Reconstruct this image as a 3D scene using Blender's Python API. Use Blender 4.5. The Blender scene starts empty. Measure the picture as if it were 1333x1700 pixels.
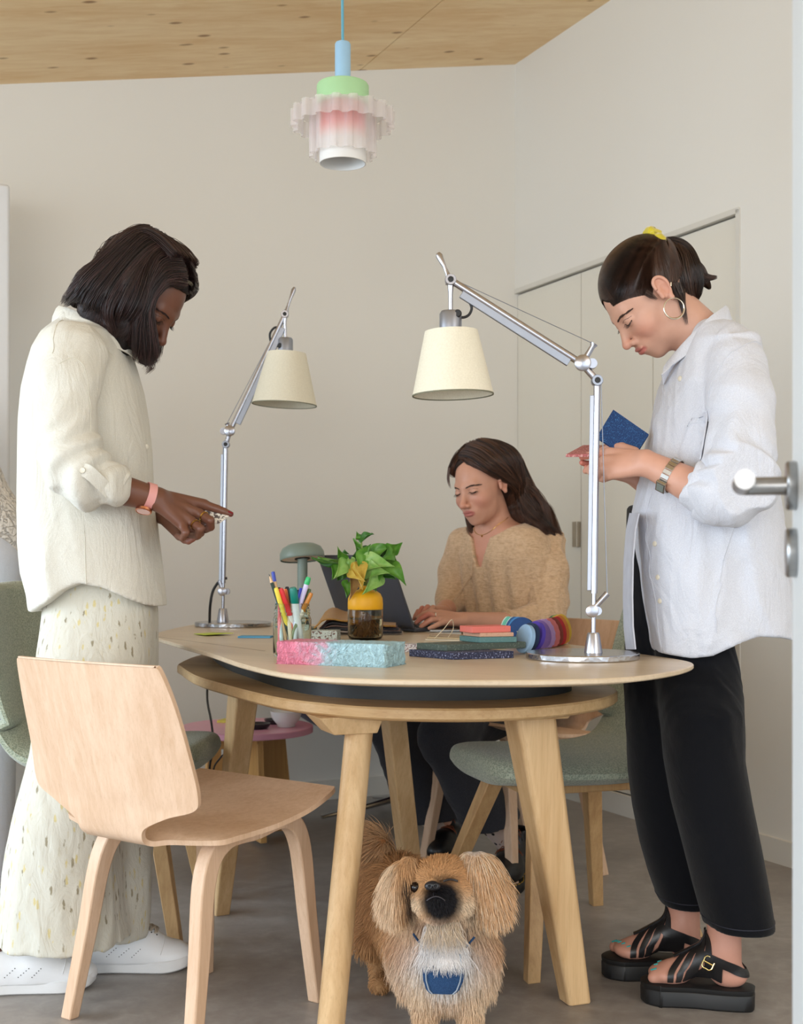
import bpy, math, random
import numpy as np
from mathutils import Vector, Matrix

sc = bpy.context.scene
COL = sc.collection
PI = math.pi

# ---------------------------------------------------------------- camera, world, light, exposure
F_PX, CX, HZ, EYE = 2150.0, 666.5, 930.0, 0.92      # 1333x1700 frame, horizon row 930, eye height
cam_d = bpy.data.cameras.new('camera'); cam = bpy.data.objects.new('camera', cam_d); COL.objects.link(cam)
cam.location = (0, 0, EYE); cam.rotation_euler = (PI/2, 0, 0)
cam_d.sensor_fit = 'HORIZONTAL'; cam_d.sensor_width = 24.0; cam_d.lens = F_PX/1333*24.0
cam_d.shift_x = 0; cam_d.shift_y = (HZ-850)/1333
cam_d.clip_start = 0.05; cam_d.clip_end = 60
cam_d.dof.use_dof = True; cam_d.dof.focus_distance = 2.75; cam_d.dof.aperture_fstop = 5.6
sc.camera = cam
sc.view_settings.view_transform = 'Standard'; sc.view_settings.look = 'None'
sc.view_settings.gamma = 1; sc.view_settings.use_curve_mapping = False
sc.view_settings.exposure = 0.18

world = bpy.data.worlds.new('daylight'); sc.world = world; world.use_nodes = True
bg = world.node_tree.nodes['Background']
bg.inputs[0].default_value = (0.79, 0.90, 1.0, 1); bg.inputs[1].default_value = 2.25

def area(name, loc, target, sx, sy, power, color):
    d = bpy.data.lights.new(name, 'AREA'); d.shape = 'RECTANGLE'; d.size = sx; d.size_y = sy
    d.energy = power; d.color = color
    o = bpy.data.objects.new(name, d); COL.objects.link(o); o.location = loc
    o.rotation_euler = (Vector(target)-Vector(loc)).to_track_quat('-Z', 'Y').to_euler()
    return o
area('window_light_left', (-5.0, 2.0, 1.55), (0.0, 3.6, 0.9), 3.4, 2.2, 140, (0.70, 0.85, 1.0))
area('window_light_front', (-1.6, -3.0, 1.9), (0.1, 3.6, 1.2), 3.0, 1.8, 95, (1.0, 0.955, 0.89))
area('area_light_right', (2.4, 0.2, 2.1), (0.6, 4.0, 1.2), 1.4, 1.4, 14, (1.0, 0.94, 0.86))  # weak warm area light on the right, aimed towards the back

def W(px, py, d):
    return np.array([(px-CX)*d/F_PX, d, EYE-(py-HZ)*d/F_PX])
def FD(py):
    return EYE*F_PX/(py-HZ)
def S(c):
    return tuple(((v/255)/12.92 if v/255 <= 0.04045 else ((v/255+0.055)/1.055)**2.4) for v in c)

# ---------------------------------------------------------------- materials
class NT:
    def __init__(s, name):
        s.m = bpy.data.materials.new(name); s.m.use_nodes = True
        s.t = s.m.node_tree; s.n = s.t.nodes; s.b = s.n['Principled BSDF']
    def node(s, t, **k):
        n = s.n.new(t)
        for a, v in k.items():
            if a in n.inputs: n.inputs[a].default_value = v
            else: setattr(n, a, v)
        return n
    def link(s, a, b): s.t.links.new(a, b)
    def coord(s, scale=(1, 1, 1), rot=(0, 0, 0)):
        c = s.n.new('ShaderNodeTexCoord'); m = s.n.new('ShaderNodeMapping')
        m.inputs['Scale'].default_value = scale
        r = s.n.new('ShaderNodeMapping'); r.inputs['Rotation'].default_value = rot
        s.link(c.outputs['Object'], r.inputs[0]); s.link(r.outputs[0], m.inputs[0]); return m.outputs[0]
    def noise(s, vec, scale, detail=4, rough=0.55, dist=0):
        n = s.n.new('ShaderNodeTexNoise'); n.inputs['Scale'].default_value = scale
        n.inputs['Detail'].default_value = detail; n.inputs['Roughness'].default_value = rough
        n.inputs['Distortion'].default_value = dist; s.link(vec, n.inputs['Vector']); return n.outputs['Fac']
    def ramp(s, fac, stops):
        r = s.n.new('ShaderNodeValToRGB'); e = r.color_ramp.elements
        while len(e) < len(stops): e.new(0.5)
        for i, (p, c) in enumerate(stops):
            e[i].position = p; e[i].color = (*c, 1) if len(c) == 3 else c
        s.link(fac, r.inputs[0]); return r.outputs[0]
    def mix(s, fac, a, b, mode='MIX'):
        m = s.n.new('ShaderNodeMix'); m.data_type = 'RGBA'; m.blend_type = mode
        for sock, v in ((m.inputs[0], fac), (m.inputs[6], a), (m.inputs[7], b)):
            if hasattr(v, 'links'): s.link(v, sock)
            elif isinstance(v, (int, float)): sock.default_value = v
            else: sock.default_value = (*v, 1)
        return m.outputs[2]
    def math(s, op, a, b=0.0):
        m = s.n.new('ShaderNodeMath'); m.operation = op
        for sock, v in ((m.inputs[0], a), (m.inputs[1], b)):
            if hasattr(v, 'links'): s.link(v, sock)
            else: sock.default_value = v
        return m.outputs[0]
    def bump(s, h, strength=0.3, dist=0.002):
        b = s.n.new('ShaderNodeBump'); b.inputs['Strength'].default_value = strength
        b.inputs['Distance'].default_value = dist; s.link(h, b.inputs['Height'])
        s.link(b.outputs[0], s.b.inputs['Normal']); return b

MATS = {}
def plain(name, rgb, rough=0.5, metal=0.0, var=0.06, vscale=30, bump=0.0, bscale=200, bdist=0.001, sheen=0, coat=0, spec=None, sss=0, alpha=None):
    if name in MATS: return MATS[name]
    t = NT(name); c = S(rgb); co = t.coord()
    f = t.noise(co, vscale, 3)
    t.link(t.ramp(f, [(0.3, tuple(v*(1-var) for v in c)), (0.7, tuple(min(1, v*(1+var)) for v in c))]), t.b.inputs['Base Color'])
    t.b.inputs['Roughness'].default_value = rough; t.b.inputs['Metallic'].default_value = metal
    if sheen: t.b.inputs['Sheen Weight'].default_value = sheen
    if coat: t.b.inputs['Coat Weight'].default_value = coat
    if spec is not None: t.b.inputs['Specular IOR Level'].default_value = spec
    if bump: t.bump(t.noise(co, bscale, 4), bump, bdist)
    MATS[name] = t.m; return t.m

def wood(name, rgb, rgb2, rot=(0, 0, 0), rough=0.45, stretch=0.05, scale=60, spec=0.35, contrast=1.0):
    """grain runs along local X after rotation"""
    if name in MATS: return MATS[name]
    t = NT(name); a, b = S(rgb), S(rgb2)
    v = t.coord((stretch, 1, 1), rot)
    f1 = t.noise(v, scale, 6, 0.65, 0.3); f2 = t.noise(v, scale*0.12, 2, 0.5, 1.0)
    v3 = t.coord((stretch*0.22, 1, 1), rot); f3 = t.noise(v3, scale*5, 3, 0.6)
    m = t.math('ADD', t.math('MULTIPLY', f1, 0.55), t.math('MULTIPLY', f2, 0.45))
    lo, hi = 0.5-0.17*contrast, 0.5+0.17*contrast
    c = t.ramp(m, [(lo if contrast <= 1 else 0.36, b), (hi if contrast <= 1 else 0.62, a)])
    c2 = t.ramp(f3, [(0.28, (.78, .74, .70)), (0.46, (1, 1, 1))])
    t.link(t.mix(0.5, c, c2, 'MULTIPLY'), t.b.inputs['Base Color'])
    t.b.inputs['Roughness'].default_value = rough; t.b.inputs['Specular IOR Level'].default_value = spec
    t.bump(f3, 0.12, 0.0006)
    MATS[name] = t.m; return t.m

def fabric(name, rgb, rough=0.9, weave=900, wstr=0.35, crease=0.0, cscale=18, rgb2=None, sheen=0.15, cdist=0.006, stretch=(1, 1, 1)):
    if name in MATS: return MATS[name]
    t = NT(name); c = S(rgb); c2 = S(rgb2) if rgb2 else tuple(v*0.9 for v in c)
    v = t.coord(); w = t.node('ShaderNodeTexVoronoi'); w.inputs['Scale'].default_value = weave
    t.link(v, w.inputs['Vector'])
    t.link(t.mix(t.ramp(w.outputs['Distance'], [(0.1, (0, 0, 0)), (0.7, (1, 1, 1))]), c2, c), t.b.inputs['Base Color'])
    t.b.inputs['Roughness'].default_value = rough; t.b.inputs['Sheen Weight'].default_value = sheen
    t.b.inputs['Specular IOR Level'].default_value = 0.15
    b = t.n.new('ShaderNodeBump'); b.inputs['Strength'].default_value = wstr; b.inputs['Distance'].default_value = 0.0008
    t.link(w.outputs['Distance'], b.inputs['Height'])
    if crease:
        v2 = t.coord(stretch)
        h = t.noise(v2, cscale, 6, 0.55, 1.6); b2 = t.n.new('ShaderNodeBump')
        b2.inputs['Strength'].default_value = crease; b2.inputs['Distance'].default_value = cdist
        t.link(h, b2.inputs['Height']); t.link(b2.outputs[0], b.inputs['Normal'])
    t.link(b.outputs[0], t.b.inputs['Normal'])
    MATS[name] = t.m; return t.m

def attr_mat(name, rough=0.5, sss=0.0, bump=0.1, bscale=350, spec=0.4, mul=None):
    if name in MATS: return MATS[name]
    t = NT(name); a = t.node('ShaderNodeAttribute'); a.attribute_name = 'Col'
    f = t.noise(t.coord(), 40, 4)
    col = t.mix(0.35, a.outputs['Color'], t.ramp(f, [(0.3, (0.86, 0.8, 0.78)), (0.7, (1, 1, 1))]), 'MULTIPLY')
    t.link(col, t.b.inputs['Base Color'])
    t.b.inputs['Roughness'].default_value = rough; t.b.inputs['Specular IOR Level'].default_value = spec
    if sss:
        t.b.inputs['Subsurface Weight'].default_value = sss
        t.b.inputs['Subsurface Radius'].default_value = (1.0, 0.35, 0.2)
        t.b.inputs['Subsurface Scale'].default_value = 0.006
    if bump: t.bump(t.noise(t.coord(), bscale, 3), bump, 0.0008)
    MATS[name] = t.m; return t.m

def glass(name, rgb=(255, 255, 255), rough=0.0, trans=1.0, ior=1.45, alpha=1.0):
    if name in MATS: return MATS[name]
    t = NT(name)
    v = t.noise(t.coord(), 8, 2); c = S(rgb)
    t.link(t.ramp(v, [(0.3, tuple(x*0.97 for x in c)), (0.7, c)]), t.b.inputs['Base Color'])
    t.b.inputs['Roughness'].default_value = rough
    t.b.inputs['Transmission Weight'].default_value = trans; t.b.inputs['IOR'].default_value = ior
    t.b.inputs['Alpha'].default_value = alpha
    MATS[name] = t.m; return t.m

# ---------------------------------------------------------------- mesh helpers
BASE = {}
def finish(me, o, mat, smooth, angle, bevel, seg):
    if mat: me.materials.append(mat)
    if smooth:
        me.shade_smooth()
        if angle: me.set_sharp_from_angle(angle=math.radians(angle))
    if bevel:
        b = o.modifiers.new('bevel', 'BEVEL'); b.width = bevel; b.segments = seg
        b.limit_method = 'ANGLE'; b.angle_limit = math.radians(35)

def obj(name, geo, mat, parent=None, smooth=True, angle=35, bevel=0, seg=2, base=None, col=None, fmat=None, mats=None):
    vs, fs = geo
    vs = np.asarray(vs, dtype=np.float64)
    if parent is not None: base = BASE[parent.name]
    elif base is None:
        base = Vector(((vs[:, 0].min()+vs[:, 0].max())/2, (vs[:, 1].min()+vs[:, 1].max())/2, vs[:, 2].min()))
    base = Vector(base)
    vv = vs-np.array(base)
    me = bpy.data.meshes.new(name)
    if isinstance(fs, np.ndarray):
        me.vertices.add(len(vv)); me.vertices.foreach_set('co', vv.astype(np.float32).ravel())
        k = fs.shape[1]; me.loops.add(fs.size); me.loops.foreach_set('vertex_index', fs.astype(np.int32).ravel())
        me.polygons.add(len(fs)); me.polygons.foreach_set('loop_start', np.arange(0, fs.size, k, dtype=np.int32))
        me.update(calc_edges=True)
    else:
        me.from_pydata(vv.tolist(), [], fs); me.update()
    o = bpy.data.objects.new(name, me); COL.objects.link(o)
    if parent is not None: o.parent = parent
    else: o.location = base
    BASE[o.name] = base
    finish(me, o, mat, smooth, angle, bevel, seg)
    if mats:
        for m in mats: me.materials.append(m)
    if fmat is not None: me.polygons.foreach_set('material_index', np.asarray(fmat, dtype=np.int32))
    if col is not None:
        ca = me.color_attributes.new('Col', 'FLOAT_COLOR', 'POINT')
        c = np.ones((len(vs), 4), np.float32); c[:, :3] = col; ca.data.foreach_set('color', c.ravel())
    return o

def thing(name, label, cat, loc, group=None):
    o = bpy.data.objects.new(name, None); COL.objects.link(o); o.location = Vector(loc); o.empty_display_size = 0.05
    BASE[o.name] = Vector(loc); tag(o, label, cat, group); return o
def tag(o, label, cat, group=None):
    o['label'] = label; o['category'] = cat
    if group: o['group'] = group
    return o
def struct(o): o['kind'] = 'structure'; return o

def join(*gs):
    V, Fc, k = [], [], 0
    for v, f in gs:
        v = np.asarray(v, float); V.append(v)
        Fc += [tuple(int(i)+k for i in ff) for ff in f]; k += len(v)
    return np.vstack(V), Fc

def frame(d, up=(0, 0, 1)):
    d = np.asarray(d, float); d = d/np.linalg.norm(d); u = np.asarray(up, float)
    if abs(d@u) > 0.98: u = np.array((0, 1.0, 0)) if abs(d[1]) < 0.9 else np.array((1.0, 0, 0))
    x = np.cross(u, d); x /= np.linalg.norm(x); y = np.cross(d, x); return x, y, d

def box(c, s, R=None, rz=0):
    c = np.asarray(c, float); s = np.asarray(s, float)/2
    v = np.array([(x, y, z) for x in (-1, 1) for y in (-1, 1) for z in (-1, 1)], float)*s
    if R is None: R = np.array([[math.cos(rz), -math.sin(rz), 0], [math.sin(rz), math.cos(rz), 0], [0, 0, 1]])
    return v@np.asarray(R).T+c, [(0, 1, 3, 2), (4, 6, 7, 5), (0, 4, 5, 1), (2, 3, 7, 6), (0, 2, 6, 4), (1, 5, 7, 3)]

def hexa(p):
    """8 corners: bottom 4 ccw, top 4 ccw"""
    return np.array(p, float), [(3, 2, 1, 0), (4, 5, 6, 7), (0, 1, 5, 4), (1, 2, 6, 5), (2, 3, 7, 6), (3, 0, 4, 7)]

def tube(pts, r, n=12, caps=True, flat=None, up=(0, 0, 1), closed=False):
    """swept circle; flat=(a,b) scales of the two section axes"""
    P = np.asarray(pts, float); m = len(P); r = np.full(m, r, float) if np.isscalar(r) else np.asarray(r, float)
    T = np.gradient(P, axis=0) if not closed else np.roll(P, -1, 0)-np.roll(P, 1, 0)
    x, y, _ = frame(T[0], up); V = []
    for i in range(m):
        d = T[i]/(np.linalg.norm(T[i])+1e-12)
        x = x-d*(x@d); x /= np.linalg.norm(x)+1e-12; y = np.cross(d, x)
        a = np.arange(n)*2*PI/n
        fa, fb = flat if flat else (1, 1)
        V.append(P[i]+r[i]*(np.outer(np.cos(a), x)*fa+np.outer(np.sin(a), y)*fb))
    Fc = []
    for i in range(m if closed else m-1):
        for j in range(n):
            k = (i+1) % m; Fc.append((i*n+j, i*n+(j+1) % n, k*n+(j+1) % n, k*n+j))
    if caps and not closed:
        Fc.append(tuple(range(n-1, -1, -1))); Fc.append(tuple((m-1)*n+j for j in range(n)))
    return np.vstack(V), Fc
def cyl(a, b, ra, rb=None, n=24): return tube([a, b], [ra, ra if rb is None else rb], n)

def lathe(prof, c=(0, 0, 0), n=48, axis=None, cap=True):
    """prof list of (r,z). axis: direction replacing z"""
    m = len(prof); a = np.arange(n)*2*PI/n
    if axis is None: X, Y, Z = np.eye(3)
    else: X, Y, Z = frame(axis)
    c = np.asarray(c, float); V = []
    for r, z in prof: V.append(c+Z*z+r*(np.outer(np.cos(a), X)+np.outer(np.sin(a), Y)))
    Fc = [(i*n+j, i*n+(j+1) % n, (i+1)*n+(j+1) % n, (i+1)*n+j) for i in range(m-1) for j in range(n)]
    if cap: Fc.append(tuple(range(n-1, -1, -1))); Fc.append(tuple((m-1)*n+j for j in range(n)))
    return np.vstack(V), Fc

def cat(pts, n=8, closed=True):
    P = np.asarray(pts, float); m = len(P); out = []
    for i in range(m if closed else m-1):
        if closed: a, b, c, d = P[(i-1) % m], P[i], P[(i+1) % m], P[(i+2) % m]
        else: a, b, c, d = P[max(i-1, 0)], P[i], P[i+1], P[min(i+2, m-1)]
        for k in range(n):
            t = k/n
            out.append(0.5*((2*b)+(-a+c)*t+(2*a-5*b+4*c-d)*t*t+(-a+3*b-3*c+d)*t**3))
    if not closed: out.append(P[-1])
    return np.array(out)

def inset(O, k):
    t = np.roll(O, -1, 0)-np.roll(O, 1, 0); nrm = np.stack([-t[:, 1], t[:, 0]], 1); nrm /= np.linalg.norm(nrm, axis=1)[:, None]
    area2 = np.sum(O[:, 0]*np.roll(O[:, 1], -1)-np.roll(O[:, 0], -1)*O[:, 1])
    return O+nrm*k*(1 if area2 > 0 else -1)
def prism(O, layers):
    """layers (z, inset)"""
    O = np.asarray(O, float)
    if np.sum(O[:, 0]*np.roll(O[:, 1], -1)-np.roll(O[:, 0], -1)*O[:, 1]) < 0: O = O[::-1]
    n = len(O); V = [np.column_stack([inset(O, k) if k else O, np.full(n, z)]) for z, k in layers]
    Fc = [(i*n+j, i*n+(j+1) % n, (i+1)*n+(j+1) % n, (i+1)*n+j) for i in range(len(layers)-1) for j in range(n)]
    Fc.append(tuple(range(n-1, -1, -1))); Fc.append(tuple((len(layers)-1)*n+j for j in range(n)))
    return np.vstack(V), Fc

def sheet(G, th, side=1):
    """thick sheet from grid (m,n,3); thickness along normal"""
    G = np.asarray(G, float); m, n, _ = G.shape
    du = np.gradient(G, axis=0); dv = np.gradient(G, axis=1); N = np.cross(du, dv); N /= np.linalg.norm(N, axis=2)[..., None]+1e-12
    th = np.asarray(th, float)
    if th.ndim == 2: th = th[..., None]
    A = G+N*th*0.5*side; B = G-N*th*0.5*side
    V = np.vstack([A.reshape(-1, 3), B.reshape(-1, 3)]); k = m*n; Fc = []
    for i in range(m-1):
        for j in range(n-1):
            a, b, c, d = i*n+j, i*n+j+1, (i+1)*n+j+1, (i+1)*n+j
            Fc.append((a, d, c, b)); Fc.append((k+a, k+b, k+c, k+d))
    for i in range(m-1):
        for j, s in ((0, 1), (n-1, -1)):
            a, b = i*n+j, (i+1)*n+j
            Fc.append((a, k+a, k+b, b) if s > 0 else (a, b, k+b, k+a))
    for j in range(n-1):
        for i, s in ((0, 1), (m-1, -1)):
            a, b = i*n+j, i*n+j+1
            Fc.append((a, b, k+b, k+a) if s > 0 else (a, k+a, k+b, b))
    return V, Fc

# ---------------------------------------------------------------- signed distance modelling
def vec(*a): return np.array(a, np.float32)
def cap(P, a, b, ra, rb=None):
    a = np.asarray(a, np.float32); b = np.asarray(b, np.float32); rb = ra if rb is None else rb
    ab = b-a; t = np.clip(((P-a)@ab)/(ab@ab+1e-12), 0, 1)
    return np.linalg.norm(P-a-t[:, None]*ab, axis=1)-(ra+(rb-ra)*t)
def chain(P, pts, rs, k=0.0):
    d = None
    for i in range(len(pts)-1):
        e = cap(P, pts[i], pts[i+1], rs[i], rs[i+1]); d = e if d is None else (smin(d, e, k) if k else np.minimum(d, e))
    return d
def ell(P, c, r, R=None):
    q = P-np.asarray(c, np.float32)
    if R is not None: q = q@np.asarray(R, np.float32)
    r = np.asarray(r, np.float32); k0 = np.linalg.norm(q/r, axis=1); k1 = np.linalg.norm(q/(r*r), axis=1)+1e-9
    return k0*(k0-1)/k1
def smin(a, b, k):
    h = np.clip(0.5+0.5*(b-a)/k, 0, 1); return b+(a-b)*h-k*h*(1-h)
def smax(a, b, k): return -smin(-a, -b, k)
def stack(P, lev, n=2.3, yaw=0.0, k=0.02):
    """lev rows: z, cx, cy, rx, ry (z descending or ascending)"""
    L = np.array(sorted(lev), float); z = P[:, 2]
    cx, cy, rx, ry = (np.interp(z, L[:, 0], L[:, i]) for i in (1, 2, 3, 4))
    x, y = P[:, 0]-cx, P[:, 1]-cy
    if yaw: c, s = math.cos(yaw), math.sin(yaw); x, y = c*x+s*y, -s*x+c*y
    q = ((np.abs(x)/rx)**n+(np.abs(y)/ry)**n)**(1/n)
    d = (q-1)*np.minimum(rx, ry)
    return smax(smax(d, z-L[-1, 0], k), L[0, 0]-z, 0.004)
def wn(P, seed, scale, ani=(1, 1, 1), warp=0.6, n=5, ridge=False):
    rs = np.random.RandomState(seed); Q = P*np.asarray(ani, np.float32)*scale; out = 0; tot = 0
    Q = Q+warp*np.sin(Q[:, [1, 2, 0]]*0.8+rs.rand(3)*6)
    for i in range(n):
        kx = rs.randn(3); kx /= np.linalg.norm(kx); f = 1.6**i*0.8; a = 0.62**i
        v = np.sin(Q@kx.astype(np.float32)*f+rs.rand()*6.28+warp*np.sin(Q@rs.randn(3).astype(np.float32)*f*0.5))
        out = out+a*((1-2*np.abs(v)) if ridge else v); tot += a
    return out/tot

def sdf_mesh(f, lo, hi, h):
    lo = np.asarray(lo, float); hi = np.asarray(hi, float); B = 4
    nb = np.maximum(1, np.ceil((hi-lo)/(h*B)).astype(int)); n = nb*B+1
    cc = [lo[i]+(np.arange(nb[i])+0.5)*h*B for i in range(3)]
    C = np.stack(np.meshgrid(*cc, indexing='ij'), -1).reshape(-1, 3).astype(np.float32)
    dc = f(C); act = (np.abs(dc) < h*B*1.55).reshape(nb)
    D = np.where(np.repeat(np.repeat(np.repeat(dc.reshape(nb), B, 0), B, 1), B, 2) > 0, 1.0, -1.0).astype(np.float32)
    D = np.pad(D, ((0, 1),)*3, mode='edge')
    M = np.zeros(n, bool)
    ia = np.argwhere(act)*B
    for dx in range(B+1):
        for dy in range(B+1):
            for dz in range(B+1): M[ia[:, 0]+dx, ia[:, 1]+dy, ia[:, 2]+dz] = True
    idx = np.argwhere(M); P = (lo+idx*h).astype(np.float32); vals = np.empty(len(P), np.float32)
    for s in range(0, len(P), 200000): vals[s:s+200000] = f(P[s:s+200000])
    D[M] = vals
    D[0] = D[-1] = 1; D[:, 0] = D[:, -1] = 1; D[:, :, 0] = D[:, :, -1] = 1
    neg = D < 0
    c = tuple(np.array(n)-1); cnt = np.zeros(c, np.int32); acc = np.zeros(c+(3,), np.float32)
    off = [(a, b, d) for a in (0, 1) for b in (0, 1) for d in (0, 1)]
    def sl(o): return tuple(slice(o[i], o[i]+c[i]) for i in range(3))
    for o1 in off:
        for ax in range(3):
            if o1[ax]: continue
            o2 = list(o1); o2[ax] = 1; d1, d2 = D[sl(o1)], D[sl(o2)]
            cr = (d1 < 0) != (d2 < 0)
            if not cr.any(): continue
            w = np.argwhere(cr); a, b = d1[cr], d2[cr]; t = a/(a-b+1e-20)
            p = np.tile(np.array(o1, np.float32), (len(w), 1)); p[:, ax] += t
            acc[cr] += p; cnt[cr] += 1
    sel = cnt > 0; vid = -np.ones(c, np.int64); vid[sel] = np.arange(sel.sum())
    w = np.argwhere(sel); V = lo+(w+acc[sel]/cnt[sel][:, None])*h
    Q = []
    for ax in range(3):
        a1, a2 = (ax+1) % 3, (ax+2) % 3
        s1 = [slice(None)]*3; s2 = [slice(None)]*3; s1[ax] = slice(0, -1); s2[ax] = slice(1, None)
        for k in (a1, a2): s1[k] = slice(1, -1); s2[k] = slice(1, -1)
        A, Bn = neg[tuple(s1)], neg[tuple(s2)]; cr = np.argwhere(A != Bn)
        if not len(cr): continue
        fl = A[A != Bn]; e = cr.copy(); e[:, a1] += 1; e[:, a2] += 1
        def g(u, v):
            q = e.copy(); q[:, a1] -= u; q[:, a2] -= v; return vid[q[:, 0], q[:, 1], q[:, 2]]
        q = np.stack([g(1, 1), g(0, 1), g(0, 0), g(1, 0)], 1); q[~fl] = q[~fl][:, ::-1]; Q.append(q)
    Q = np.vstack(Q); Q = Q[(Q >= 0).all(1)]
    return V, Q

def jmesh(parts):
    V, Q, k = [], [], 0
    for v, q in parts: V.append(v); Q.append(np.asarray(q)+k); k += len(v)
    return np.vstack(V), np.vstack(Q)
def bounds(pts, m):
    P = np.asarray(pts, float); return P.min(0)-m, P.max(0)+m

# ---------------------------------------------------------------- hair strands
def hair(name, strands, mat, parent, rad=0.0004, col=None, tip=0.25):
    """strands: list/array (n,k,3) world coordinates"""
    A = np.asarray(strands, np.float32); n, k, _ = A.shape
    A = A-np.array(BASE[parent.name], np.float32)
    hc = bpy.data.hair_curves.new(name); hc.add_curves([k]*n)
    hc.attributes['position'].data.foreach_set('vector', A.ravel())
    ra = hc.attributes.get('radius') or hc.attributes.new('radius', 'FLOAT', 'POINT')
    prof = np.interp(np.linspace(0, 1, k), [0, 0.6, 1], [1, 0.85, tip])*rad
    ra.data.foreach_set('value', np.tile(prof, n).astype(np.float32))
    if col is None:
        cl = wn(A[:, int(k*.45)], 17, 330, n=4, warp=.4)*.55+wn(A[:, int(k*.45)], 18, 90, n=3, warp=.4)*.45
        col = np.clip(.62+.85*cl, .12, 1.6)[:, None, None]*np.ones((n, k, 3))
    if col is not None:
        ca = hc.attributes.new('Col', 'FLOAT_COLOR', 'POINT')
        c = np.ones((n, k, 4), np.float32); c[..., :3] = col; ca.data.foreach_set('color', c.ravel())
    hc.materials.append(mat)
    o = bpy.data.objects.new(name, hc); COL.objects.link(o); o.parent = parent; BASE[o.name] = BASE[parent.name]
    return o
def locks(guides, n, k, seed=0, jit=0.3):
    """guides: list of (points, radii[, weight]); strands spread inside the tube of each lock"""
    rs = np.random.RandomState(seed); out = []
    wsum = sum((g[2] if len(g) > 2 else 1) for g in guides)
    for g in guides:
        P = cat(g[0], 6, False); m = len(P); r = np.interp(np.linspace(0, 1, m), np.linspace(0, 1, len(g[1])), g[1])
        T = np.gradient(P, axis=0); T /= np.linalg.norm(T, axis=1)[:, None]+1e-9
        x, _, _ = frame(T[0]); X, Y = [], []
        for i in range(m):
            x = x-T[i]*(x@T[i]); x /= np.linalg.norm(x)+1e-9; X.append(x); Y.append(np.cross(T[i], x))
        X, Y = np.array(X), np.array(Y); cnt = int(n*(g[2] if len(g) > 2 else 1)/wsum)
        for _ in range(cnt):
            a = rs.rand()*2*PI; q = math.sqrt(rs.rand())*(0.85+0.3*rs.rand()); s0 = rs.rand()*0.12*jit; s1 = 1-rs.rand()*0.25*jit*2
            ph = rs.rand()*6; wv = rs.rand()*0.25
            tt = np.linspace(s0, s1, k)*(m-1); i0 = np.clip(tt.astype(int), 0, m-2); fr = (tt-i0)[:, None]
            c = P[i0]*(1-fr)+P[i0+1]*fr; rr = np.interp(tt, np.arange(m), r)
            aa = a+wv*np.sin(np.linspace(0, 3, k)+ph)
            c = c+X[i0]*(np.cos(aa)*q*rr)[:, None]+Y[i0]*(np.sin(aa)*q*rr)[:, None]
            out.append(c)
    return np.array(out)
# ---------------------------------------------------------------- room
CORN = np.array([0.469, 5.35]); DB = np.array([-0.9015, -0.4327]); DR = np.array([0.4327, -0.9015])   # back wall runs DB, right wall DR
def cz(p):  # ceiling height falls along the back wall
    t = (np.asarray(p)-CORN)@DB; return 2.968-0.199*t
def rp(t, s): return CORN+DB*t+DR*s
ANGB = math.atan2(DB[1], DB[0])

def wall_mat(name, rgb):
    t = NT(name); c = S(rgb); co = t.coord()
    f = t.noise(co, 1.2, 3)
    t.link(t.ramp(f, [(0.3, tuple(v*0.985 for v in c)), (0.7, c)]), t.b.inputs['Base Color'])
    t.b.inputs['Roughness'].default_value = 0.75; t.b.inputs['Specular IOR Level'].default_value = 0.25
    t.bump(t.noise(co, 260, 3), 0.12, 0.001); return t.m
M_WALL = wall_mat('wall_paint', (230, 226, 218))

def floor_mat():
    t = NT('polished_concrete'); co = t.coord()
    f1 = t.noise(co, 2.2, 6, 0.6, 0.8); f2 = t.noise(co, 22, 6, 0.65, 0.4); f3 = t.noise(co, 160, 3)
    m = t.math('ADD', t.math('MULTIPLY', f1, 0.5), t.math('MULTIPLY', f2, 0.5))
    c = t.ramp(m, [(0.36, S((132, 124, 118))), (0.5, S((152, 145, 139))), (0.64, S((172, 166, 161)))])
    t.link(c, t.b.inputs['Base Color'])
    t.link(t.ramp(f2, [(0.3, (0.34,)*3), (0.7, (0.5,)*3)]), t.b.inputs['Roughness'])
    t.b.inputs['Specular IOR Level'].default_value = 0.45
    t.bump(f3, 0.06, 0.001); return t.m
def ceil_mat():
    t = NT('spruce_panel'); rot = (0, 0, -ANGB)
    a, b = S((244, 216, 170)), S((226, 186, 132))
    v = t.coord((0.05, 1, 1), rot); g = t.noise(v, 26, 6, 0.6, 0.6); g2 = t.noise(v, 5, 2, 0.5, 0.5)
    m = t.math('ADD', t.math('MULTIPLY', g, 0.5), t.math('MULTIPLY', g2, 0.5))
    c = t.ramp(m, [(0.36, b), (0.62, a)])
    vk = t.coord((0.55, 1.15, 0.01), rot); vo = t.node('ShaderNodeTexVoronoi'); vo.inputs['Scale'].default_value = 10.0
    t.link(vk, vo.inputs['Vector'])
    kn = t.ramp(vo.outputs['Distance'], [(0.0, (0.2, 0.11, 0.06)), (0.08, (0.36, 0.22, 0.12)), (0.15, (1, 1, 1))])
    pick = t.node('ShaderNodeSeparateColor'); t.link(vo.outputs['Color'], pick.inputs[0])
    fac = t.math('GREATER_THAN', pick.outputs[0], 0.2)
    t.link(t.mix(t.math('MULTIPLY', fac, 0.85), c, t.mix(1.0, c, kn, 'MULTIPLY')), t.b.inputs['Base Color'])
    t.b.inputs['Roughness'].default_value = 0.6
    t.bump(g, 0.08, 0.001); return t.m

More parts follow.
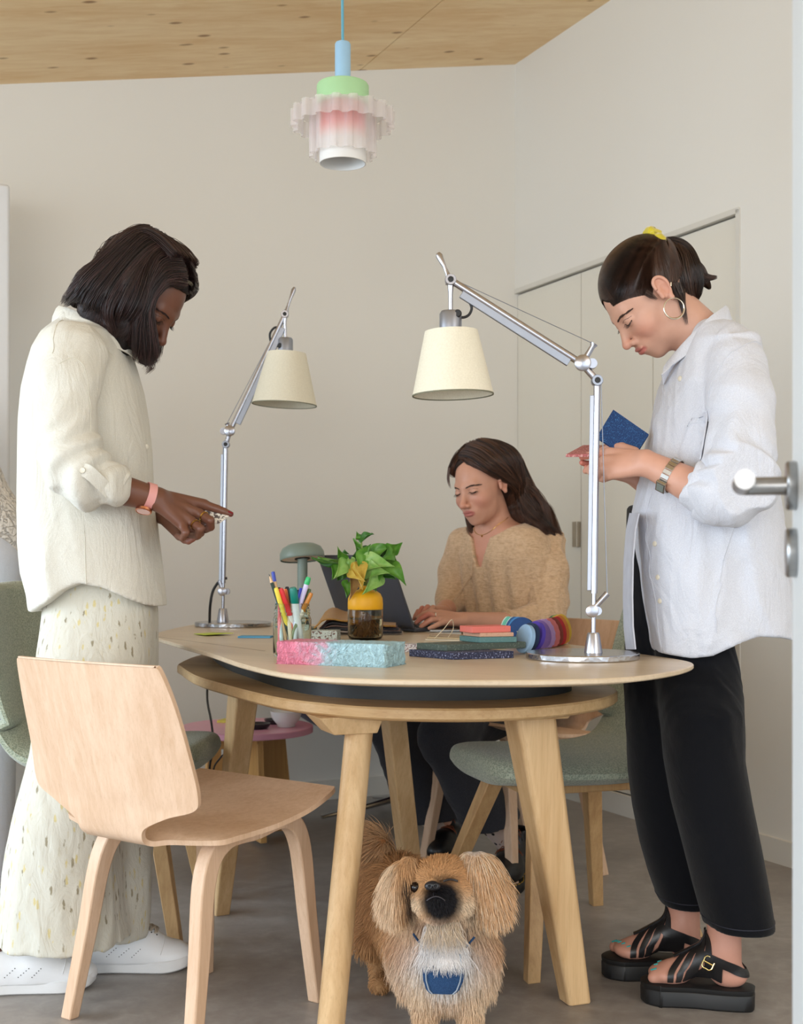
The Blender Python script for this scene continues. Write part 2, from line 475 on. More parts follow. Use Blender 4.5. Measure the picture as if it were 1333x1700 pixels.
struct(obj('floor', box((0, 2.0, -0.05), (9, 10, 0.1)), floor_mat(), smooth=False, base=(0, 2, -0.1)))
TH = 0.12
def slab(name, p0, p1, z0, z1a, z1b, nrm, mat, th=TH):
    p0, p1, nrm = map(np.asarray, (p0, p1, nrm)); q0, q1 = p0+nrm*th, p1+nrm*th
    return obj(name, hexa([(*p0, z0), (*p1, z0), (*q1, z0), (*q0, z0), (*p0, z1a), (*p1, z1b), (*q1, z1b), (*q0, z1a)]), mat, smooth=False)
struct(slab('wall_back', rp(-TH, 0), rp(4.6, 0), 0, cz(rp(-TH, 0)), cz(rp(4.6, 0)), -DR, M_WALL))
# right wall with a recess for the built-in cupboard: cupboard spans s from 0 to S1, up to z ZC
ZC = EYE+(HZ-483)*5.35/F_PX
def s_at(px):
    k = (px-CX)/F_PX; return (k*CORN[1]-CORN[0])/(DR[0]-k*DR[1])
S1 = s_at(1228)
rw = join(
    hexa([(*rp(0, 0), ZC), (*rp(0, S1), ZC), (*rp(-TH, S1), ZC), (*rp(-TH, 0), ZC), (*rp(0, 0), cz(CORN)), (*rp(0, S1), cz(CORN)), (*rp(-TH, S1), cz(CORN)), (*rp(-TH, 0), cz(CORN))]),
    hexa([(*rp(0, S1), 0), (*rp(0, 6.6), 0), (*rp(-TH, 6.6), 0), (*rp(-TH, S1), 0), (*rp(0, S1), cz(CORN)), (*rp(0, 6.6), cz(CORN)), (*rp(-TH, 6.6), cz(CORN)), (*rp(-TH, S1), cz(CORN))]),
    hexa([(*rp(-TH+0.01, 0), 0), (*rp(-TH+0.01, S1), 0), (*rp(-TH, S1), 0), (*rp(-TH, 0), 0), (*rp(-TH+0.01, 0), ZC), (*rp(-TH+0.01, S1), ZC), (*rp(-TH, S1), ZC), (*rp(-TH, 0), ZC)]))
struct(obj('wall_right', rw, M_WALL, smooth=False))
cg = []
for t0, t1 in ((-0.15, 0.699), (0.7025, 4.7)):
    c4 = [rp(t0, -0.15), rp(t1, -0.15), rp(t1, 7.2), rp(t0, 7.2)]
    cg.append(hexa([(*p, cz(p)) for p in c4]+[(*p, cz(p)+0.08) for p in c4]))
cgap = [rp(.694, -0.15), rp(.708, -0.15), rp(.708, 7.2), rp(.694, 7.2)]
struct(obj('ceiling', join(*cg), ceil_mat(), smooth=False))
struct(obj('trim_1', hexa([(*p, cz(p)+0.03) for p in cgap]+[(*p, cz(p)+0.07) for p in cgap]), plain('dark_joint', (70, 48, 30), 0.8), smooth=False))
M_SK = wall_mat('skirting_paint', (224, 219, 209))
struct(slab('baseboard_back', rp(0, 0), rp(4.6, 0), 0, 0.075, 0.075, DR, M_SK, 0.014))
struct(slab('baseboard_right', rp(0.0, S1), rp(0.0, 6.6), 0, 0.075, 0.075, DB, M_SK, 0.014))
struct(slab('trim_3', rp(-0.012, 0), rp(-0.012, S1-0.018), 0, 0.075, 0.075, DB, M_SK, 0.016))
# recess trim
M_TR = plain('recess_trim', (214, 209, 199), 0.6, var=0.01)
g = hexa([(*rp(0.004, 0), ZC-0.012), (*rp(0.004, S1), ZC-0.012), (*rp(-0.05, S1), ZC-0.012), (*rp(-0.05, 0), ZC-0.012),
          (*rp(0.004, 0), ZC+0.006), (*rp(0.004, S1), ZC+0.006), (*rp(-0.05, S1), ZC+0.006), (*rp(-0.05, 0), ZC+0.006)])
g2 = hexa([(*rp(0.004, S1-0.016), 0), (*rp(0.004, S1+0.004), 0), (*rp(-0.05, S1+0.004), 0), (*rp(-0.05, S1-0.016), 0),
           (*rp(0.004, S1-0.016), ZC), (*rp(0.004, S1+0.004), ZC), (*rp(-0.05, S1+0.004), ZC), (*rp(-0.05, S1-0.016), ZC)])
struct(obj('trim_2', join(g, g2), M_TR, smooth=False))
cb = thing('built_in_cupboard', 'white flush built-in cupboard recessed in the right wall', 'cupboard', (*rp(-0.03, S1/2), 0))
M_CB = plain('cupboard_laminate', (224, 218, 205), 0.55, var=0.012, vscale=2)
edges = [0.0, s_at(960), s_at(1079), S1-0.02]
for i in range(3):
    a, b = edges[i]+0.002, edges[i+1]-0.002
    dr = obj('door', hexa([(*rp(-0.012, a), 0.079), (*rp(-0.012, b), 0.079), (*rp(-0.034, b), 0.079), (*rp(-0.034, a), 0.079),
                           (*rp(-0.012, a), ZC-0.018), (*rp(-0.012, b), ZC-0.018), (*rp(-0.034, b), ZC-0.018), (*rp(-0.034, a), ZC-0.018)]), M_CB, cb, smooth=False, bevel=0.0012)
    if i == 0:
        dd = rp(-0.012, b)[1]; z1, z0 = EYE-(866-HZ)*dd/F_PX, EYE-(908-HZ)*dd/F_PX
        obj('handle', hexa([(*rp(0.006, b-0.032), z0), (*rp(0.006, b), z0), (*rp(-0.013, b), z0), (*rp(-0.013, b-0.032), z0),
                            (*rp(0.006, b-0.032), z1), (*rp(0.006, b), z1), (*rp(-0.013, b), z1), (*rp(-0.013, b-0.032), z1)]),
            plain('nickel_handle', (170, 160, 145), 0.35, 0.8), dr, smooth=False, bevel=0.001)
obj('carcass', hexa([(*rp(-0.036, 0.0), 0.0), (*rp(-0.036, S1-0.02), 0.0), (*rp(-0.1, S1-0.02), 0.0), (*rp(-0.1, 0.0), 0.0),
                     (*rp(-0.036, 0.0), ZC-0.014), (*rp(-0.036, S1-0.02), ZC-0.014), (*rp(-0.1, S1-0.02), ZC-0.014), (*rp(-0.1, 0.0), ZC-0.014)]), plain('carcass_grey', (120, 114, 106), 0.8), cb, smooth=False)  # dark grey carcass behind the cupboard doors
# open door in the foreground, hinge out of frame
E = np.array((0.4375, 1.45)); Hn = np.array((0.256, 0.65)); dl = (Hn-E)/np.linalg.norm(Hn-E); nl = np.array((-dl[1], dl[0])); nl = nl if nl[0] < 0 else -nl
dr = obj('door_1', hexa([(*E, 0.008), (*(E-nl*0.04), 0.008), (*(E-nl*0.04+dl*0.84), 0.008), (*(E+dl*0.84), 0.008),
                         (*E, 2.1), (*(E-nl*0.04), 2.1), (*(E-nl*0.04+dl*0.84), 2.1), (*(E+dl*0.84), 2.1)]), plain('door_paint', (206, 208, 208), 0.5, var=0.01, vscale=2), smooth=False, bevel=0.002)
struct(dr); M_ST = plain('brushed_steel', (158, 157, 156), 0.3, 1.0, var=0.08, vscale=120)
pc = E+dl*0.062; n3 = np.array((*nl, 0)); d3 = np.array((*dl, 0))
for z in (1.0, 0.928):
    obj('escutcheon', lathe([(0.0255, 0), (0.0265, 0.002), (0.0265, 0.009), (0.025, 0.011)], (*pc, z), 40, n3), M_ST, dr)
hp = np.array((*pc, 1.0))
lever = [hp+n3*0.008, hp+n3*0.045, hp+n3*0.055+d3*0.004, hp+n3*0.058+d3*0.014, hp+n3*0.058+d3*0.06, hp+n3*0.058+d3*0.125]
obj('door_handle', tube(cat(lever, 6, False), 0.0098, 20), M_ST, dr)

# tall white panel at the left, standing proud of the back wall
pd = 4.12; pxr = 17
pe = np.array(W(pxr, 900, pd)[:2]); zt = W(0, 306, pd)[2]
q = [pe, pe+DB*0.7, pe+DB*0.7-DR*0.06, pe-DR*0.06]
rad = thing('panel_radiator', 'tall flat white radiator panel on the back wall at far left', 'radiator', (*(pe+DB*0.35), 0.12))
obj('panel', hexa([(*p, 0.15) for p in q]+[(*p, zt) for p in q]), plain('radiator_enamel', (222, 222, 222), 0.4, var=0.01), rad, smooth=False, bevel=0.01, seg=3)
wd = abs((rp(0, 0)-pe)@DR)
for k in (0.15, 0.55):
    for z in (0.4, zt-0.3):
        a = pe+DB*k-DR*0.05; b = a-DR*(wd-0.054)
        obj('bracket', cyl((*a, z), (*b, z), 0.012), M_ST, rad)

# ---------------------------------------------------------------- dining table
OAK = wood('oak_legs', (226, 192, 146), (196, 156, 108), rot=(0, PI/2, 0), stretch=0.04, scale=70)
OAKT = wood('oak_top', (220, 200, 172), (202, 180, 150), rot=(0, 0, 0.5), rough=0.3, stretch=0.05, scale=60, spec=0.5, contrast=0.8)
OAKE = wood('oak_rim', (222, 188, 140), (190, 150, 102), rot=(0, 0, 0.5), rough=0.4, stretch=0.05, scale=60)
TZ = 0.72
tb = thing('dining_table', 'large pale oak meeting table with rounded top, black core and lower shelf', 'table', (0, 3.0, 0))
top = cat([(-.655, 3.40), (-.53, 3.08), (-.41, 2.78), (-.30, 2.48), (-.19, 2.27), (-.06, 2.18), (.10, 2.158), (.25, 2.165), (.38, 2.21), (.48, 2.32), (.548, 2.45), (.568, 2.55), (.540, 2.68),
           (.475, 2.86), (.41, 3.06), (.24, 3.37), (.05, 3.64), (-.19, 3.94), (-.38, 4.15), (-.48, 4.2), (-.60, 4.14), (-.65, 4.0), (-.672, 3.7), (-.67, 3.50)], 10)
obj('tabletop', prism(top, [(TZ-.018, .065), (TZ-.0165, .045), (TZ-.0095, .002), (TZ-.0075, 0), (TZ-.002, 0), (TZ, .0022)]), OAKT, tb, angle=30)
# joint line between the two boards
a, b = np.array((-.64, 3.385)), np.array((-.30, 2.85)); n_ = np.array((b-a)[::-1])*(-1, 1); n_ = n_/np.linalg.norm(n_)*0.0011
obj('joint_line', hexa([(*(a-n_), TZ-.003), (*(b-n_), TZ-.003), (*(b+n_), TZ-.003), (*(a+n_), TZ-.003), (*(a-n_), TZ+.0002), (*(b-n_), TZ+.0002), (*(b+n_), TZ+.0002), (*(a+n_), TZ+.0002)]), plain('joint', (120, 96, 66), 0.7), tb, smooth=False)
core = cat([(-.52, 3.60), (-.44, 3.30), (-.36, 3.08), (-.27, 2.85), (-.18, 2.685), (-.05, 2.60), (.11, 2.58), (.24, 2.62), (.34, 2.72), (.37, 2.84), (.33, 3.0), (.15, 3.28), (-.05, 3.55), (-.25, 3.8), (-.40, 3.95), (-.50, 3.9), (-.54, 3.75)], 8)
obj('core', prism(core, [(.64, 0), (TZ-.018, 0)]), plain('black_core', (46, 50, 52), 0.5, var=0.05), tb, angle=30)
low = cat([(-.605, 3.52), (-.585, 3.42), (-.50, 3.14), (-.40, 2.92), (-.31, 2.74), (-.24, 2.625), (-.16, 2.54), (-.05, 2.467), (.106, 2.44), (.24, 2.47), (.346, 2.55), (.43, 2.67), (.468, 2.82), (.44, 2.98), (.33, 3.16), (.15, 3.42), (-.05, 3.7), (-.25, 3.94), (-.42, 4.06), (-.54, 4.0), (-.60, 3.8)], 10)
obj('lower_shelf', prism(low, [(.613, .012), (.617, .003), (.62, 0), (.636, 0), (.64, .003)]), OAKE, tb, angle=30)
def leg(foot, topp, wb, wt, chamf=0.35, twist=0.0):
    f, t = np.array(foot, float), np.array(topp, float); x, y, d = frame(t-f, (math.cos(twist), math.sin(twist), 0))
    V = []
    for p, w in ((f, wb), (t, wt)):
        for cxx, cyy in ((-1, -1+chamf), (-1+chamf, -1), (1-chamf, -1), (1, -1+chamf), (1, 1-chamf), (1-chamf, 1), (-1+chamf, 1), (-1, 1-chamf)):
            q = p+x*cxx*w/2+y*cyy*w/2; q = q+d*((p[2]-q[2])/d[2]); V.append(q)
    return np.array(V), [tuple(range(7, -1, -1)), tuple(range(8, 16))]+[(j, (j+1) % 8, 8+(j+1) % 8, 8+j) for j in range(8)]
LEGS = [((-.137, 2.44, 0), (-.083, 2.60, .600), .052, .056, .9, 0.2), ((.362, 2.70, 0), (.262, 2.66, .600), .052, .088, .22, 0.35),
        ((-.472, 3.37, 0), (-.392, 3.22, .600), .040, .062, .15, 0.5), ((.035, 3.42, 0), (-.03, 3.22, .613), .046, .052, .1, 0.5)]
for i, (f, t, wb, wt, ch, tw) in enumerate(LEGS):
    obj('leg', leg(f, t, wb, wt, min(ch, .6), tw), OAK, tb, angle=40 if i else 70, bevel=0.004 if i else 0.008, seg=3)
# leg blocks under the shelf
bk = np.array((-.098, 2.585)); ex = np.array((.93, .36)); ey = np.array((-.36, .93))
def blk(c, l0, l1, w, zt=.6135, h=.036, cut=.035):
    P = lambda a, b, z: (*(c+ex*a+ey*b), z)
    return hexa([P(-l0+cut, -w+.012, zt-h), P(l1-.01, -w+.012, zt-h), P(l1-.01, w, zt-h), P(-l0+cut, w, zt-h), P(-l0, -w, zt), P(l1, -w, zt), P(l1, w, zt), P(-l0, w, zt)])
obj('leg_block', blk(bk, .085, .05, .05), OAK, tb, smooth=False, bevel=0.002)
obj('leg_block', blk(np.array((.258, 2.66)), .05, .085, .05, h=.018, cut=.01), OAK, tb, smooth=False, bevel=0.002)
p = W(623, 1190, 2.53); obj('bolt', lathe([(.0035, 0), (.0045, .002), (.004, .005), (.001, .006)], p, 16, (0, -1, 0)), M_ST, tb)

# ---------------------------------------------------------------- chairs
PLY = wood('beech_ply', (224, 192, 164), (206, 170, 138), rot=(0, PI/2, 0), stretch=0.03, scale=85, rough=0.5, contrast=0.8)
PLYS = wood('beech_ply_seat', (222, 192, 166), (202, 168, 138), rot=(0, 0, 0.93), stretch=0.03, scale=85, rough=0.45, contrast=0.8)
def shell_chair(name, label, N, Fw, feet, rows, th=0.010, group=None, matb=None):
    Fw = np.array(Fw)/np.linalg.norm(Fw); R = np.array((Fw[1], -Fw[0])); N = np.array(N, float)
    def L(s, r, z): return np.array((*(N[:2]+Fw*s+R*r), z))
    c = np.mean([np.array(f[:2]) for f in feet], 0)
    t = thing(name, label, 'chair', (*c, 0), group)
    m = 21; prof = np.array(rows, float); D = cat(prof, 6, False)
    G = []
    for s, z, hw, sag in D:
        r = np.linspace(-1, 1, m); G.append([L(s+sag*q*q, q*hw, z+(0.02*q*q if s > 0.1 and sag >= 0 else 0)*0) for q in r])
    G = np.array(G)
    # back part / seat part split at the bend
    kz = np.argmin(np.abs(D[:, 0])+np.where(np.arange(len(D)) < len(D)*0.3, 9, 0)*0)
    obj('seat_shell', sheet(G, th), PLY, t, angle=50, bevel=0.003, seg=2)
    fz = [(L(.10, -.14, .386)), (L(.10, .14, .386)), (L(.36, .13, .404)), (L(.36, -.13, .404))]
    pairs = ((0, 3), (1, 2))
    for a, b in pairs:
        fa, fb = np.array((*feet[a], 0)), np.array((*feet[b], 0))
        ta, tb_ = fz[a], fz[b]
        pts = [fa, fa+(ta-fa)*.45, fa+(ta-fa)*.86, ta+(tb_-ta)*.16+(0, 0, .0), ta+(tb_-ta)*.5, tb_-(tb_-ta)*.16, fb+(tb_-fb)*.86, fb+(tb_-fb)*.45, fb]
        P = cat(pts, 7, False); P[0, 2] = 0; P[-1, 2] = 0
        half = len(P)//2
        side = np.cross((0, 0, 1), (*(Fw), 0.0)); side = side/np.linalg.norm(side)
        for seg in (P[:half+1], P[half:]):
            T = np.gradient(seg, axis=0); T /= np.linalg.norm(T, axis=1)[:, None]; V = []; mm = len(seg)
            foot_i = 0 if seg is not P and abs(seg[0][2]) < 1e-6 else mm-1
            for i in range(mm):
                k = 1-min(1, seg[i][2]/.40); w = .0165*(1-.12*k); h = .0185*(1-.35*k)
                n2 = np.cross(T[i], side); n2 /= np.linalg.norm(n2)
                for sx, sy in ((-1, -1), (1, -1), (1, 1), (-1, 1)):
                    q = seg[i]+side*sx*w+n2*sy*h
                    if seg[i][2] < 1e-6: q = q+T[i]*(-q[2]/T[i][2])
                    V.append(q)
            Fc = [(i*4+j, i*4+(j+1) % 4, (i+1)*4+(j+1) % 4, (i+1)*4+j) for i in range(mm-1) for j in range(4)]+[(3, 2, 1, 0), tuple((mm-1)*4+j for j in range(4))]
            obj('leg', (V, Fc), PLY, t, angle=40, bevel=0.003, seg=2)
    return t
ROWS = [(-.085, .733, .185, .012), (-.083, .728, .198, .014), (-.068, .66, .213, .022), (-.045, .56, .222, .028), (-.032, .50, .226, .028), (-.026, .475, .212, .024), (-.022, .455, .150, .01), (-.017, .432, .098, .004),
        (-.008, .410, .086, .001), (.012, .398, .086, 0), (.032, .400, .110, 0), (.046, .404, .170, 0), (.062, .408, .214, 0), (.10, .411, .222, 0), (.20, .416, .222, 0), (.30, .428, .214, 0), (.37, .444, .205, 0), (.405, .454, .196, 0), (.41, .456, .185, 0)]
N0 = np.array((-.535, 2.425)); F0 = np.array((.6, .8))
def loc(N, F, s, r): R = np.array((F[1], -F[0])); return tuple(np.array(N)+np.array(F)*s+R*r)
shell_chair('dining_chair', 'pale beech plywood chair seen from behind in the left foreground', N0, F0,
            [loc(N0, F0, .064, -.213), loc(N0, F0, .04, .160), loc(N0, F0, .437, .12), loc(N0, F0, .43, -.20)], ROWS)
F1 = np.array((-.774, -.633)); N1 = np.array((.33, 3.87))-F1*.22
shell_chair('dining_chair', 'pinkish plywood chair the woman in the beige blouse sits on', N1, F1,
            [(.589, 3.79), (.40, 4.13), (.065, 3.88), (.307, 3.58)], ROWS)

KNIT = fabric('sage_knit', (176, 182, 162), weave=240, wstr=1.0, rgb2=(122, 134, 118), sheen=0.3)
OAKD = wood('oak_chair_legs', (216, 178, 128), (180, 138, 92), rot=(0, PI/2, 0), stretch=0.04, scale=70)
def pad_chair(label, C, Fw, feet, zs=.45, top=.84, mirror=1, backtop=.13):
    Fw = np.array(Fw)/np.linalg.norm(Fw); R = np.array((Fw[1], -Fw[0])); C = np.array(C, float)
    t = thing('dining_chair', label, 'chair', (*C, 0), 'sage upholstered chairs at the table')
    prof = [(-.29, top, backtop), (-.292, top-.03, backtop+.035), (-.275, top-.15, .205), (-.25, .60, .222), (-.225, .53, .225), (-.19, .470, .225), (-.14, .440, .225), (-.05, .430, .228), (.08, .432, .228), (.18, .436, .218), (.225, .436, .19), (.25, .432, .14)]
    D = cat(prof, 5, False); m = 25; r = np.sin(np.linspace(-1, 1, m)*PI/2)
    def surf(P):
        pass
    G = np.array([[(*(C+Fw*(s+(.035*q*q if z > .52 else 0))+R*q*hw), z) for q in r] for s, z, hw in D])
    ee = np.sqrt(np.clip(1-np.abs(r)**3.2, 0.03, 1)); th = np.empty(G.shape[:2])
    for i in range(len(D)):
        e = min(1, (min(i, len(D)-1-i)+0.6)/5.0); th[i] = np.interp(i, [0, 18, 30, 50], [.045, .045, .074, .074])*ee*math.sqrt(1-(1-e)**2)
    o = obj('upholstered_shell', sheet(G, th, -1), KNIT, t, angle=80)
    # frame and legs
    fr = []
    def P3(s, q, z): return np.array((*(C+Fw*s+R*q), z))
    obj('frame', box(P3(0, 0, .392), (.34, .30, .022), rz=math.atan2(Fw[1], Fw[0])), OAKD, t, smooth=False, bevel=0.004)
    tops = [P3(.13, .13, .39), P3(-.13, .13, .39), P3(-.13, -.13, .39), P3(.13, -.13, .39)]
    for f, tp in zip(feet, tops): obj('leg', leg((*f, 0), tp, .030, .042, .1, math.atan2(Fw[1], Fw[0])), OAKD, t, angle=30, bevel=0.003)
    return t
FA = np.array((-.95, -.3))
pad_chair('sage green knitted-fabric chair with oak legs between the table and the woman in black trousers', (.40, 3.15), FA,
          [(.08, 3.33), (.52, 3.46), (.70, 3.04), (.285, 2.83)], top=.87)
FB = np.array((.995, -.06))
pad_chair('sage green knitted-fabric chair behind the woman in the cream shirt', (-.735, 3.30), FB,
          [(-.535, 3.08), (-.96, 3.14), (-.96, 3.48), (-.53, 3.50)], top=.86)

# swivel lounge chair by the back wall
sw = thing('swivel_chair', 'low dark purple lounge chair with chrome star base by the back wall', 'chair', (0.0, 4.66, 0))
CH = plain('chrome', (205, 205, 205), 0.12, 1.0, var=0.02)
for a in (200, 290, 20, 110):
    a = math.radians(a); e = np.array((math.cos(a), math.sin(a), 0))
    obj('base_arm', tube([np.array((0, 4.66, .07)), np.array((0, 4.66, .045))+e*.12, np.array((0, 4.66, .016))+e*.30], [.018, .013, .009], 10, flat=(1.2, .8)), CH, sw)
obj('column', cyl((0, 4.66, .05), (0, 4.66, .30), .022), CH, sw)
def bucket(P):
    q = P-vec(0, 4.66, .52)
    d = ell(P, (0, 4.66, .48), (.44, .36, .21)); d = smax(d, P[:, 2]-.62, .02)
    return smax(d, -ell(P, (-.02, 4.62, .57), (.36, .29, .19)), .03)
V, Q = sdf_mesh(bucket, (-.5, 4.22, .24), (.5, 5.1, .68), .012)
obj('seat_shell', (V, Q), fabric('purple_weave', (60, 26, 52), weave=140, rgb2=(24, 22, 44), wstr=0.6), sw, angle=0)

# pink side table and what stands on it
pt = W(410, 1205, 4.3); zt_ = pt[2]; px0, py0 = pt[0], pt[1]
st = thing('side_table', 'round pink side table with wooden panel base by the back wall', 'side table', (px0, py0, 0))
obj('tabletop', lathe([(.212, -.022), (.219, -.02), (.219, -.002), (.217, 0)], (px0, py0, zt_), 64), plain('pink_lacquer', (226, 158, 180), 0.3, var=0.02), st, angle=40)
PNL = wood('oak_panel', (214, 168, 106), (186, 138, 80), rot=(0, PI/2, 0), stretch=0.05, scale=50)
for k, a in enumerate((0.45, 0.45+PI/2)):
    e = np.array((math.cos(a), math.sin(a))); n2 = np.array((-e[1], e[0]))*.011; c = np.array((px0, py0)); z1 = zt_-.022
    if k == 0: segs = [(-1, 1)]
    else: segs = [(-1, -.06), (.06, 1)]
    for u, v in segs:
        A = [c+e*u*.165-n2, c+e*v*.165-n2, c+e*v*.165+n2, c+e*u*.165+n2]; Bt = [c+e*u*.13-n2, c+e*v*.13-n2, c+e*v*.13+n2, c+e*u*.13+n2]
        obj('base_panel', hexa([(*p, 0.012) for p in A]+[(*p, z1) for p in Bt]), PNL, st, smooth=False, bevel=0.002)
for u, v in ((.15, .45), (-.15, .45+PI), (.14, .45+PI/2)):
    e = np.array((math.cos(v), math.sin(v)))*abs(u); obj('foot', cyl((px0+e[0], py0+e[1], 0), (px0+e[0], py0+e[1], .013), .015), PNL, st)
bp = W(476, 1205, 4.30); bx, by = px0+(476-410)*4.3/F_PX, py0-.02
WCER = plain('white_ceramic', (232, 230, 226), 0.25, var=0.01)
tag(obj('bowl', lathe([(.028, 0), (.030, .002), (.030, .008), (.036, .014), (.046, .028), (.052, .046), (.0535, .052), (.051, .052), (.044, .030), (.030, .016), (.002, .014)], (bx, by, zt_), 48), WCER, angle=60),
    'small white footed bowl on the pink side table', 'bowl')
BLK = plain('black_ceramic', (38, 36, 38), 0.35, var=0.05)
tag(obj('dish', lathe([(.030, 0), (.034, .004), (.040, .012), (.041, .018), (.038, .018), (.034, .010), (.002, .008)], (bx-.088, by-.05, zt_), 40), BLK, angle=60), 'shallow black dish left of the white bowl', 'dish')
tag(obj('dish', lathe([(.026, 0), (.032, .005), (.036, .016), (.034, .016), (.028, .007), (.002, .006)], (bx-.045, by+.075, zt_), 40), BLK, angle=60), 'small black dish mostly hidden behind the white bowl', 'dish')
tag(obj('booklet', box((px0-.055, py0+.10, zt_+.004), (.10, .065, .008), rz=-.25), plain('yellow_paper', (206, 188, 70), 0.6, var=0.15, vscale=60), smooth=False, bevel=.001), 'yellow booklet lying on the pink side table', 'booklet')
# ---------------------------------------------------------------- pendant lamp
pd_ = 3.2; pc0 = W(569, 200, pd_); sx = pd_/F_PX
def PZ(py): return EYE-(py-HZ)*pd_/F_PX
pn = thing('pendant_lamp', 'pastel pendant lamp with blue stem, green cap and clear fluted shade', 'pendant lamp', (pc0[0], pd_, PZ(272)))
cc = (pc0[0], pd_, 0)
cord_top = cz((pc0[0], pd_))
obj('cord', tube([(pc0[0]+.003, pd_, cord_top), (pc0[0]-.002, pd_, (cord_top+PZ(72))/2), (pc0[0], pd_, PZ(70))], .0035, 10), fabric('blue_cord', (110, 175, 195), weave=1500), pn)
obj('canopy', lathe([(.045, -.02), (.047, -.018), (.047, 0)], (pc0[0]+.003, pd_, cord_top), 32), plain('blue_lacquer', (160, 200, 228), 0.45, var=0.02), pn)
obj('stem', lathe([(.0195, 0), (.0195, PZ(74)-PZ(139)), (.017, PZ(71)-PZ(139)), (.004, PZ(70.5)-PZ(139))], (pc0[0], pd_, PZ(139)), 40), plain('blue_lacquer', (160, 200, 228), 0.45), pn, angle=40)
obj('cap', lathe([(.060, 0), (.0645, 0), (.0645, PZ(144)-PZ(176)), (.062, PZ(141)-PZ(176)), (.018, PZ(139)-PZ(176))], (pc0[0], pd_, PZ(176)), 64), plain('green_lacquer', (172, 216, 164), 0.5, var=0.02), pn, angle=40)
def grad_mat():
    t = NT('red_to_white_tube'); tc = t.n.new('ShaderNodeTexCoord'); sp = t.n.new('ShaderNodeSeparateXYZ'); t.link(tc.outputs['Object'], sp.inputs[0])
    z0, z1 = PZ(240)-PZ(272), PZ(200)-PZ(272)
    mr = t.n.new('ShaderNodeMapRange'); mr.inputs[1].default_value = z0; mr.inputs[2].default_value = z1; t.link(sp.outputs[2], mr.inputs[0])
    t.link(t.ramp(mr.outputs[0], [(0.1, S((232, 230, 226))), (0.45, S((236, 170, 162))), (0.75, S((226, 88, 82)))]), t.b.inputs['Base Color'])
    t.b.inputs['Roughness'].default_value = 0.5; return t.m
zb, ztop = PZ(272), PZ(177)
obj('inner_tube', lathe([(.0573, 0), (.0573, ztop-zb), (.055, ztop-zb), (.055, .002), (.055, 0), (.0573, 0)], (pc0[0], pd_, zb), 64, cap=False), grad_mat(), pn, angle=40)
obj('bulb', lathe([(.002, 0), (.02, .008), (.028, .03), (.02, .055), (.013, .075), (.013, .10)], (pc0[0], pd_, zb+.03), 24), plain('bulb_glass', (225, 222, 214), 0.4), pn, angle=60)
def fluted(r0, amp, nfl, z0, z1, th=.003, square=0.75):
    n = nfl*16; a = np.arange(n)*2*PI/n; w = np.tanh(np.sin(a*nfl)*2.2)/np.tanh(2.2)
    r = r0+amp*w; V = []
    for rr, z in ((r, z0), (r, z1), (r-th, z1), (r-th, z0)): V.append(np.column_stack([pc0[0]+rr*np.cos(a), pd_+rr*np.sin(a), np.full(n, z)]))
    Fc = [(i*n+j, i*n+(j+1) % n, ((i+1) % 4)*n+(j+1) % n, ((i+1) % 4)*n+j) for i in range(4) for j in range(n)]
    return np.vstack(V), Fc
CLR = NT('pink_frosted_acrylic'); CLR.b.inputs['Roughness'].default_value = 0.3
CLR.link(CLR.ramp(CLR.noise(CLR.coord(), 10, 2), [(0.3, S((246, 238, 236))), (0.7, S((250, 242, 240)))]), CLR.b.inputs['Base Color'])
CLR.b.inputs['Transmission Weight'].default_value = 0.35; CLR.b.inputs['IOR'].default_value = 1.35; CLR.b.inputs['Alpha'].default_value = 0.32
obj('fluted_ring', fluted(.1215, .0072, 18, PZ(212), PZ(184), th=.002), CLR.m, pn, angle=30)
obj('fluted_tube', fluted(.079, .0055, 13, PZ(259), PZ(186), th=.002), CLR.m, pn, angle=30)
obj('ring_plate', lathe([(.062, 0), (.118, 0), (.118, .002), (.062, .002)], (pc0[0], pd_, PZ(186)), 64), CLR.m, pn, angle=30)

# ---------------------------------------------------------------- task lamps
ALU = plain('brushed_aluminium', (182, 182, 190), 0.26, 1.0, var=0.03, vscale=90)
ALD = plain('satin_aluminium', (158, 162, 172), 0.38, 0.9, var=0.03)
def shade_mat():
    t = NT('parchment_shade'); f = t.noise(t.coord(), 300, 3)
    t.link(t.ramp(f, [(0.3, S((226, 218, 196))), (0.7, S((236, 229, 208)))]), t.b.inputs['Base Color'])
    t.b.inputs['Roughness'].default_value = 0.8
    t.b.inputs['Subsurface Weight'].default_value = 0.0; return t.m
SHD = shade_mat(); RUB = plain('black_rubber', (28, 28, 30), 0.5, var=0.05); SHI = plain('shade_lining', (240, 228, 196), 0.8, var=0.02)
def textured_base():
    t = NT('patterned_chrome'); t.b.inputs['Metallic'].default_value = 1.0; t.b.inputs['Roughness'].default_value = 0.22
    t.link(t.ramp(t.noise(t.coord(), 30, 2), [(0.3, (0.42, 0.42, 0.44)), (0.7, (0.55, 0.55, 0.57))]), t.b.inputs['Base Color'])
    w = t.node('ShaderNodeTexVoronoi'); w.inputs['Scale'].default_value = 110; t.link(t.coord(), w.inputs['Vector']); t.bump(w.outputs['Distance'], 0.5, 0.001); return t.m
PCH = textured_base()
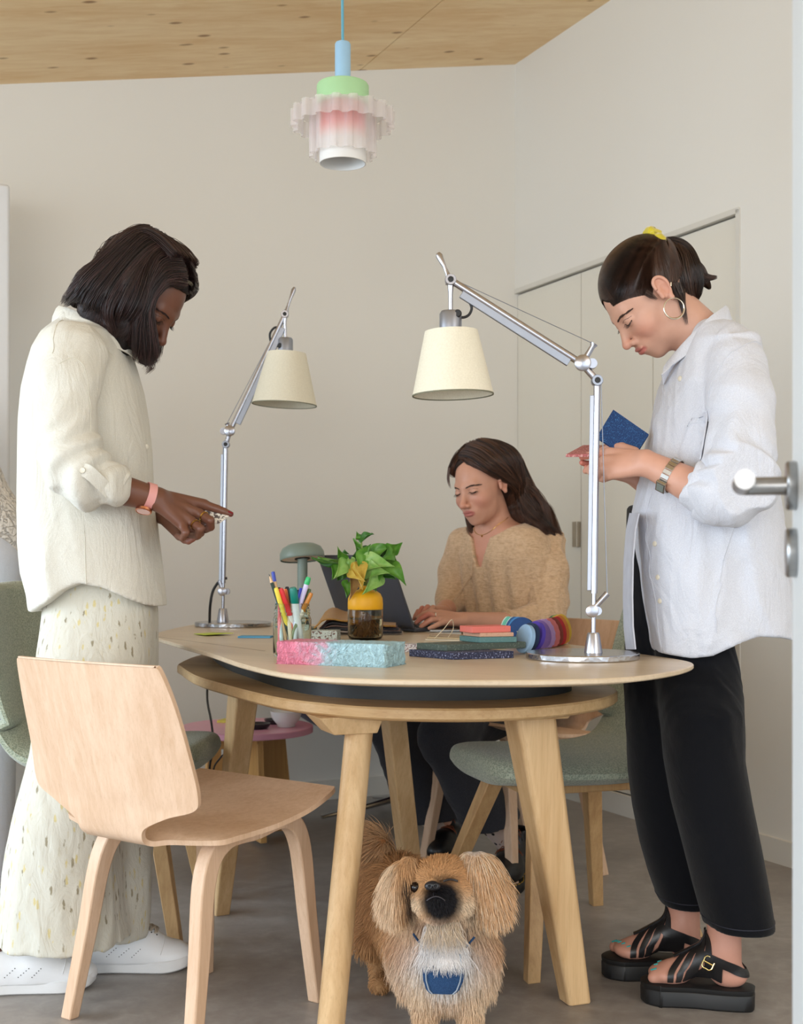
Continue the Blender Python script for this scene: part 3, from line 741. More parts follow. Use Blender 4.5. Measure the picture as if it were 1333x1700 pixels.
def task_lamp(label, d, g, base, cone, elbow2, elbow, lever, head, tip, cap_, shade, cable, low_lev, dz=None):
    """g: pixel->world; all points given as (px,py,doff)"""
    P = lambda p: W(p[0], p[1], d+(p[2] if len(p) > 2 else 0)); k = 0.115/0.115
    s = d/F_PX
    b = P(base); t = thing('task_lamp', label, 'desk lamp', (b[0], b[1], TZ))
    obj('base', lathe([(.113, 0), (.115, .002), (.115, .011), (.1135, .013), (.02, .0135)], (b[0], b[1], TZ+.0003), 96), PCH, t, angle=35)
    c = P(cone); c[2] = TZ+.013
    obj('cone', lathe([(.0185, 0), (.018, .003), (.0125, .038), (.011, .041), (.003, .042)], c, 40), ALU, t, angle=50)
    e2 = P(elbow2); e = P(elbow); lv = P(lever); h = P(head); tp = P(tip)
    obj('lower_stem', cyl(c+(0, 0, .03), P(low_lev[0]), .0045), ALU, t)
    jl = P(low_lev[1]); ys = np.array((0, -1, 0))
    obj('pivot', join(lathe([(.012, 0), (.013, .002), (.013, .006), (.011, .007)], jl-ys*-.012, 28, ys), lathe([(.009, 0), (.010, .01), (.009, .02)], jl+ys*-.012+(.012, 0, 0), 20, ys)), ALU, t, angle=40)
    obj('lever', tube([jl, P(low_lev[2])], [.006, .0065], 14), ALU, t)
    # lower arm: bright tube and satin channel
    a0 = P(low_lev[0]); ctop = e2
    obj('lower_arm', cyl(a0, ctop, .0068), ALU, t)
    dd = np.array((-1.0, .15, 0)); dd /= np.linalg.norm(dd)
    u = (ctop-a0)/np.linalg.norm(ctop-a0)
    R = np.stack([dd, np.cross(u, dd), u], 1)
    obj('channel', box((a0+ctop)/2+dd*.0095-u*.012, (.008, .011, np.linalg.norm(ctop-a0)-.035), R), ALD, t, smooth=False, bevel=.001)
    obj('pivot', join(lathe([(.0105, 0), (.0115, .002), (.0115, .018), (.0105, .02)], ctop+ys*.010, 28, -ys)), ALD, t, angle=40)
    obj('bolt', lathe([(.006, 0), (.005, .002), (.001, .0025)], ctop+ys*.0105, 16, ys), RUB, t)
    obj('link', cyl(ctop, e, .007), ALU, t)
    obj('pivot', join(lathe([(.0150, 0), (.0165, .002), (.0165, .007), (.014, .009)], e+ys*.008, 32, ys), lathe([(.010, 0), (.011, .01), (.010, .02)], e+(.02*np.sign(lv[0]-e[0]), .012, 0), 20, ys)), ALU, t, angle=40)
    obj('lever', tube([e, e+(lv-e)*.85, lv], [.0065, .0055, .0085], 14), ALU, t)
    # upper arm
    obj('upper_arm', cyl(e, h, .0072), ALU, t)
    u = (h-e)/np.linalg.norm(h-e); dn = np.cross(u, (0, 1.0, 0)); dn = dn if dn[2] < 0 else -dn; dn /= np.linalg.norm(dn)
    R = np.stack([dn, np.cross(u, dn), u], 1)
    L = np.linalg.norm(h-e)
    obj('channel', box((e+h)/2+dn*.0125-u*.005, (.015, .011, L*.82), R), ALD, t, smooth=False, bevel=.001)
    obj('pivot', join(lathe([(.0105, 0), (.0115, .002), (.0115, .018), (.0105, .02)], h+ys*.010, 28, -ys)), ALU, t, angle=40)
    obj('bolt', lathe([(.006, 0), (.005, .002), (.001, .0025)], h+ys*.0105, 16, ys), RUB, t)
    obj('handle', tube([h+(0, 0, -.006), h+(tp-h)*.25, h+(tp-h)*.5, h+(tp-h)*.9, tp], [.011, .0045, .004, .0072, .004], 14), ALU, t)
    ct = P((cap_[0], cap_[1])); cbm = P((cap_[0], cap_[2]))
    obj('shade_stem', tube([h+(0, 0, -.008), h+(0, 0, -.03), ct], [.0065, .0045, .0045], 12), ALU, t)
    hc = ct[2]-cbm[2]
    obj('lamp_holder', lathe([(.0225, 0), (.0225, hc-.008), (.019, hc-.002), (.006, hc)], cbm, 40), ALD, t, angle=45)
    obj('cable_plug', lathe([(.0075, 0), (.0085, .004), (.006, .008)], P(cable[0])+(0, -.012, 0), 16, ys), RUB, t)
    # shade: (px_top_center, y_top, half_top_px, px_bot_center, y_bot, half_bot_px)
    tx, ty, tr, bx_, by_, br = shade; A = W(tx, ty, d); B = W(bx_, by_, d); ax = A-B; H = np.linalg.norm(ax)
    sh = obj('lamp_shade', lathe([(br*s, 0), (br*s+.0005, .001), (tr*s, H), (tr*s-.0012, H), (br*s-.0012, .001), (br*s, 0)], B, 72, ax, cap=False), SHD, t, angle=35)
    obj('shade_rim', lathe([(br*s-.0012, -.001), (br*s+.001, -.001), (br*s+.001, .0015), (br*s-.0012, .0015), (br*s-.0012, -.001)], B, 72, ax, cap=False), plain('rim_tape', (120, 118, 96), 0.7), sh)
    obj('shade_top', lathe([(tr*s-.001, H-.004), (.02, H-.003), (.02, H-.001), (tr*s-.001, H-.002), (tr*s-.001, H-.004)], B, 48, ax, cap=False), SHI, sh)
    obj('bulb', lathe([(.002, 0), (.018, .006), (.027, .028), (.02, .05), (.013, .07), (.013, .09)], B+ax*.35, 24, ax), plain('bulb_glass', (225, 222, 214), 0.4), t, angle=60)
    cp = cat([P(c_) for c_ in cable], 8, False); obj('cable', tube(cp, .0028 if d < 3 else .0034, 10), RUB, t)
    W1 = tube([lv, h+(0, 0, .004)], .0009 if d < 3 else .0012, 6); obj('wire', W1, ALD, t)
    W2 = tube([P(low_lev[2]), ctop+(.008*np.sign(P(low_lev[2])[0]-jl[0]), 0, 0)], .0009 if d < 3 else .0012, 6); obj('wire', W2, ALD, t)
    return t
task_lamp('tall articulated chrome task lamp in the right foreground of the table', 2.61, None,
          base=(967, 1090, .02), cone=(985, 1085), elbow2=(991, 632), elbow=(966, 604), lever=(986, 571), head=(748, 465), tip=(727, 420), cap_=(748, 515, 551),
          shade=(749, 550, 44, 752, 656, 67), cable=[(759, 523), (768, 527), (778, 523), (783, 512), (779, 501), (772, 494)],
          low_lev=[(986, 985), (981, 1014), (1008, 985)])
tl = task_lamp('smaller-looking task lamp with cream shade behind the table, left of the plant', 3.92, None,
          base=(387, 1034), cone=(370, 1030), elbow2=(375, 738), elbow=(382, 716), lever=(377, 703), head=(473, 522), tip=(489, 477), cap_=(474, 560, 587),
          shade=(476, 586, 32, 472, 672, 53.5), cable=[(466, 575), (452, 572), (448, 555), (456, 544), (466, 545), (470, 552)],
          low_lev=[(371, 968), (370, 982), (364, 964)])
P4 = lambda x, y, dd=3.92: W(x, y, dd)
obj('cable', tube(cat([P4(377, 960), P4(367, 962), P4(354, 980), P4(349, 1005), P4(348, 1030, 3.98)], 6, False), .0042, 10), RUB, tl)
cbl = cat([W(353, 1043, 4.12), W(347, 1075, 4.16), W(346, 1110, 4.18), W(344, 1160, 4.14), W(351, 1200, 4.02), W(354, 1240, 4.0), W(348, 1275, 4.02), W(352, 1310, 4.05), W(350, 1352, 4.08)], 6, False)
cbl[-1][2] = .004
cb2 = cat([W(353, 1290, 4.03), W(356, 1272, 4.0), (W(366, 1258, 3.98)), W(377, 1243, 4.0), W(382, 1225, 4.06)], 6, False)
pcb = thing('power_cable', 'black power cable hanging down behind the table to the floor', 'cable', (cbl[-1][0], cbl[-1][1], 0))
obj('cord', tube(cbl, .0036, 10), RUB, pcb); obj('cord', tube(cb2, .0028, 8), RUB, pcb)
obj('tag', box(W(371, 1250, 3.985), (.012, .008, .022), rz=.3), plain('white_tag', (230, 228, 222), 0.6), pcb, smooth=False)

# mushroom lamp
mx = W(502, 950, 3.72)[0]; my = 3.72; SG = plain('sage_lacquer', (128, 142, 132), 0.42, var=0.02)
ml = thing('mushroom_lamp', 'small sage green mushroom table lamp behind the pen jar', 'table lamp', (mx, my, TZ))
obj('base', lathe([(.040, 0), (.042, .002), (.042, .008), (.018, .012), (.0145, .016)], (mx, my, TZ), 40), SG, ml, angle=50)
obj('stem', lathe([(.0147, .014), (.0147, .215)], (mx, my, TZ), 40), SG, ml)
ax = np.array((-.085, .155, 1.0)); zc_ = W(0, 929, my)[2]; cS = np.array((mx, my, zc_))
rp_ = [(.0625, 0), (.0640, .001), (.0645, .006), (.0635, .020), (.056, .034), (.040, .043), (.020, .0465), (.001, .047)]
sh = obj('lamp_shade', lathe(rp_+[(.001, .044), (.055, .03), (.061, .018), (.0625, .002)], cS, 64, ax, cap=False), SG, ml, angle=60)
obj('diffuser', lathe([(.001, .004), (.0615, .004), (.0615, .007), (.001, .007)], cS, 64, ax), plain('diffuser_white', (238, 228, 222), 0.6), ml)
obj('collar', lathe([(.022, .001), (.022, .006), (.02, .006)], cS, 32, ax), RUB, ml)
# ---------------------------------------------------------------- things on the table
def TD(py, z=TZ): return (EYE-z)*F_PX/(py-HZ)
def TP(px, py, z=TZ): return W(px, py, TD(py, z))
# long textured block, pink fading to pale blue
def block_mat():
    t = NT('moulded_paper_block'); v = t.coord()
    rotv = t.coord((1, 1, 1), (0, 0, 0.41)); sp = t.n.new('ShaderNodeSeparateXYZ'); t.link(rotv, sp.inputs[0])
    wob = t.noise(t.coord((1, 1, 1.6)), 22, 5, 0.6, 1.5)
    m = t.math('ADD', sp.outputs[0], t.math('MULTIPLY', t.math('SUBTRACT', wob, 0.5), 0.16))
    mr = t.n.new('ShaderNodeMapRange'); mr.inputs[1].default_value = -0.09; mr.inputs[2].default_value = 0.04; t.link(m, mr.inputs[0])
    t.link(t.ramp(mr.outputs[0], [(0.15, S((238, 132, 158))), (0.42, S((226, 176, 196))), (0.60, S((196, 220, 232))), (0.8, S((182, 220, 230)))]), t.b.inputs['Base Color'])
    t.b.inputs['Roughness'].default_value = 0.42
    h = t.noise(t.coord((1, 1, .8)), 70, 4, 0.55, 3.0); t.bump(h, 1.0, 0.012); return t.m
c0 = np.array((-.243, 2.50)); c1 = np.array((-.029, 2.405)); u = (c1-c0)/np.linalg.norm(c1-c0); v = np.array((-u[1], u[0]))
Lb = np.linalg.norm(c1-c0); nx_, ny_, nz_ = 60, 20, 14
def dense_box(c, u, v, L, Wd, H, z0, seed, amp=.0022, n=(110, 40, 20)):
    lo = np.array((0, 0, 0.)); V, Fc = [], []
    def face(o, a, b, na, nb):
        k = len(V); A = np.linspace(0, 1, na+1); Bq = np.linspace(0, 1, nb+1)
        for i in A:
            for j in Bq: V.append(o+a*i+b*j)
        for i in range(na):
            for j in range(nb): Fc.append((k+i*(nb+1)+j, k+(i+1)*(nb+1)+j, k+(i+1)*(nb+1)+j+1, k+i*(nb+1)+j+1))
    X, Y, Z = np.array((*u, 0))*L, np.array((*v, 0))*Wd, np.array((0, 0, H)); o = np.array((*c, z0))
    face(o, Y, X, n[1], n[0]); face(o+Z, X, Y, n[0], n[1]); face(o, X, Z, n[0], n[2]); face(o+Y, Z, X, n[2], n[0]); face(o, Z, Y, n[2], n[1]); face(o+X, Y, Z, n[1], n[2])
    V = np.array(V); ctr = o+(X+Y+Z)/2; q = V-ctr; nz = wn(V.astype(np.float32), seed, 210, n=4, warp=2.0, ridge=True)
    side = 1-0.0; V = V+q/np.linalg.norm(q, axis=1)[:, None]*amp*nz[:, None]*np.where(V[:, 2:3] < z0+.001, 0, 1)
    # round the corners a little
    e = np.abs(np.stack([q@(X/L)/(L/2), q@(Y/Wd)/(Wd/2), q[:, 2]/(H/2)], 1)); lim = 1-np.array([.006/L, .006/Wd, .004/H])*2
    k = (np.clip((e-lim)/(1-lim), 0, 1)); kk = np.sort(k, 1)[:, 1:2]; V = V-q/np.linalg.norm(q, axis=1)[:, None]*(kk*.0022)*np.where(V[:, 2:3] < z0+.001, 0, 1)
    return V, Fc
def weld(o, d=0.0006):
    import bmesh
    bm = bmesh.new(); bm.from_mesh(o.data); bmesh.ops.remove_doubles(bm, verts=bm.verts, dist=d); bmesh.ops.recalc_face_normals(bm, faces=bm.faces); bm.to_mesh(o.data); bm.free()
bo = obj('textured_block', dense_box(c0, u, v, Lb, .094, .044, TZ, 5), block_mat(), angle=50)
weld(bo); tag(bo, 'long embossed block fading from pink to pale blue at the front of the table', 'block')

# terrazzo pieces
def terr(name, base, spots, sc_=160):
    t = NT(name); vo = t.node('ShaderNodeTexVoronoi'); vo.inputs['Scale'].default_value = sc_; t.link(t.coord(), vo.inputs['Vector'])
    n = t.noise(t.coord(), sc_*1.4, 3); r = t.ramp(n, [(0.52, (0, 0, 0)), (0.56, (1, 1, 1))])
    col = t.mix(vo.outputs['Color'], S(spots[0]), S(spots[1])); t.link(t.mix(r, S(base), col), t.b.inputs['Base Color'])
    t.b.inputs['Roughness'].default_value = 0.5; return t.m
p = TP(519, 1066); tag(obj('terrazzo_block', box((p[0]+.030, p[1]+.03, TZ+.014), (.066, .05, .028), rz=-.12), terr('grey_terrazzo', (186, 196, 188), ((40, 48, 46), (120, 70, 50))), smooth=False, bevel=.001), 'grey-green terrazzo block between the pen jar and the fabric swatches', 'sample block')
p = TP(684, 1083); tag(obj('terrazzo_block', box((p[0], p[1]+.02, TZ+.009), (.030, .04, .018), rz=-.1), terr('pale_terrazzo', (206, 204, 204), ((110, 108, 112), (160, 120, 120)), 220), smooth=False, bevel=.001), 'small pale grey speckled block right of the pink and blue block', 'sample block')
p = TP(590, 1078); tag(obj('glass_sample', box((p[0]+.015, p[1]+.0, TZ+.008), (.05, .03, .016), rz=-.1), glass('green_glass', (190, 214, 200), 0.15), smooth=False, bevel=.001), 'clear greenish glass tile in front of the plant jar', 'sample tile')
# notes and cards at the left
tag(obj('sticky_note', sheet(np.array([[TP(322, 1053.5), TP(352, 1051.5)], [TP(341, 1056.5)+(0, 0, .002), TP(388, 1054.8)+(0, 0, .004)]])+(0, 0, .002), .0015), plain('lime_paper', (190, 205, 70), 0.6, var=.02), smooth=False), 'lime green sticky note in front of the rear task lamp', 'note')
tag(obj('card', box((*TP(425, 1058.5)[:2], TZ+.0025), (.085, .05, .004), rz=-.1), plain('blue_card', (78, 150, 186), 0.6, var=.02), smooth=False), 'bright blue card left of the pen jar', 'card')

# pen jar
JX, JY = W(484, 1092, 2.66)[:2]; JY = 2.675
jar = thing('glass_jar', 'clear glass screw-top jar holding pens and pencils', 'jar', (JX, JY, TZ))
GL = glass('clear_glass', (240, 250, 246), 0.0); GL.node_tree.nodes['Principled BSDF'].inputs['IOR'].default_value = 1.16
prof = [(.030, 0), (.037, .003), (.0395, .010), (.0395, .078), (.037, .084), (.0355, .087), (.0375, .089), (.0375, .091), (.0355, .093), (.0375, .096), (.0375, .098), (.0355, .101), (.0355, .109), (.0345, .111),
        (.033, .109), (.033, .087), (.0365, .078), (.0370, .010), (.030, .006), (.001, .006)]
obj('glass_body', lathe(prof, (JX, JY, TZ), 56), GL, jar, angle=70)
def pen(label, px, py, lean, color, capc, kind='pen', r=.0045, L=.14, doff=0.0, capL=.045, bx=None):
    tipp = W(px, py, JY+doff); s = d_ = JY/F_PX
    bot = np.array((JX+(bx if bx is not None else np.clip((JX-tipp[0])*.8, -.026, .026)), JY+np.clip(-doff, -.02, .02), TZ+.009))
    v_ = tipp-bot; L = np.linalg.norm(v_); u_ = v_/L
    t = thing(kind, label, kind, bot, 'pens and pencils in the glass jar')
    body = plain(f'ink_{color}', color, .35, var=.02); cpm = plain(f'ink_{capc}', capc, .35, var=.02)
    if kind == 'pencil':
        obj('shaft', tube([bot, bot+u_*(L-.020)], [r, r], 6), body, t, smooth=False)
        if capc == 'tip':
            pass
        return t, bot, u_, L, r
    obj('barrel', tube([bot, bot+u_*.004, bot+u_*(L-capL)], [r*.7, r, r], 16), body, t, angle=40)
    obj('cap', tube([bot+u_*(L-capL), bot+u_*(L-capL+.002), bot+u_*(L-.004), tipp], [r*1.0, r*1.14, r*1.05, r*.8], 16), cpm, t, angle=40)
    return t, bot, u_, L, r
def pencil(label, px, py, color, doff, bx, sharp=True, endc=None):
    tipp = W(px, py, JY+doff); bot = np.array((JX+bx, JY-doff*.5, TZ+.009)); L = np.linalg.norm(tipp-bot); u_ = (tipp-bot)/L; r = .0038
    t = thing('pencil', label, 'pencil', bot, 'pens and pencils in the glass jar')
    if sharp:
        obj('shaft', tube([bot, bot+u_*(L-.019)], r, 6), plain(f'ink_{color}', color, .35), t, smooth=False)
        obj('sharpened_wood', tube([bot+u_*(L-.019), bot+u_*(L-.005)], [r, .0012], 12), plain('cedar', (222, 186, 150), .7), t)
        obj('lead', tube([bot+u_*(L-.005), tipp], [.0012, .0004], 8), RUB, t)
    else:
        obj('shaft', tube([bot, bot+u_*(L-.022)], r, 8), plain(f'ink_{color}', color, .5), t)
        obj('dipped_end', tube([bot+u_*(L-.022), bot+u_*(L-.001), tipp], [r*1.01, r*1.01, r*.6], 12), plain(f'ink_{endc}', endc, .35), t, angle=40)
pencil('sharpened dark green pencil leaning left, leftmost in the jar', 446.5, 953, (34, 52, 42), .01, .006)
pencil('bare wooden pencil with blue dipped end, second from left in the jar', 453, 949, (206, 168, 130), .022, -.008, False, (50, 70, 170))
pen('yellow felt pen leaning left at the front of the jar', 458, 976, 0, (238, 212, 70), (240, 220, 84), doff=-.024, r=.0046, bx=.004)
pen('white felt pen with long red cap leaning left in the jar', 466, 977, 0, (236, 226, 224), (214, 50, 54), doff=-.022, r=.0048, capL=.062, bx=.020)
pen('orange felt pen behind the red-capped pen', 473, 978, 0, (226, 100, 60), (238, 120, 66), doff=.006, bx=.008)
pen('white marker with wide teal fluted cap in the middle of the jar', 486, 975.5, 0, (232, 232, 236), (0, 122, 108), kind='marker', doff=-.018, r=.0078, capL=.036, bx=.018)
pen('pen with black cap standing just behind the teal marker', 476.5, 974.5, 0, (210, 190, 160), (34, 38, 48), doff=.018, bx=.0)
pen('ballpoint pen with royal blue cap right of the teal marker', 500, 976.5, 0, (220, 224, 240), (52, 70, 190), doff=.008, r=.004, bx=-.004)
pen('lilac and white pen with bright green end, tallest at the right of the jar', 512.5, 958, 0, (206, 200, 236), (48, 178, 104), doff=-.004, r=.0052, capL=.016, bx=-.014)
pen('brown-orange felt pen leaning right over the jar rim', 517, 984.5, 0, (226, 214, 200), (200, 130, 54), doff=-.01, r=.0044, capL=.04, bx=-.02)
pen('olive green pen at the back right of the jar', 514, 978, 0, (120, 128, 90), (78, 100, 62), doff=.016, r=.0042, bx=-.012)
pen('navy-capped pen mostly hidden behind the teal marker', 495, 980, 0, (200, 204, 210), (30, 40, 70), doff=.024, r=.0042, bx=.006)
pen('coral pencil crayon with dark tip leaning left at the back of the jar', 463, 975.5, 0, (226, 90, 96), (64, 30, 36), doff=.016, r=.004, capL=.012, bx=-.024)
pen('pale grey-blue pen low in the jar behind the yellow pen', 460, 984, 0, (196, 210, 216), (120, 150, 156), doff=.020, r=.004, bx=-.018)

# plant in jar with yellow shoulder
VX, VY = W(606.5, 1063, 3.26)[:2]
vs = thing('potted_plant', 'arrowhead plant with green and yellowing leaves in a yellow-topped glass jar', 'plant', (VX, VY, TZ))
obj('glass_vessel', lathe([(.034, 0), (.041, .003), (.0448, .012), (.0448, .074), (.043, .079), (.041, .079), (.0425, .074), (.0425, .012), (.036, .006), (.001, .006)], (VX, VY, TZ), 56), glass('smoked_glass', (230, 226, 210), 0.0, ior=1.25), vs, angle=70)
obj('water', lathe([(.036, .0065), (.0420, .013), (.0420, .052), (.001, .052)], (VX, VY, TZ), 40), glass('water_brown', (234, 222, 196), 0.02, ior=1.2), vs, angle=60)
rs = np.random.RandomState(3); rt = []
for i in range(60):
    a = rs.rand()*2*PI; q = rs.rand()*.034; pts = []
    for k in range(7): pts.append((VX+q*math.cos(a)*(0.3+k/7)+rs.randn()*.002, VY+q*math.sin(a)*(0.3+k/7)+rs.randn()*.002, TZ+.062-k*.0088+rs.rand()*.006)); a += rs.randn()*.35
    pts = [p_ for p_ in pts if p_[2] > TZ+.009]
    if len(pts) > 3: rt.append(tube(cat(pts, 3, False), .0007+rs.rand()*.0008, 5))
rto = obj('roots', join(*rt), plain('brown_roots', (140, 98, 56), .7, var=.2), vs); rto['kind'] = 'stuff'
obj('yellow_shoulder', lathe([(.0435, 0), (.0442, .001), (.0445, .014), (.0435, .028), (.038, .040), (.028, .047), (.0175, .050), (.015, .052), (.015, .060), (.012, .060), (.012, .051), (.025, .045), (.036, .037), (.0415, .024), (.0425, .002)], (VX, VY, TZ+.076), 56), plain('mustard_rubber', (240, 176, 20), .5, var=.03), vs, angle=60)
def leaf_mat(name, a, b):
    t = NT(name); f = t.noise(t.coord(), 45, 4); t.link(t.ramp(f, [(0.35, S(a)), (0.65, S(b))]), t.b.inputs['Base Color'])
    t.b.inputs['Roughness'].default_value = 0.42; t.bump(t.noise(t.coord(), 160, 3), 0.3, 0.001)
    t.b.inputs['Subsurface Weight'].default_value = 0.0; return t.m
LG = [leaf_mat('leaf_green', (70, 128, 40), (104, 158, 58)), leaf_mat('leaf_light', (128, 176, 84), (158, 196, 110)), leaf_mat('leaf_dark', (44, 96, 34), (66, 120, 44)), leaf_mat('leaf_yellow', (222, 196, 96), (206, 170, 70)), leaf_mat('leaf_brown', (176, 140, 88), (150, 110, 70))]
def leaf(base, tip, wd, m, roll=0., curl=.15, d0=(0, -1, 0)):
    b, t_ = np.array(base), np.array(tip); L = np.linalg.norm(t_-b); u_ = (t_-b)/L; n_ = np.array(d0, float); n_ = n_-u_*(n_@u_); n_ /= np.linalg.norm(n_); s_ = np.cross(u_, n_)
    c_, s2 = math.cos(roll), math.sin(roll); s_, n_ = s_*c_+n_*s2, n_*c_-s_*s2
    # arrowhead outline: lobes behind the stalk joint
    G = []; ns = 13
    for i in range(ns):
        q = i/(ns-1); x = -0.22+1.22*q
        hw = wd*np.interp(x, [-.22, -.15, 0, .15, .35, .6, .85, 1.0], [.20, .62, .92, 1.0, .84, .52, .16, .01])
        row = []
        for w_ in np.linspace(-1, 1, 9):
            xx = x
            if x < 0.0: xx = x*(abs(w_)**0.7)
            row.append(b+u_*L*xx+s_*hw*w_+n_*(L*(-curl*(max(x, 0))**2)+L*.18*abs(w_)*hw/wd-.0)+n_*0.004*math.sin(q*7+w_*3))
        G.append(row)
    return sheet(np.array(G), .0006)
LV = [((602, 928), (612, 905, -.02), .022, 0, .4), ((601, 928), (589, 893, .01), .017, 0, -.5), ((600, 895), (617, 884, -.01), .015, 2, .9), ((598, 893), (592, 884), .012, 0, .2),
      ((570, 925), (561, 912, -.03), .014, 0, .3), ((560, 930), (527, 930, .02), .015, 0, 1.1), ((563, 934), (518, 932, -.02), .010, 2, 1.0), ((570, 918), (578, 919), .010, 2, .2),
      ((562, 942), (552, 958, -.03), .017, 0, -.2), ((573, 936), (558, 958, -.04), .022, 1, .3), ((580, 930), (575, 955, -.02), .019, 1, -.4), ((604, 920), (600, 955, -.03), .020, 0, 0),
      ((618, 920), (652, 903, .0), .022, 0, .6), ((628, 915), (648, 905, .02), .018, 2, .2), ((648, 912), (667, 904, -.01), .022, 0, -.5), ((650, 918), (636, 928, -.03), .020, 0, .3),
      ((606, 935), (650, 936, -.05), .028, 1, .5), ((610, 945), (640, 950, -.05), .026, 1, .1), ((645, 940), (674, 967, -.03), .024, 0, .5), ((640, 945), (655, 962, .0), .020, 2, -.3),
      ((627, 958), (606, 984, -.05), .022, 1, .2), ((625, 950), (622, 978, -.03), .024, 0, -.3), ((596, 940), (601, 972, -.06), .022, 3, .1), ((586, 946), (598, 962, -.07), .020, 3, -.4), ((590, 958), (583, 992, -.05), .017, 4, .3),
      ((578, 968), (576, 990, -.02), .018, 0, .2), ((616, 930), (634, 945, .02), .028, 2, .0), ((596, 915), (606, 930, .03), .026, 2, .3), ((640, 925), (662, 940, .02), .022, 2, -.2), ((568, 950), (560, 965, .02), .016, 2, .2)]
nk = np.array((VX, VY, TZ+.13)); stm = []
for bse, tip_, wd_, mi, ro in LV:
    dt = tip_[2] if len(tip_) > 2 else 0
    B_ = W(bse[0], bse[1], VY+dt*.6); T_ = W(tip_[0], tip_[1], VY+dt*1.4-.01)
    obj('leaf', leaf(B_, T_, wd_*1.02, mi, ro), LG[mi], vs, angle=80)
    mid = (nk+B_)/2+np.array((0, 0, .012)); obj('stalk', tube(cat([nk+(rs.randn()*.004, rs.randn()*.004, -.02), nk+(rs.randn()*.004, 0, .01), mid, B_], 4, False), [.0013]*13, 6), plain('stalk_green', (140, 160, 80), .5), vs)

# fabric swatch bundle
SWC = [((176, 130, 62), (140, 98, 44)), ((120, 84, 76), (90, 64, 66)), ((70, 68, 72), (40, 40, 46)), ((150, 120, 108), (116, 92, 84)), ((60, 58, 60), (34, 34, 38)), ((186, 166, 148), (150, 132, 118))]
sx0, sy0 = W(590, 1050, 3.52)[:2]
wr = np.random.RandomState(8)
for i, (ca_, cb_) in enumerate(SWC):
    z0 = TZ+.002+(5-i)*.0045; G = []
    ns = 22
    for q in np.linspace(0, 1, ns):
        row = []
        for w_ in np.linspace(-1, 1, 6):
            x = sx0-.095+q*.205-(.0 if i else .012)*(1-q)+.004*i*(q > .9); y = sy0+w_*.05+.012*(i % 2)
            arch = .030*math.exp(-((q-.18)/.16)**2)*(1-.14*i)+.004*math.sin(q*9+i)*.3+(.024*math.exp(-((q-.48)/.2)**2))*(1-.15*i)
            edge = -.014*math.exp(-(q/.05)**2)*(1 if i < 3 else 0)
            arch *= (.45+.275*(w_+1)) if i == 0 else (.8+.1*w_); row.append((x, y+(w_*.03 if i == 0 else 0), max(z0+arch*(1.25 if i == 0 else 1)+edge, TZ+.002+.0035*(5-i))))
        G.append(row)
    tag(obj('fabric_swatch', sheet(np.array(G), .0035), fabric(f'swatch_{i}', ca_, weave=380, rgb2=cb_, wstr=1.0), angle=60),
        ['mustard ribbed fabric swatch, topmost of the folded pile', 'plum brown swatch just under the mustard one', 'charcoal swatch in the middle of the pile', 'dusty pink-brown swatch in the pile', 'black swatch near the bottom of the pile', 'beige swatch, lowest of the folded pile'][i], 'fabric swatch', 'fabric swatches behind the plant jar')

# laptop
HA, HB = np.array((.040, 3.580)), np.array((-.175, 3.865)); hu = (HB-HA)/np.linalg.norm(HB-HA); hn = np.array((-hu[1], hu[0])); hn = hn if hn[0] > 0 else -hn
LPM = plain('space_grey', (78, 80, 88), .45, .35, var=.02); KEY = plain('black_keys', (26, 26, 28), .5, var=.02)
lp = thing('laptop', 'dark grey open laptop in front of the seated woman', 'laptop', (*((HA+HB)/2), TZ))
def pl(a, b, z): return (*(HA+hu*a+hn*b), z)
LW = np.linalg.norm(HB-HA)
obj('base', hexa([pl(0, -.004, TZ+.001), pl(LW, -.004, TZ+.001), pl(LW, .225, TZ+.001), pl(0, .225, TZ+.001), pl(0, -.004, TZ+.012), pl(LW, -.004, TZ+.012), pl(LW, .225, TZ+.012), pl(0, .225, TZ+.012)]), LPM, lp, smooth=False, bevel=.003)
kb = []
for r_ in range(6):
    for c_ in range(13):
        a = .025+c_*(LW-.05)/12; b = .03+r_*.018; kb.append(box(pl(a, b, TZ+.0128), (.013, .013, .0014), rz=math.atan2(hu[1], hu[0])))
o = obj('keys', join(*kb), KEY, lp, smooth=False)
tx = -hn*.085
lidp = [pl(0, -.001, TZ+.010), pl(LW, -.001, TZ+.010), pl(LW, -.009, TZ+.010), pl(0, -.009, TZ+.010)]
up_ = (*tx, .205); lidp += [tuple(np.array(p_)+up_) for p_ in lidp]
obj('lid', hexa(lidp), LPM, lp, smooth=False, bevel=.003)
sc_p = [pl(.008, .0004, TZ+.018), pl(LW-.008, .0004, TZ+.018), pl(LW-.008, -.002, TZ+.018), pl(.008, -.002, TZ+.018)]; sc_p += [tuple(np.array(p_)+np.array(up_)*.93) for p_ in sc_p]
obj('screen', hexa(sc_p), plain('screen_glass', (30, 32, 36), .15, var=.02), lp, smooth=False)
# phone lying by the laptop
PH = TP(756, 1050); ph = thing('phone', 'silver-edged phone lying flat beside the laptop', 'phone', (PH[0], PH[1]+.02, TZ))
obj('body', box((PH[0], PH[1]+.02, TZ+.005), (.145, .07, .008), rz=.03), plain('phone_edge', (170, 172, 176), .3, .8), ph, smooth=False, bevel=.003, seg=3)
obj('glass_face', box((PH[0], PH[1]+.02, TZ+.0092), (.141, .066, .0008), rz=.03), plain('screen_glass', (30, 32, 36), .15), ph, smooth=False)
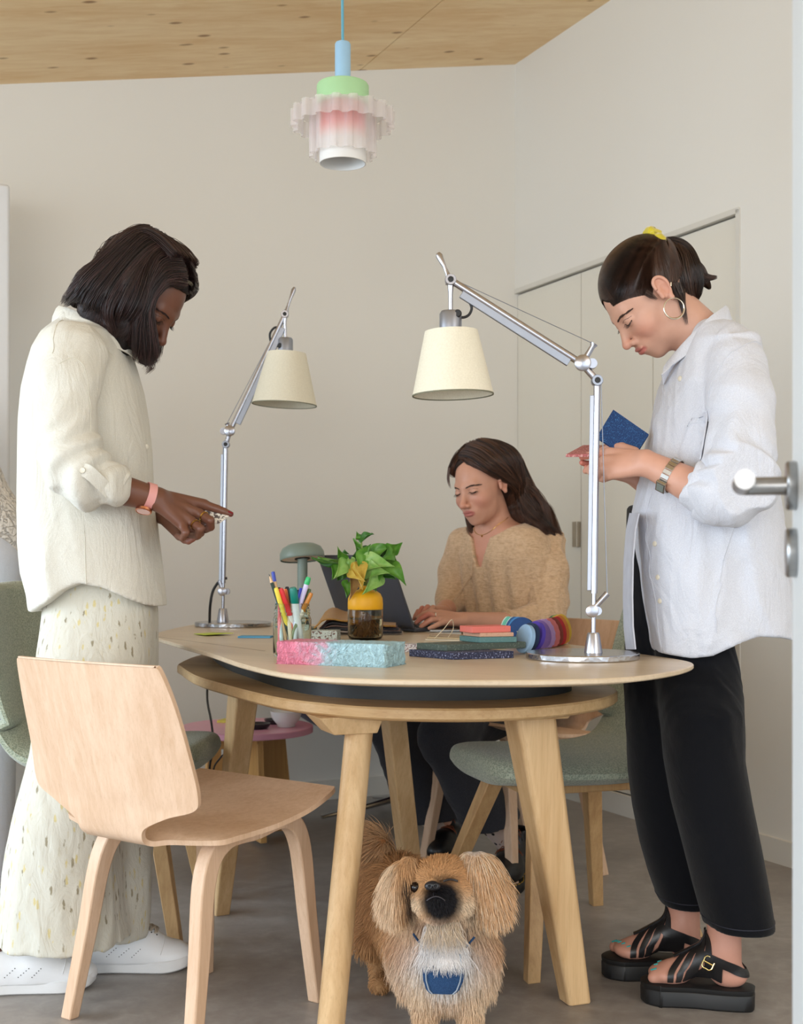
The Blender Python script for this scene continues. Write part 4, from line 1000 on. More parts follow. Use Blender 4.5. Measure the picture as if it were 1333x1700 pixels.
# swatch sticks on a cord with brass bead
ST0 = TP(712, 1066); ST1 = TP(772, 1076)
STC = [((150, 86, 76), 'reddish'), ((214, 196, 168), 'cream'), ((226, 214, 190), 'ivory'), ((206, 184, 148), 'sand'), ((170, 148, 120), 'tan')]
for i, (c_, nm) in enumerate(STC):
    a = -.27-.05*i; cx_ = (ST0[0]+ST1[0])/2+.004*i; cy_ = (ST0[1]+ST1[1])/2+.004*i-.0
    tag(obj('wood_sample', box((cx_, cy_, TZ+.002+.0046*i), (.115, .022, .0042), rz=a), wood(f'sample_{nm}', c_, tuple(int(v*.85) for v in c_), rough=.6), smooth=False, bevel=.0004),
        f'thin {nm} wood sample strip in the fanned bundle left of the coral tile', 'wood sample', 'thin wood sample strips')
lp0 = W(719, 1058, 2.95); cr = cat([W(721, 1060, 2.98), W(736, 1045, 2.98), W(748, 1030, 2.99), W(752, 1032, 3.0), W(752, 1045, 3.02), W(744, 1058, 3.0)], 7, False)
tag(obj('cord_loop', tube(cr, .0009, 8), plain('cream_cord', (220, 206, 176), .7)), 'thin cream cord loop tying the wood sample strips', 'cord')
bd = TP(700, 1079, TZ+.008); bead = thing('brass_bead', 'small brass bead on a knotted cord beside the wood samples', 'bead', (bd[0], bd[1], TZ))
BRS = plain('brass', (150, 118, 60), .35, .9); bdv = np.array((1, .5, .1))
obj('bead', lathe([(.002, -.011), (.0055, -.010), (.0070, -.004), (.005, -.002), (.0070, .001), (.0070, .006), (.004, .010), (.001, .011)], (bd[0], bd[1], TZ+.0085), 24, bdv), BRS, bead, angle=60)
obj('cord', tube(cat([(bd[0]+.008, bd[1]+.004, TZ+.009), (bd[0]+.016, bd[1]+.002, TZ+.012), (bd[0]+.024, bd[1]+.010, TZ+.005), (bd[0]+.034, bd[1]+.006, TZ+.004)], 5, False), .0012, 8), plain('cream_cord', (220, 206, 176), .7), bead)

# material sample stack
def slabbox(fl, fr, depth, z0, h, name, label, mat, skew=0.0):
    """fl, fr: front bottom corners (px) at height z0"""
    A_ = W(fl[0], 0, fl[1])[:2]; B_ = W(fr[0], 0, fr[1])[:2]; u2 = (B_-A_)/np.linalg.norm(B_-A_); v2 = np.array((-u2[1], u2[0]))+u2*skew
    c4 = [A_, B_, B_+v2*depth, A_+v2*depth]
    return tag(obj(name, hexa([(*p_, z0) for p_ in c4]+[(*p_, z0+h) for p_ in c4]), mat, smooth=False, bevel=.0012), label, 'sample tile')
def speck(name, base, dots, scale=260, thr=.60):
    t = NT(name); n = t.noise(t.coord((1, 1, 1)), scale, 3, .6, .5); t.link(t.mix(t.ramp(n, [(thr-.03, (0, 0, 0)), (thr+.03, (1, 1, 1))]), S(base), S(dots)), t.b.inputs['Base Color'])
    t.b.inputs['Roughness'].default_value = .7; t.bump(n, .4, .001); return t.m
slabbox((752, 2.60), (853, 2.645), .12, TZ, .0145, 'felt_slab', 'navy speckled felt slab, lowest of the sample stack', speck('navy_felt', (34, 38, 66), (150, 156, 190), 300, .60), -.42)
slabbox((742, 2.64), (873, 2.74), .085, TZ+.0146, .013, 'stone_slab', 'dark green stone slab on the navy slab', speck('green_stone', (72, 84, 76), (104, 116, 106)), -.25)
slabbox((797, 2.70), (858, 2.72), .075, TZ+.0277, .0115, 'teal_slab', 'small teal slab under the beige tile', speck('teal_slab', (86, 124, 124), (104, 140, 138)), -.3)
slabbox((797, 2.71), (853, 2.73), .060, TZ+.0393, .0085, 'beige_tile', 'thin beige tile under the coral tile', speck('beige_tile', (206, 160, 134), (190, 146, 120)), -.3)
slabbox((784, 2.70), (848, 2.745), .062, TZ+.0479, .013, 'coral_tile', 'coral pink tile with a small hole, topmost of the sample stack', speck('coral', (226, 120, 108), (206, 104, 92), 120, .66), .1)
slabbox((766, 2.86), (800, 2.86), .06, TZ, .020, 'pink_tile', 'pale pink translucent tile behind the coral tile', plain('pale_pink_tile', (224, 190, 176), .3))

# colour sample discs, a threaded row standing on edge
DS = [((840, 1052), 3.14, .031, 75, (226, 240, 232), 'white-mint'), ((843, 1052), 3.11, .032, 72, (112, 208, 186), 'mint green'), ((850, 1053), 3.08, .032, 68, (226, 236, 240), 'white'),
      ((853, 1054), 3.05, .033, 62, (50, 96, 150), 'denim blue'), ((859, 1056), 3.02, .0335, 55, (70, 140, 206), 'sky blue'), ((866, 1058), 2.98, .034, 35, (34, 72, 128), 'royal blue'),
      ((925, 1052), 3.16, .033, -40, (44, 106, 84), 'dark green'), ((929, 1053), 3.13, .034, -46, (176, 196, 86), 'olive lime'), ((933, 1055), 3.10, .035, -52, (232, 190, 66), 'yellow'), ((930, 1057), 3.06, .0345, -54, (232, 140, 60), 'orange'),
      ((926, 1058), 3.03, .0335, -55, (206, 44, 54), 'red'), ((920, 1059), 3.00, .0335, -54, (150, 62, 50), 'brick brown'), ((914, 1059), 2.965, .033, -52, (226, 128, 130), 'salmon pink scalloped'),
      ((905, 1060), 2.93, .033, -48, (196, 160, 220), 'lilac scalloped'), ((896, 1061), 2.90, .0325, -40, (144, 112, 186), 'soft purple'), ((888, 1062), 2.84, .0325, 60, (84, 64, 176), 'deep violet'), ((879, 1063), 2.80, .032, 62, (34, 54, 88), 'navy'), ((872, 1063), 2.765, .031, 62, (150, 184, 216), 'pale blue')]
for (px_, py_), d_, r_, a_, c_, nm in DS:
    cx_, cy_ = W(px_, py_, d_)[:2]; a = math.radians(a_); nrm = np.array((-math.sin(a), -math.cos(a), .22)); nrm /= np.linalg.norm(nrm)
    zc2 = TZ+r_*math.sqrt(1-nrm[2]**2)+.0055*nrm[2]+.0005; n = 64
    sc_l = 'scallop' in nm; X_, Y_, Z_ = frame(nrm); an = np.arange(n)*2*PI/n; V = []
    for rr, zz in ((.6, -.0055), (.95, -.0055), (1, -.0045), (1, .0045), (.95, .0055), (.6, .0055)):
        rad_ = r_*rr*(1+(.03*np.cos(an*14) if sc_l else 0)); V.append(np.array((cx_, cy_, zc2))+Z_*zz+np.outer(rad_*np.cos(an), X_)+np.outer(rad_*np.sin(an), Y_))
    Fc = [(i*n+j, i*n+(j+1) % n, (i+1)*n+(j+1) % n, (i+1)*n+j) for i in range(5) for j in range(n)]+[tuple(range(n-1, -1, -1)), tuple(5*n+j for j in range(n))]
    tag(obj('sample_disc', (np.vstack(V), Fc), plain(f'disc_{c_}', c_, .75, var=.05, vscale=120, bump=.4, bscale=300), angle=50), f'{nm} round colour sample disc standing on edge beside the stone stack', 'sample disc', 'round colour sample discs')
p1, p2 = W(858, 1048, 2.945), W(872, 1056, 2.935)
tag(obj('thread', tube(cat([p1, W(864, 1053, 2.94), p2], 5, False), .0009, 6), plain('white_thread', (226, 222, 210), .7)), 'short white thread on the royal blue disc', 'thread')
# ---------------------------------------------------------------- people: shared anatomy
EAR_S = None
def head_frame(yaw, pitch, roll=0.0):
    """yaw: 0 faces the camera, + turns to image left; pitch + looks down. returns (3,3) columns right, forward, up"""
    ch, sh, cp, sp = math.cos(yaw), math.sin(yaw), math.cos(pitch), math.sin(pitch)
    f = np.array((-sh*cp, -ch*cp, -sp)); u = np.array((-sh*sp, -ch*sp, cp)); r = np.cross(f, u)
    if roll: c, s = math.cos(roll), math.sin(roll); r, u = r*c+u*s, u*c-r*s
    return np.stack([r, f, u], 1)
EARPTS = [(.006, .008), (.002, .020), (-.008, .025), (-.018, .019), (-.022, .006), (-.018, -.009), (-.010, -.020), (-.006, -.028)]
def head_sdf(Q, slim=1.0, lips=1.0, mound=1.0):
    Q = np.array(Q, np.float32); A = Q.copy(); A[:, 0] = np.abs(A[:, 0]); k = A
    d = smin(ell(Q, (0, -.020, .034), (.0725, .096, .084)), ell(Q, (0, .030, -.020), (.0580*slim, .058, .084)), .030)
    d = smin(d, ell(Q, (0, .030, -.064), (.0480*slim, .046, .040)), .022)
    d = smin(d, ell(Q, (0, .066, -.092), (.019, .016, .015)), .022)
    d = smin(d, ell(k, (.036*slim, .054, -.030), (.024, .026, .022)), .018)
    d = smin(d, cap(k, (0, .082, .014), (.034, .070, .019), .0085, .0075), .014)
    d = smax(d, -ell(k, (.031, .104, -.001), (.020, .020, .0155)), .013)
    d = smin(d, ell(k, (.031, .0705, -.001), (.0145, .0145, .0135)), .004)
    d = smin(d, cap(Q, (0, .078, .010), (0, .1045, -.033), .0075, .0088), .012)
    d = smin(d, ell(Q, (0, .1065, -.0365), (.0095, .0095, .0085)), .006)
    d = smin(d, ell(k, (.0115, .0955, -.0400), (.0065, .0085, .0065)), .006)
    d = smax(d, -ell(k, (.0062, .1015, -.0475), (.0032, .0048, .0035)), .002)
    d = smin(d, ell(Q, (0, .076, -.062), (.027, .020*mound, .022)), .014)
    d = smin(d, ell(Q, (0, .0945, -.0600), (.0215, .0062*lips, .0048*lips)), .0035)
    d = smin(d, ell(Q, (0, .0925, -.0695), (.0185, .0072*lips, .0058*lips)), .0035)
    d = smax(d, -ell(Q, (0, .1035, -.0648), (.024, .0060, .0013)), .0015)
    # ears
    e = ell(k, (.0745, -.008, -.002), (.0055, .0160, .025))
    near_ = k[:, 0] > .055
    if near_.any():
        ep_ = cat([(.081, y, z) for y, z in EARPTS], 3, False); er_ = np.interp(np.linspace(0, 7, len(ep_)), range(8), [.0036]*5+[.0034, .0042, .0060])
        ch_ = np.full(len(k), .05, np.float32); ch_[near_] = chain(k[near_], ep_, er_, 0.0); e = smin(e, ch_, .004)
    e = smin(e, cap(k, (.077, .004, -.006), (.077, .006, -.014), .0042), .004)
    e = smax(e, -ell(k, (.0845, -.009, -.004), (.0085, .0085, .0125)), .004)
    return smin(d, e, .005)
def surf_y(x, z, slim=1.0):
    y = np.linspace(.13, .0, 260); Q = np.column_stack([np.full(260, x), y, np.full(260, z)]).astype(np.float32)
    d = head_sdf(Q, slim); i = np.argmax(d < 0); return y[i]
def head_cols(Q, skin, lip, flush):
    c = np.tile(np.array(S(skin), np.float32), (len(Q), 1)); L = np.array(S(lip), np.float32); Fl = np.array(S(flush), np.float32)
    a = np.abs(Q[:, 0])
    w = np.exp(-(((a-.040)/.022)**2+((Q[:, 1]-.065)/.03)**2+((Q[:, 2]+.035)/.022)**2))*.6
    w = np.maximum(w, np.exp(-((a/.016)**2+((Q[:, 1]-.108)/.014)**2+((Q[:, 2]+.038)/.014)**2))*.55)
    w = np.maximum(w, np.exp(-(((a-.08)/.01)**2+((Q[:, 1]+.01)/.03)**2+((Q[:, 2])/.035)**2))*.35)
    c = c*(1-w[:, None])+Fl*w[:, None]
    t = ((a/.0225)**2+((Q[:, 2]+.0648)/.0105)**2); w = np.clip((1.25-t)*2.2, 0, 1)*(Q[:, 1] > .084)
    return c*(1-w[:, None])+L*w[:, None]
def face_parts(person, c, R, slim, brow, lash=(30, 20, 18), bw=1.0, open_=0.0, white=True):
    def wp(x, y, z): return np.array(c)+R@np.array((x, y, z))
    bm, lm, em = plain(f'brow_{brow}', brow, .8), plain(f'lash_{lash}', lash, .7), None
    for s in (-1, 1):
        rs = np.random.RandomState(4); st = []
        for i in range(60):
            q = i/59; x = .0125+.034*q; z = .0128+.0060*math.sin(q*2.3)-.003*q+rs.randn()*.0009
            x2 = x+.006+.002*q; z2 = z+.0035*(1-q*1.5)
            A_ = wp(s*x, surf_y(x, z, slim)+.0002, z); B_ = wp(s*x2, surf_y(min(x2, .052), z2, slim)+.0006, z2); st.append(tube([A_, (A_+B_)/2+R[:, 1]*.0004, B_], [.0008*bw, .0008*bw, .0003], 5))
        obj('eyebrow', join(*st), bm, person)
        # lowered lid edge with lashes
        pts = []; la = []
        for q in np.linspace(-1, 1, 11):
            x = .031+.0135*q; z = -.0058-open_*.0+.0042*q*q-.001*q; pts.append(wp(s*x, surf_y(x, z, slim)+.0003, z))
            y0 = surf_y(x, z, slim)
            la.append(tube([wp(s*x, y0, z), wp(s*(x+.0015*q+.001), y0+.0045, z-.0030), wp(s*(x+.003*q+.0015), y0+.0080, z-.0035)], [.0005, .0004, .0001], 4))
        obj('eyelashes', join(tube(cat(pts, 3, False), .0008, 6), *la), lm, person)
        pts = [wp(s*(.031+.0145*q), surf_y(.031+.0145*q, .0075-.004*q*q, slim)+.0001, .0075-.004*q*q) for q in np.linspace(-1, 1, 9)]
        obj('eyelid_crease', tube(cat(pts, 3, False), .0005, 5), plain(f'lidline_{brow}', tuple(int(v*.7+20) for v in brow), .8), person)

def hand_arm(joints):
    """joints: dict elbow, wrist, re, rw, knuckles[4], kr, fingers[list of (pts, radii)], thumb(pts, radii), flat"""
    J = joints
    def f(P):
        w = J['wrist']; fl = J.get('palm_n', None)
        d = chain(P, [J['elbow'], (np.array(J['elbow'])+np.array(w))/2, w], [J['re'], J.get('rm', (J['re']+J['rw'])/2*1.02), J['rw']], .0)
        kr = J.get('kr', .0125)
        wo = J.get('wo', (np.array(J['knuckles'][0])-np.array(J['knuckles'][3])))
        wo = np.asarray(wo)/np.linalg.norm(wo)
        for i, k_ in enumerate(J['knuckles']):
            s = np.array(w)+wo*(.5-i/3)*.026
            d = smin(d, cap(P, s, k_, J['rw']*.62, kr*(1-.06*i)), .010)
        for pts, rs in J['fingers']: d = smin(d, chain(P, pts, rs, .0015), .0035)
        pts, rs = J['thumb']; d = smin(d, chain(P, pts, rs, .003), .006)
        return d
    pts = [J['wrist'], *J['knuckles'], *[p for f_ in J['fingers'] for p in f_[0]], *J['thumb'][0]]
    lo, hi = bounds(pts, .035)
    e = np.array(J['elbow']); lo = np.minimum(lo, e-.055); hi = np.maximum(hi, e+.055)
    return sdf_mesh(f, lo, hi, J.get('h', .0022)), f
def skin_cols(V, skin, dark=None, spots=()):
    c = np.tile(np.array(S(skin), np.float32), (len(V), 1))
    for p, r, col in spots:
        w = np.clip(1.6*(1-np.linalg.norm(V-np.asarray(p), axis=1)/r), 0, 1)[:, None]; c = c*(1-w)+np.array(S(col), np.float32)*w
    return c
def hair_mat(name, rgb, rough=.32, coat=0.0):
    t = NT(name); a = t.node('ShaderNodeHairInfo'); c = S(rgb); at = t.node('ShaderNodeAttribute'); at.attribute_name = 'Col'
    r = t.ramp(a.outputs['Random'], [(0.0, tuple(v*.55 for v in c)), (0.55, c), (1.0, tuple(min(1, v*2.0) for v in c))])
    t.link(t.mix(1.0, r, at.outputs['Color'], 'MULTIPLY'), t.b.inputs['Base Color'])
    t.b.inputs['Roughness'].default_value = rough; t.b.inputs['Specular IOR Level'].default_value = .5
    return t.m
def hair_base_mat(name, rgb):
    t = NT(name); c = S(rgb); f = t.noise(t.coord((1, 1, 1)), 90, 4)
    t.link(t.ramp(f, [(0.3, tuple(v*.6 for v in c)), (0.7, c)]), t.b.inputs['Base Color'])
    t.b.inputs['Roughness'].default_value = .6; t.b.inputs['Specular IOR Level'].default_value = .3; t.bump(f, .5, .002); return t.m
def on_shell(f, P, off=0.0, it=6):
    """push points onto the surface f=off"""
    P = np.array(P, np.float32)
    for _ in range(it):
        d = f(P)-off; g = np.stack([f(P+vec(*(np.eye(3)[i]*.001)))-f(P-vec(*(np.eye(3)[i]*.001))) for i in range(3)], 1); g /= np.linalg.norm(g, axis=1)[:, None]+1e-9
        P = P-g*d[:, None]
    return P
def zlev(rows, d, ry):
    """rows: (py, px_left, px_right, half_depth[, dy]) at depth d -> stack rows z, cx, cy, rx, ry"""
    out = []
    for r in rows:
        a, b = W(r[1], r[0], d), W(r[2], r[0], d)
        out.append((a[2], (a[0]+b[0])/2, d+(r[4] if len(r) > 4 else 0), (b[0]-a[0])/2, r[3]))
    return out
# ---------------------------------------------------------------- woman on the left: cream shirt, patterned trousers, white trainers
DL = 2.85
pL = thing('person', 'standing woman in a loose cream shirt and patterned wide trousers, looking down at a card', 'person', (W(150, 1600, DL)[0], DL, 0))
SKL = attr_mat('skin_deep', .42, .0, .12, 300, .45)
SK = (112, 72, 55)
cL = W(237, 492, DL); RL = head_frame(-math.radians(74), math.radians(47))
RLf = RL.astype(np.float32); cLf = cL.astype(np.float32)
nkL = [W(212, 525, DL), W(165, 575, DL+.0), W(140, 640, DL)]
def fL(P):
    Q = (P-cLf)@RLf
    return smin(head_sdf(Q, .98, 1.25), chain(P, nkL, [.050, .054, .075]), .02)
V, Q_ = sdf_mesh(fL, *bounds([cL, *nkL], .145), .0024)
colr = head_cols((V-cL)@RL, SK, (116, 60, 58), (118, 70, 54))
# near arm
n = lambda x, y, d: W(x, y, d)
kn = [n(338, 838, 2.745), n(330, 853, 2.715), n(318, 866, 2.69), n(303, 873, 2.675)]
JL1 = dict(elbow=n(150, 800, 2.63), wrist=n(262, 829, 2.68), re=.036, rm=.031, rw=.0245, knuckles=kn, kr=.0125, wo=n(262, 815, 2.70)-n(262, 840, 2.66),
           fingers=[([kn[0], n(361, 845, 2.745), n(372, 849, 2.745), n(383, 853.5, 2.745)], [.0105, .0088, .0078, .0062]),
                    ([kn[1], n(349, 864, 2.70), n(350, 875, 2.715), n(341, 880, 2.735)], [.0105, .0092, .0082, .007]),
                    ([kn[2], n(333, 878, 2.67), n(329, 889, 2.685), n(318, 889, 2.71)], [.0100, .0088, .0078, .0066]),
                    ([kn[3], n(309, 884, 2.66), n(303, 893, 2.675), n(294, 890, 2.70)], [.0090, .0078, .0068, .006])],
           thumb=([n(285, 838, 2.73), n(315, 846, 2.775), n(338, 853, 2.79), n(355, 858, 2.79)], [.014, .0125, .0095, .0078]))
(V1, Q1), _ = hand_arm(JL1)
kf = [n(312, 868, 2.83), n(310, 878, 2.80), n(305, 886, 2.78), n(298, 890, 2.765)]
JL2 = dict(elbow=n(190, 825, 3.02), wrist=n(272, 853, 2.87), re=.036, rm=.031, rw=.0235, knuckles=kf, kr=.0115,
           fingers=[([kf[0], n(330, 872, 2.80), n(343, 872, 2.775), n(352, 868, 2.765)], [.0095, .0082, .0074, .0062]),
                    ([kf[1], n(328, 882, 2.775), n(338, 880, 2.75), n(345, 875, 2.74)], [.0095, .0082, .0074, .0062]),
                    ([kf[2], n(318, 893, 2.755), n(327, 891, 2.74), n(335, 886, 2.73)], [.0092, .0078, .007, .006]),
                    ([kf[3], n(306, 897, 2.745), n(313, 899, 2.735), n(321, 895, 2.73)], [.0082, .007, .0064, .0056])],
           thumb=([n(285, 855, 2.82), n(308, 858, 2.80), n(330, 862, 2.785), n(346, 864, 2.775)], [.0125, .011, .0085, .0072]))
(V2, Q2), _ = hand_arm(JL2)
def coreL(P): return smin(chain(P, [W(150, 600, DL), W(150, 800, DL), W(160, 1000, DL)], [.08, .08, .085]), np.minimum(chain(P, [W(150, 1000, 2.84), W(115, 1280, 2.80), W(25, 1500, 2.76), W(-18, 1585, 2.75)], [.05, .045, .032, .028]), chain(P, [W(170, 1000, 2.90), W(165, 1500, 2.90), W(160, 1570, 2.90)], [.05, .036, .030])), .03)
V3, Q3 = sdf_mesh(coreL, *bounds([W(150, 600, DL), W(-18, 1580, 2.77), W(165, 1570, 2.9), W(160, 1000, DL)], .13), .012)
c1, c2, c3 = skin_cols(V1, SK, spots=[(n(383, 853, 2.745), .009, (110, 28, 36)), (n(340, 876, 2.70), .02, (124, 76, 64))]), skin_cols(V2, SK, spots=[(n(320, 893, 2.73), .03, (140, 88, 72))]), skin_cols(V3, SK)
Vb, Qb = jmesh([(V, Q_), (V1, Q1), (V2, Q2), (V3, Q3)])
obj('body', (Vb, Qb), SKL, pL, angle=0, col=np.vstack([colr, c1, c2, c3]))
face_parts(pL, cL, RL, .98, (44, 26, 22), bw=.6)
# nails
def nail(p, dirv, nrm, mat, person, s=1.0):
    x, y, d = frame(dirv, nrm); G = [[np.array(p)+d*a*.0055*s+x*b*.0042*s*(1-.25*max(a, 0))+y*(.0014*(1-b*b)) for b in np.linspace(-1, 1, 5)] for a in np.linspace(-1, 1, 4)]
    obj('nail', sheet(np.array(G), .0006), mat, person)
nail(n(383, 850.6, 2.741), n(383, 853.5, 2.745)-n(372, 849, 2.745), (0, -.3, 1), plain('nail_red', (130, 24, 40), .2), pL)

# shirt
CREAM = fabric('cream_linen', (222, 219, 208), weave=700, wstr=.25, crease=.65, cscale=9, rgb2=(208, 204, 192), cdist=.012, stretch=(1.4, 1.4, .7))
lvL = zlev([(528, 96, 186, .055), (545, 84, 196, .09), (560, 74, 206, .135), (585, 62, 216, .16), (610, 55, 224, .17), (650, 46, 235, .18), (700, 41, 243, .185), (750, 38, 249, .18), (800, 37, 252, .18), (850, 36, 257, .18), (900, 37, 263, .18), (950, 43, 270, .18), (990, 54, 275, .18), (1020, 60, 278, .18)], DL, .2)
hx = [W(x, y, DL) for x, y in ((55, 1008), (75, 1014), (110, 998), (140, 976), (165, 966), (200, 973), (235, 990), (262, 1003), (280, 1006))]
hxx, hxz = np.array([p[0] for p in hx]), np.array([p[2] for p in hx])
slE = [n(118, 588, 2.69), n(112, 640, 2.655), n(110, 700, 2.63), n(120, 760, 2.61), n(140, 795, 2.61), n(175, 803, 2.625), n(188, 806, 2.635)]
slR = [.070, .064, .060, .064, .060, .048, .041]
slF = [n(150, 590, 3.01), n(165, 700, 3.06), n(185, 800, 3.03), n(225, 830, 2.96)]
def shirtL(P):
    d = stack(P, lvL, 2.3, k=.03)
    # side vent fold
    w = wn(P, 11, 9, (1.3, 1.3, .55), .9, 4); low = np.clip((1.25-P[:, 2])/.5, 0.15, 1)
    d = d-.0125*w*low-.006*wn(P, 12, 24, (1.5, 1, .5), 1.0, 3, True)*low
    s = chain(P, slE, slR, .02)
    el = np.exp(-np.linalg.norm(P-n(150, 800, 2.61).astype(np.float32), axis=1)**2/.012)
    s = s-.006*wn(P, 21, 17, (1, 1, .8), 1.0, 4)-.004*wn(P, 22, 34, (1, 1, .6), 1.2, 3, True)-.008*el*np.sin((P[:, 0]*.5-P[:, 2]*.35)*190+3*np.sin(P[:, 2]*30))
    d = smin(d, s, .007)
    s2 = chain(P, slF, [.07, .062, .058, .045], .02); d = smin(d, s2, .02)
    d = smax(d, np.interp(P[:, 0], hxx, hxz).astype(np.float32)-P[:, 2], .004)
    # soft piping seams: shoulder and yoke
    return smin(d, chain(P, [W(112, 528, DL-.05), W(150, 535, DL-.075), W(185, 560, DL-.055), W(204, 585, DL-.02)], [.016, .018, .014, .008]), .012)
lo = np.array([W(20, 0, DL)[0]-.02, 2.50, W(0, 1030, DL)[2]]); hi = np.array([W(290, 0, DL)[0], 3.14, W(0, 515, DL)[2]])
V, Q_ = sdf_mesh(shirtL, lo, hi, .005)
shL = obj('shirt', (V, Q_), CREAM, pL, angle=0)
SEAM = plain('cream_seam', (216, 212, 198), .8)
def seam(pts, f, name='seam', r=.0016, mat=None, par=None, m=8):
    P = on_shell(f, cat(pts, m, False), .0005); return obj(name, tube(P, r, 7), mat or SEAM, par)
seam([W(100, 600, 2.64), W(108, 555, 2.68), W(120, 537, 2.73), W(140, 546, 2.72), W(170, 570, 2.72), W(196, 590, 2.74)], shirtL, r=.0009, par=shL)
seam([n(98, 605, 2.6), n(120, 590, 2.6), n(140, 600, 2.6), n(152, 630, 2.6), n(154, 680, 2.6), n(148, 730, 2.6)], shirtL, r=.0008, par=shL)
seam([W(142, 840, 2.62), W(142, 900, 2.63), W(143, 966, 2.63)], shirtL, r=.0008, par=shL)
# collar
def collar(name, spine, hgt, flare, mat, par, th=.003, fn=None):
    P = cat(spine, 6, False); m = len(P); G = []
    cc_ = P.mean(0)
    for i, p_ in enumerate(P):
        o = (p_-cc_)*(1, 1, 0); o /= np.linalg.norm(o)+1e-9; q = i/(m-1); hh = np.interp(q, np.linspace(0, 1, len(hgt)), hgt)
        G.append([p_+(0, 0, -.004)+o*.002, p_+(0, 0, hh*.6)+o*.001, p_+(0, 0, hh)+o*.005, p_+(0, 0, hh*.8)+o*(.012*flare), p_+(0, 0, hh*.1)+o*(.022*flare), p_+(0, 0, -hh*.75)+o*(.026*flare)])
    return obj(name, sheet(np.array(G), th), mat, par, angle=60)
collar('collar', [W(214, 592, DL-.01), W(200, 575, DL-.055), W(165, 556, DL-.078), W(125, 537, DL-.065), W(104, 529, DL-.02), W(103, 528, DL+.03), W(125, 536, DL+.07), W(165, 553, DL+.08), W(204, 578, DL+.055)], [.016, .024, .026, .026, .026, .026, .02], .8, CREAM, shL)
# rolled cuff with tab and button
def cuff(name, c, ax, r0, r1, L, mat, par, seed=1, th=.004, flat=(1, 1)):
    n_ = 44; X_, Y_, Z_ = frame(ax); an = np.arange(n_)*2*PI/n_; rs = np.random.RandomState(seed); V = []
    prof_ = [(-.5, 0.90), (-.48, 1.0), (-.2, 1.03), (0, 1.02), (.3, 1.04), (.46, 1.03), (.5, .97), (.46, .88), (.2, .86)]
    ph = rs.rand(4)*6
    for t_, k in prof_:
        r_ = (r0+(r1-r0)*(t_+.5))*k*(1+.035*np.sin(an*2+ph[0]+t_*2)+.025*np.sin(an*5+ph[1]+t_*4)+.012*np.sin(an*9+ph[2]))
        V.append(np.asarray(c)+Z_*(t_*L)+np.outer(Z_*.004, np.sin(an*3+ph[3])).T+np.outer(r_*np.cos(an)*flat[0], X_)+np.outer(r_*np.sin(an)*flat[1], Y_))
    m = len(prof_); Fc = [(i*n_+j, i*n_+(j+1) % n_, (i+1)*n_+(j+1) % n_, (i+1)*n_+j) for i in range(m-1) for j in range(n_)]
    return obj(name, (np.vstack(V), Fc), mat, par, angle=60)
cuff('cuff', n(187, 806, 2.632), n(205, 812, 2.64)-n(165, 797, 2.62), .0395, .0375, .040, CREAM, shL)
cuff('cuff', n(171, 800, 2.622), n(205, 812, 2.64)-n(165, 797, 2.62), .045, .0435, .036, CREAM, shL, 3)
tb_ = [n(132, 779, 2.553), n(146, 783, 2.548), n(165, 800, 2.560), n(182, 817, 2.580)]
G = []
for i, p_ in enumerate(cat(tb_, 6, False)):
    q = i/18; w_ = .0135*(.55 if i == 0 else 1); G.append([p_+np.array((.55, 0, .85))*a*w_+(0, -.001, 0) for a in (-1, -.3, .3, 1)])
obj('sleeve_tab', sheet(np.array(G), .003), CREAM, shL, angle=60)
obj('button', lathe([(.0055, 0), (.006, .001), (.0055, .0022), (.004, .0018), (.001, .0018)], n(137, 781, 2.545), 20, (0, -1, .1)), plain('shell_button', (226, 220, 204), .3), shL, angle=50)
for y in (741,): obj('button', lathe([(.005, 0), (.0055, .001), (.0045, .002), (.001, .0018)], on_shell(shirtL, [W(247, y, DL-.03)])[0], 20, (.8, -.6, 0)), plain('shell_button', (226, 220, 204), .3), shL, angle=50)

# trousers
def patt():
    t = NT('crinkled_gold_fleck_cloth'); v = t.coord((1, 1, .28))
    base = S((208, 205, 192)); vo = t.node('ShaderNodeTexVoronoi'); vo.inputs['Scale'].default_value = 80; vo.inputs['Randomness'].default_value = .95; t.link(v, vo.inputs['Vector'])
    n1 = t.noise(t.coord((1, 1, .5)), 260, 3); m = t.math('ADD', vo.outputs['Distance'], t.math('MULTIPLY', t.math('SUBTRACT', n1, .5), .5))
    f = t.ramp(m, [(0.16, (1, 1, 1)), (0.27, (0, 0, 0))]); f2 = t.ramp(t.noise(t.coord((1, 1, .12)), 190, 3), [(0.62, (0, 0, 0)), (0.70, (1, 1, 1))])
    pick = t.node('ShaderNodeSeparateColor'); t.link(vo.outputs['Color'], pick.inputs[0])
    c = t.mix(t.math('MULTIPLY', f2, .5), base, S((192, 184, 158))); fl = t.mix(t.math('GREATER_THAN', pick.outputs[0], .6), S((206, 190, 130)), S((134, 122, 92)))
    t.link(t.mix(t.math('MULTIPLY', f, .85), c, fl), t.b.inputs['Base Color'])
    t.b.inputs['Roughness'].default_value = .75; t.b.inputs['Sheen Weight'].default_value = .2
    b2 = t.n.new('ShaderNodeBump'); b2.inputs['Strength'].default_value = .5; b2.inputs['Distance'].default_value = .008; t.link(t.noise(t.coord((1.4, 1.4, .5)), 20, 5, .55, 1.8), b2.inputs['Height'])
    b1 = t.bump(n1, .3, .001); t.link(b2.outputs[0], b1.inputs['Normal']); return t.m
PAT = patt()
dn, df = 2.77, 2.90
tn = zlev([(955, 75, 235, .09, .04), (1010, 66, 250, .10, .03), (1090, 60, 250, .115, .01), (1180, 60, 235, .12), (1250, 50, 222, .125), (1320, 32, 210, .13), (1400, 14, 202, .135), (1500, 0, 205, .14), (1535, -5, 210, .14), (1560, -8, 213, .14)], dn, .12)
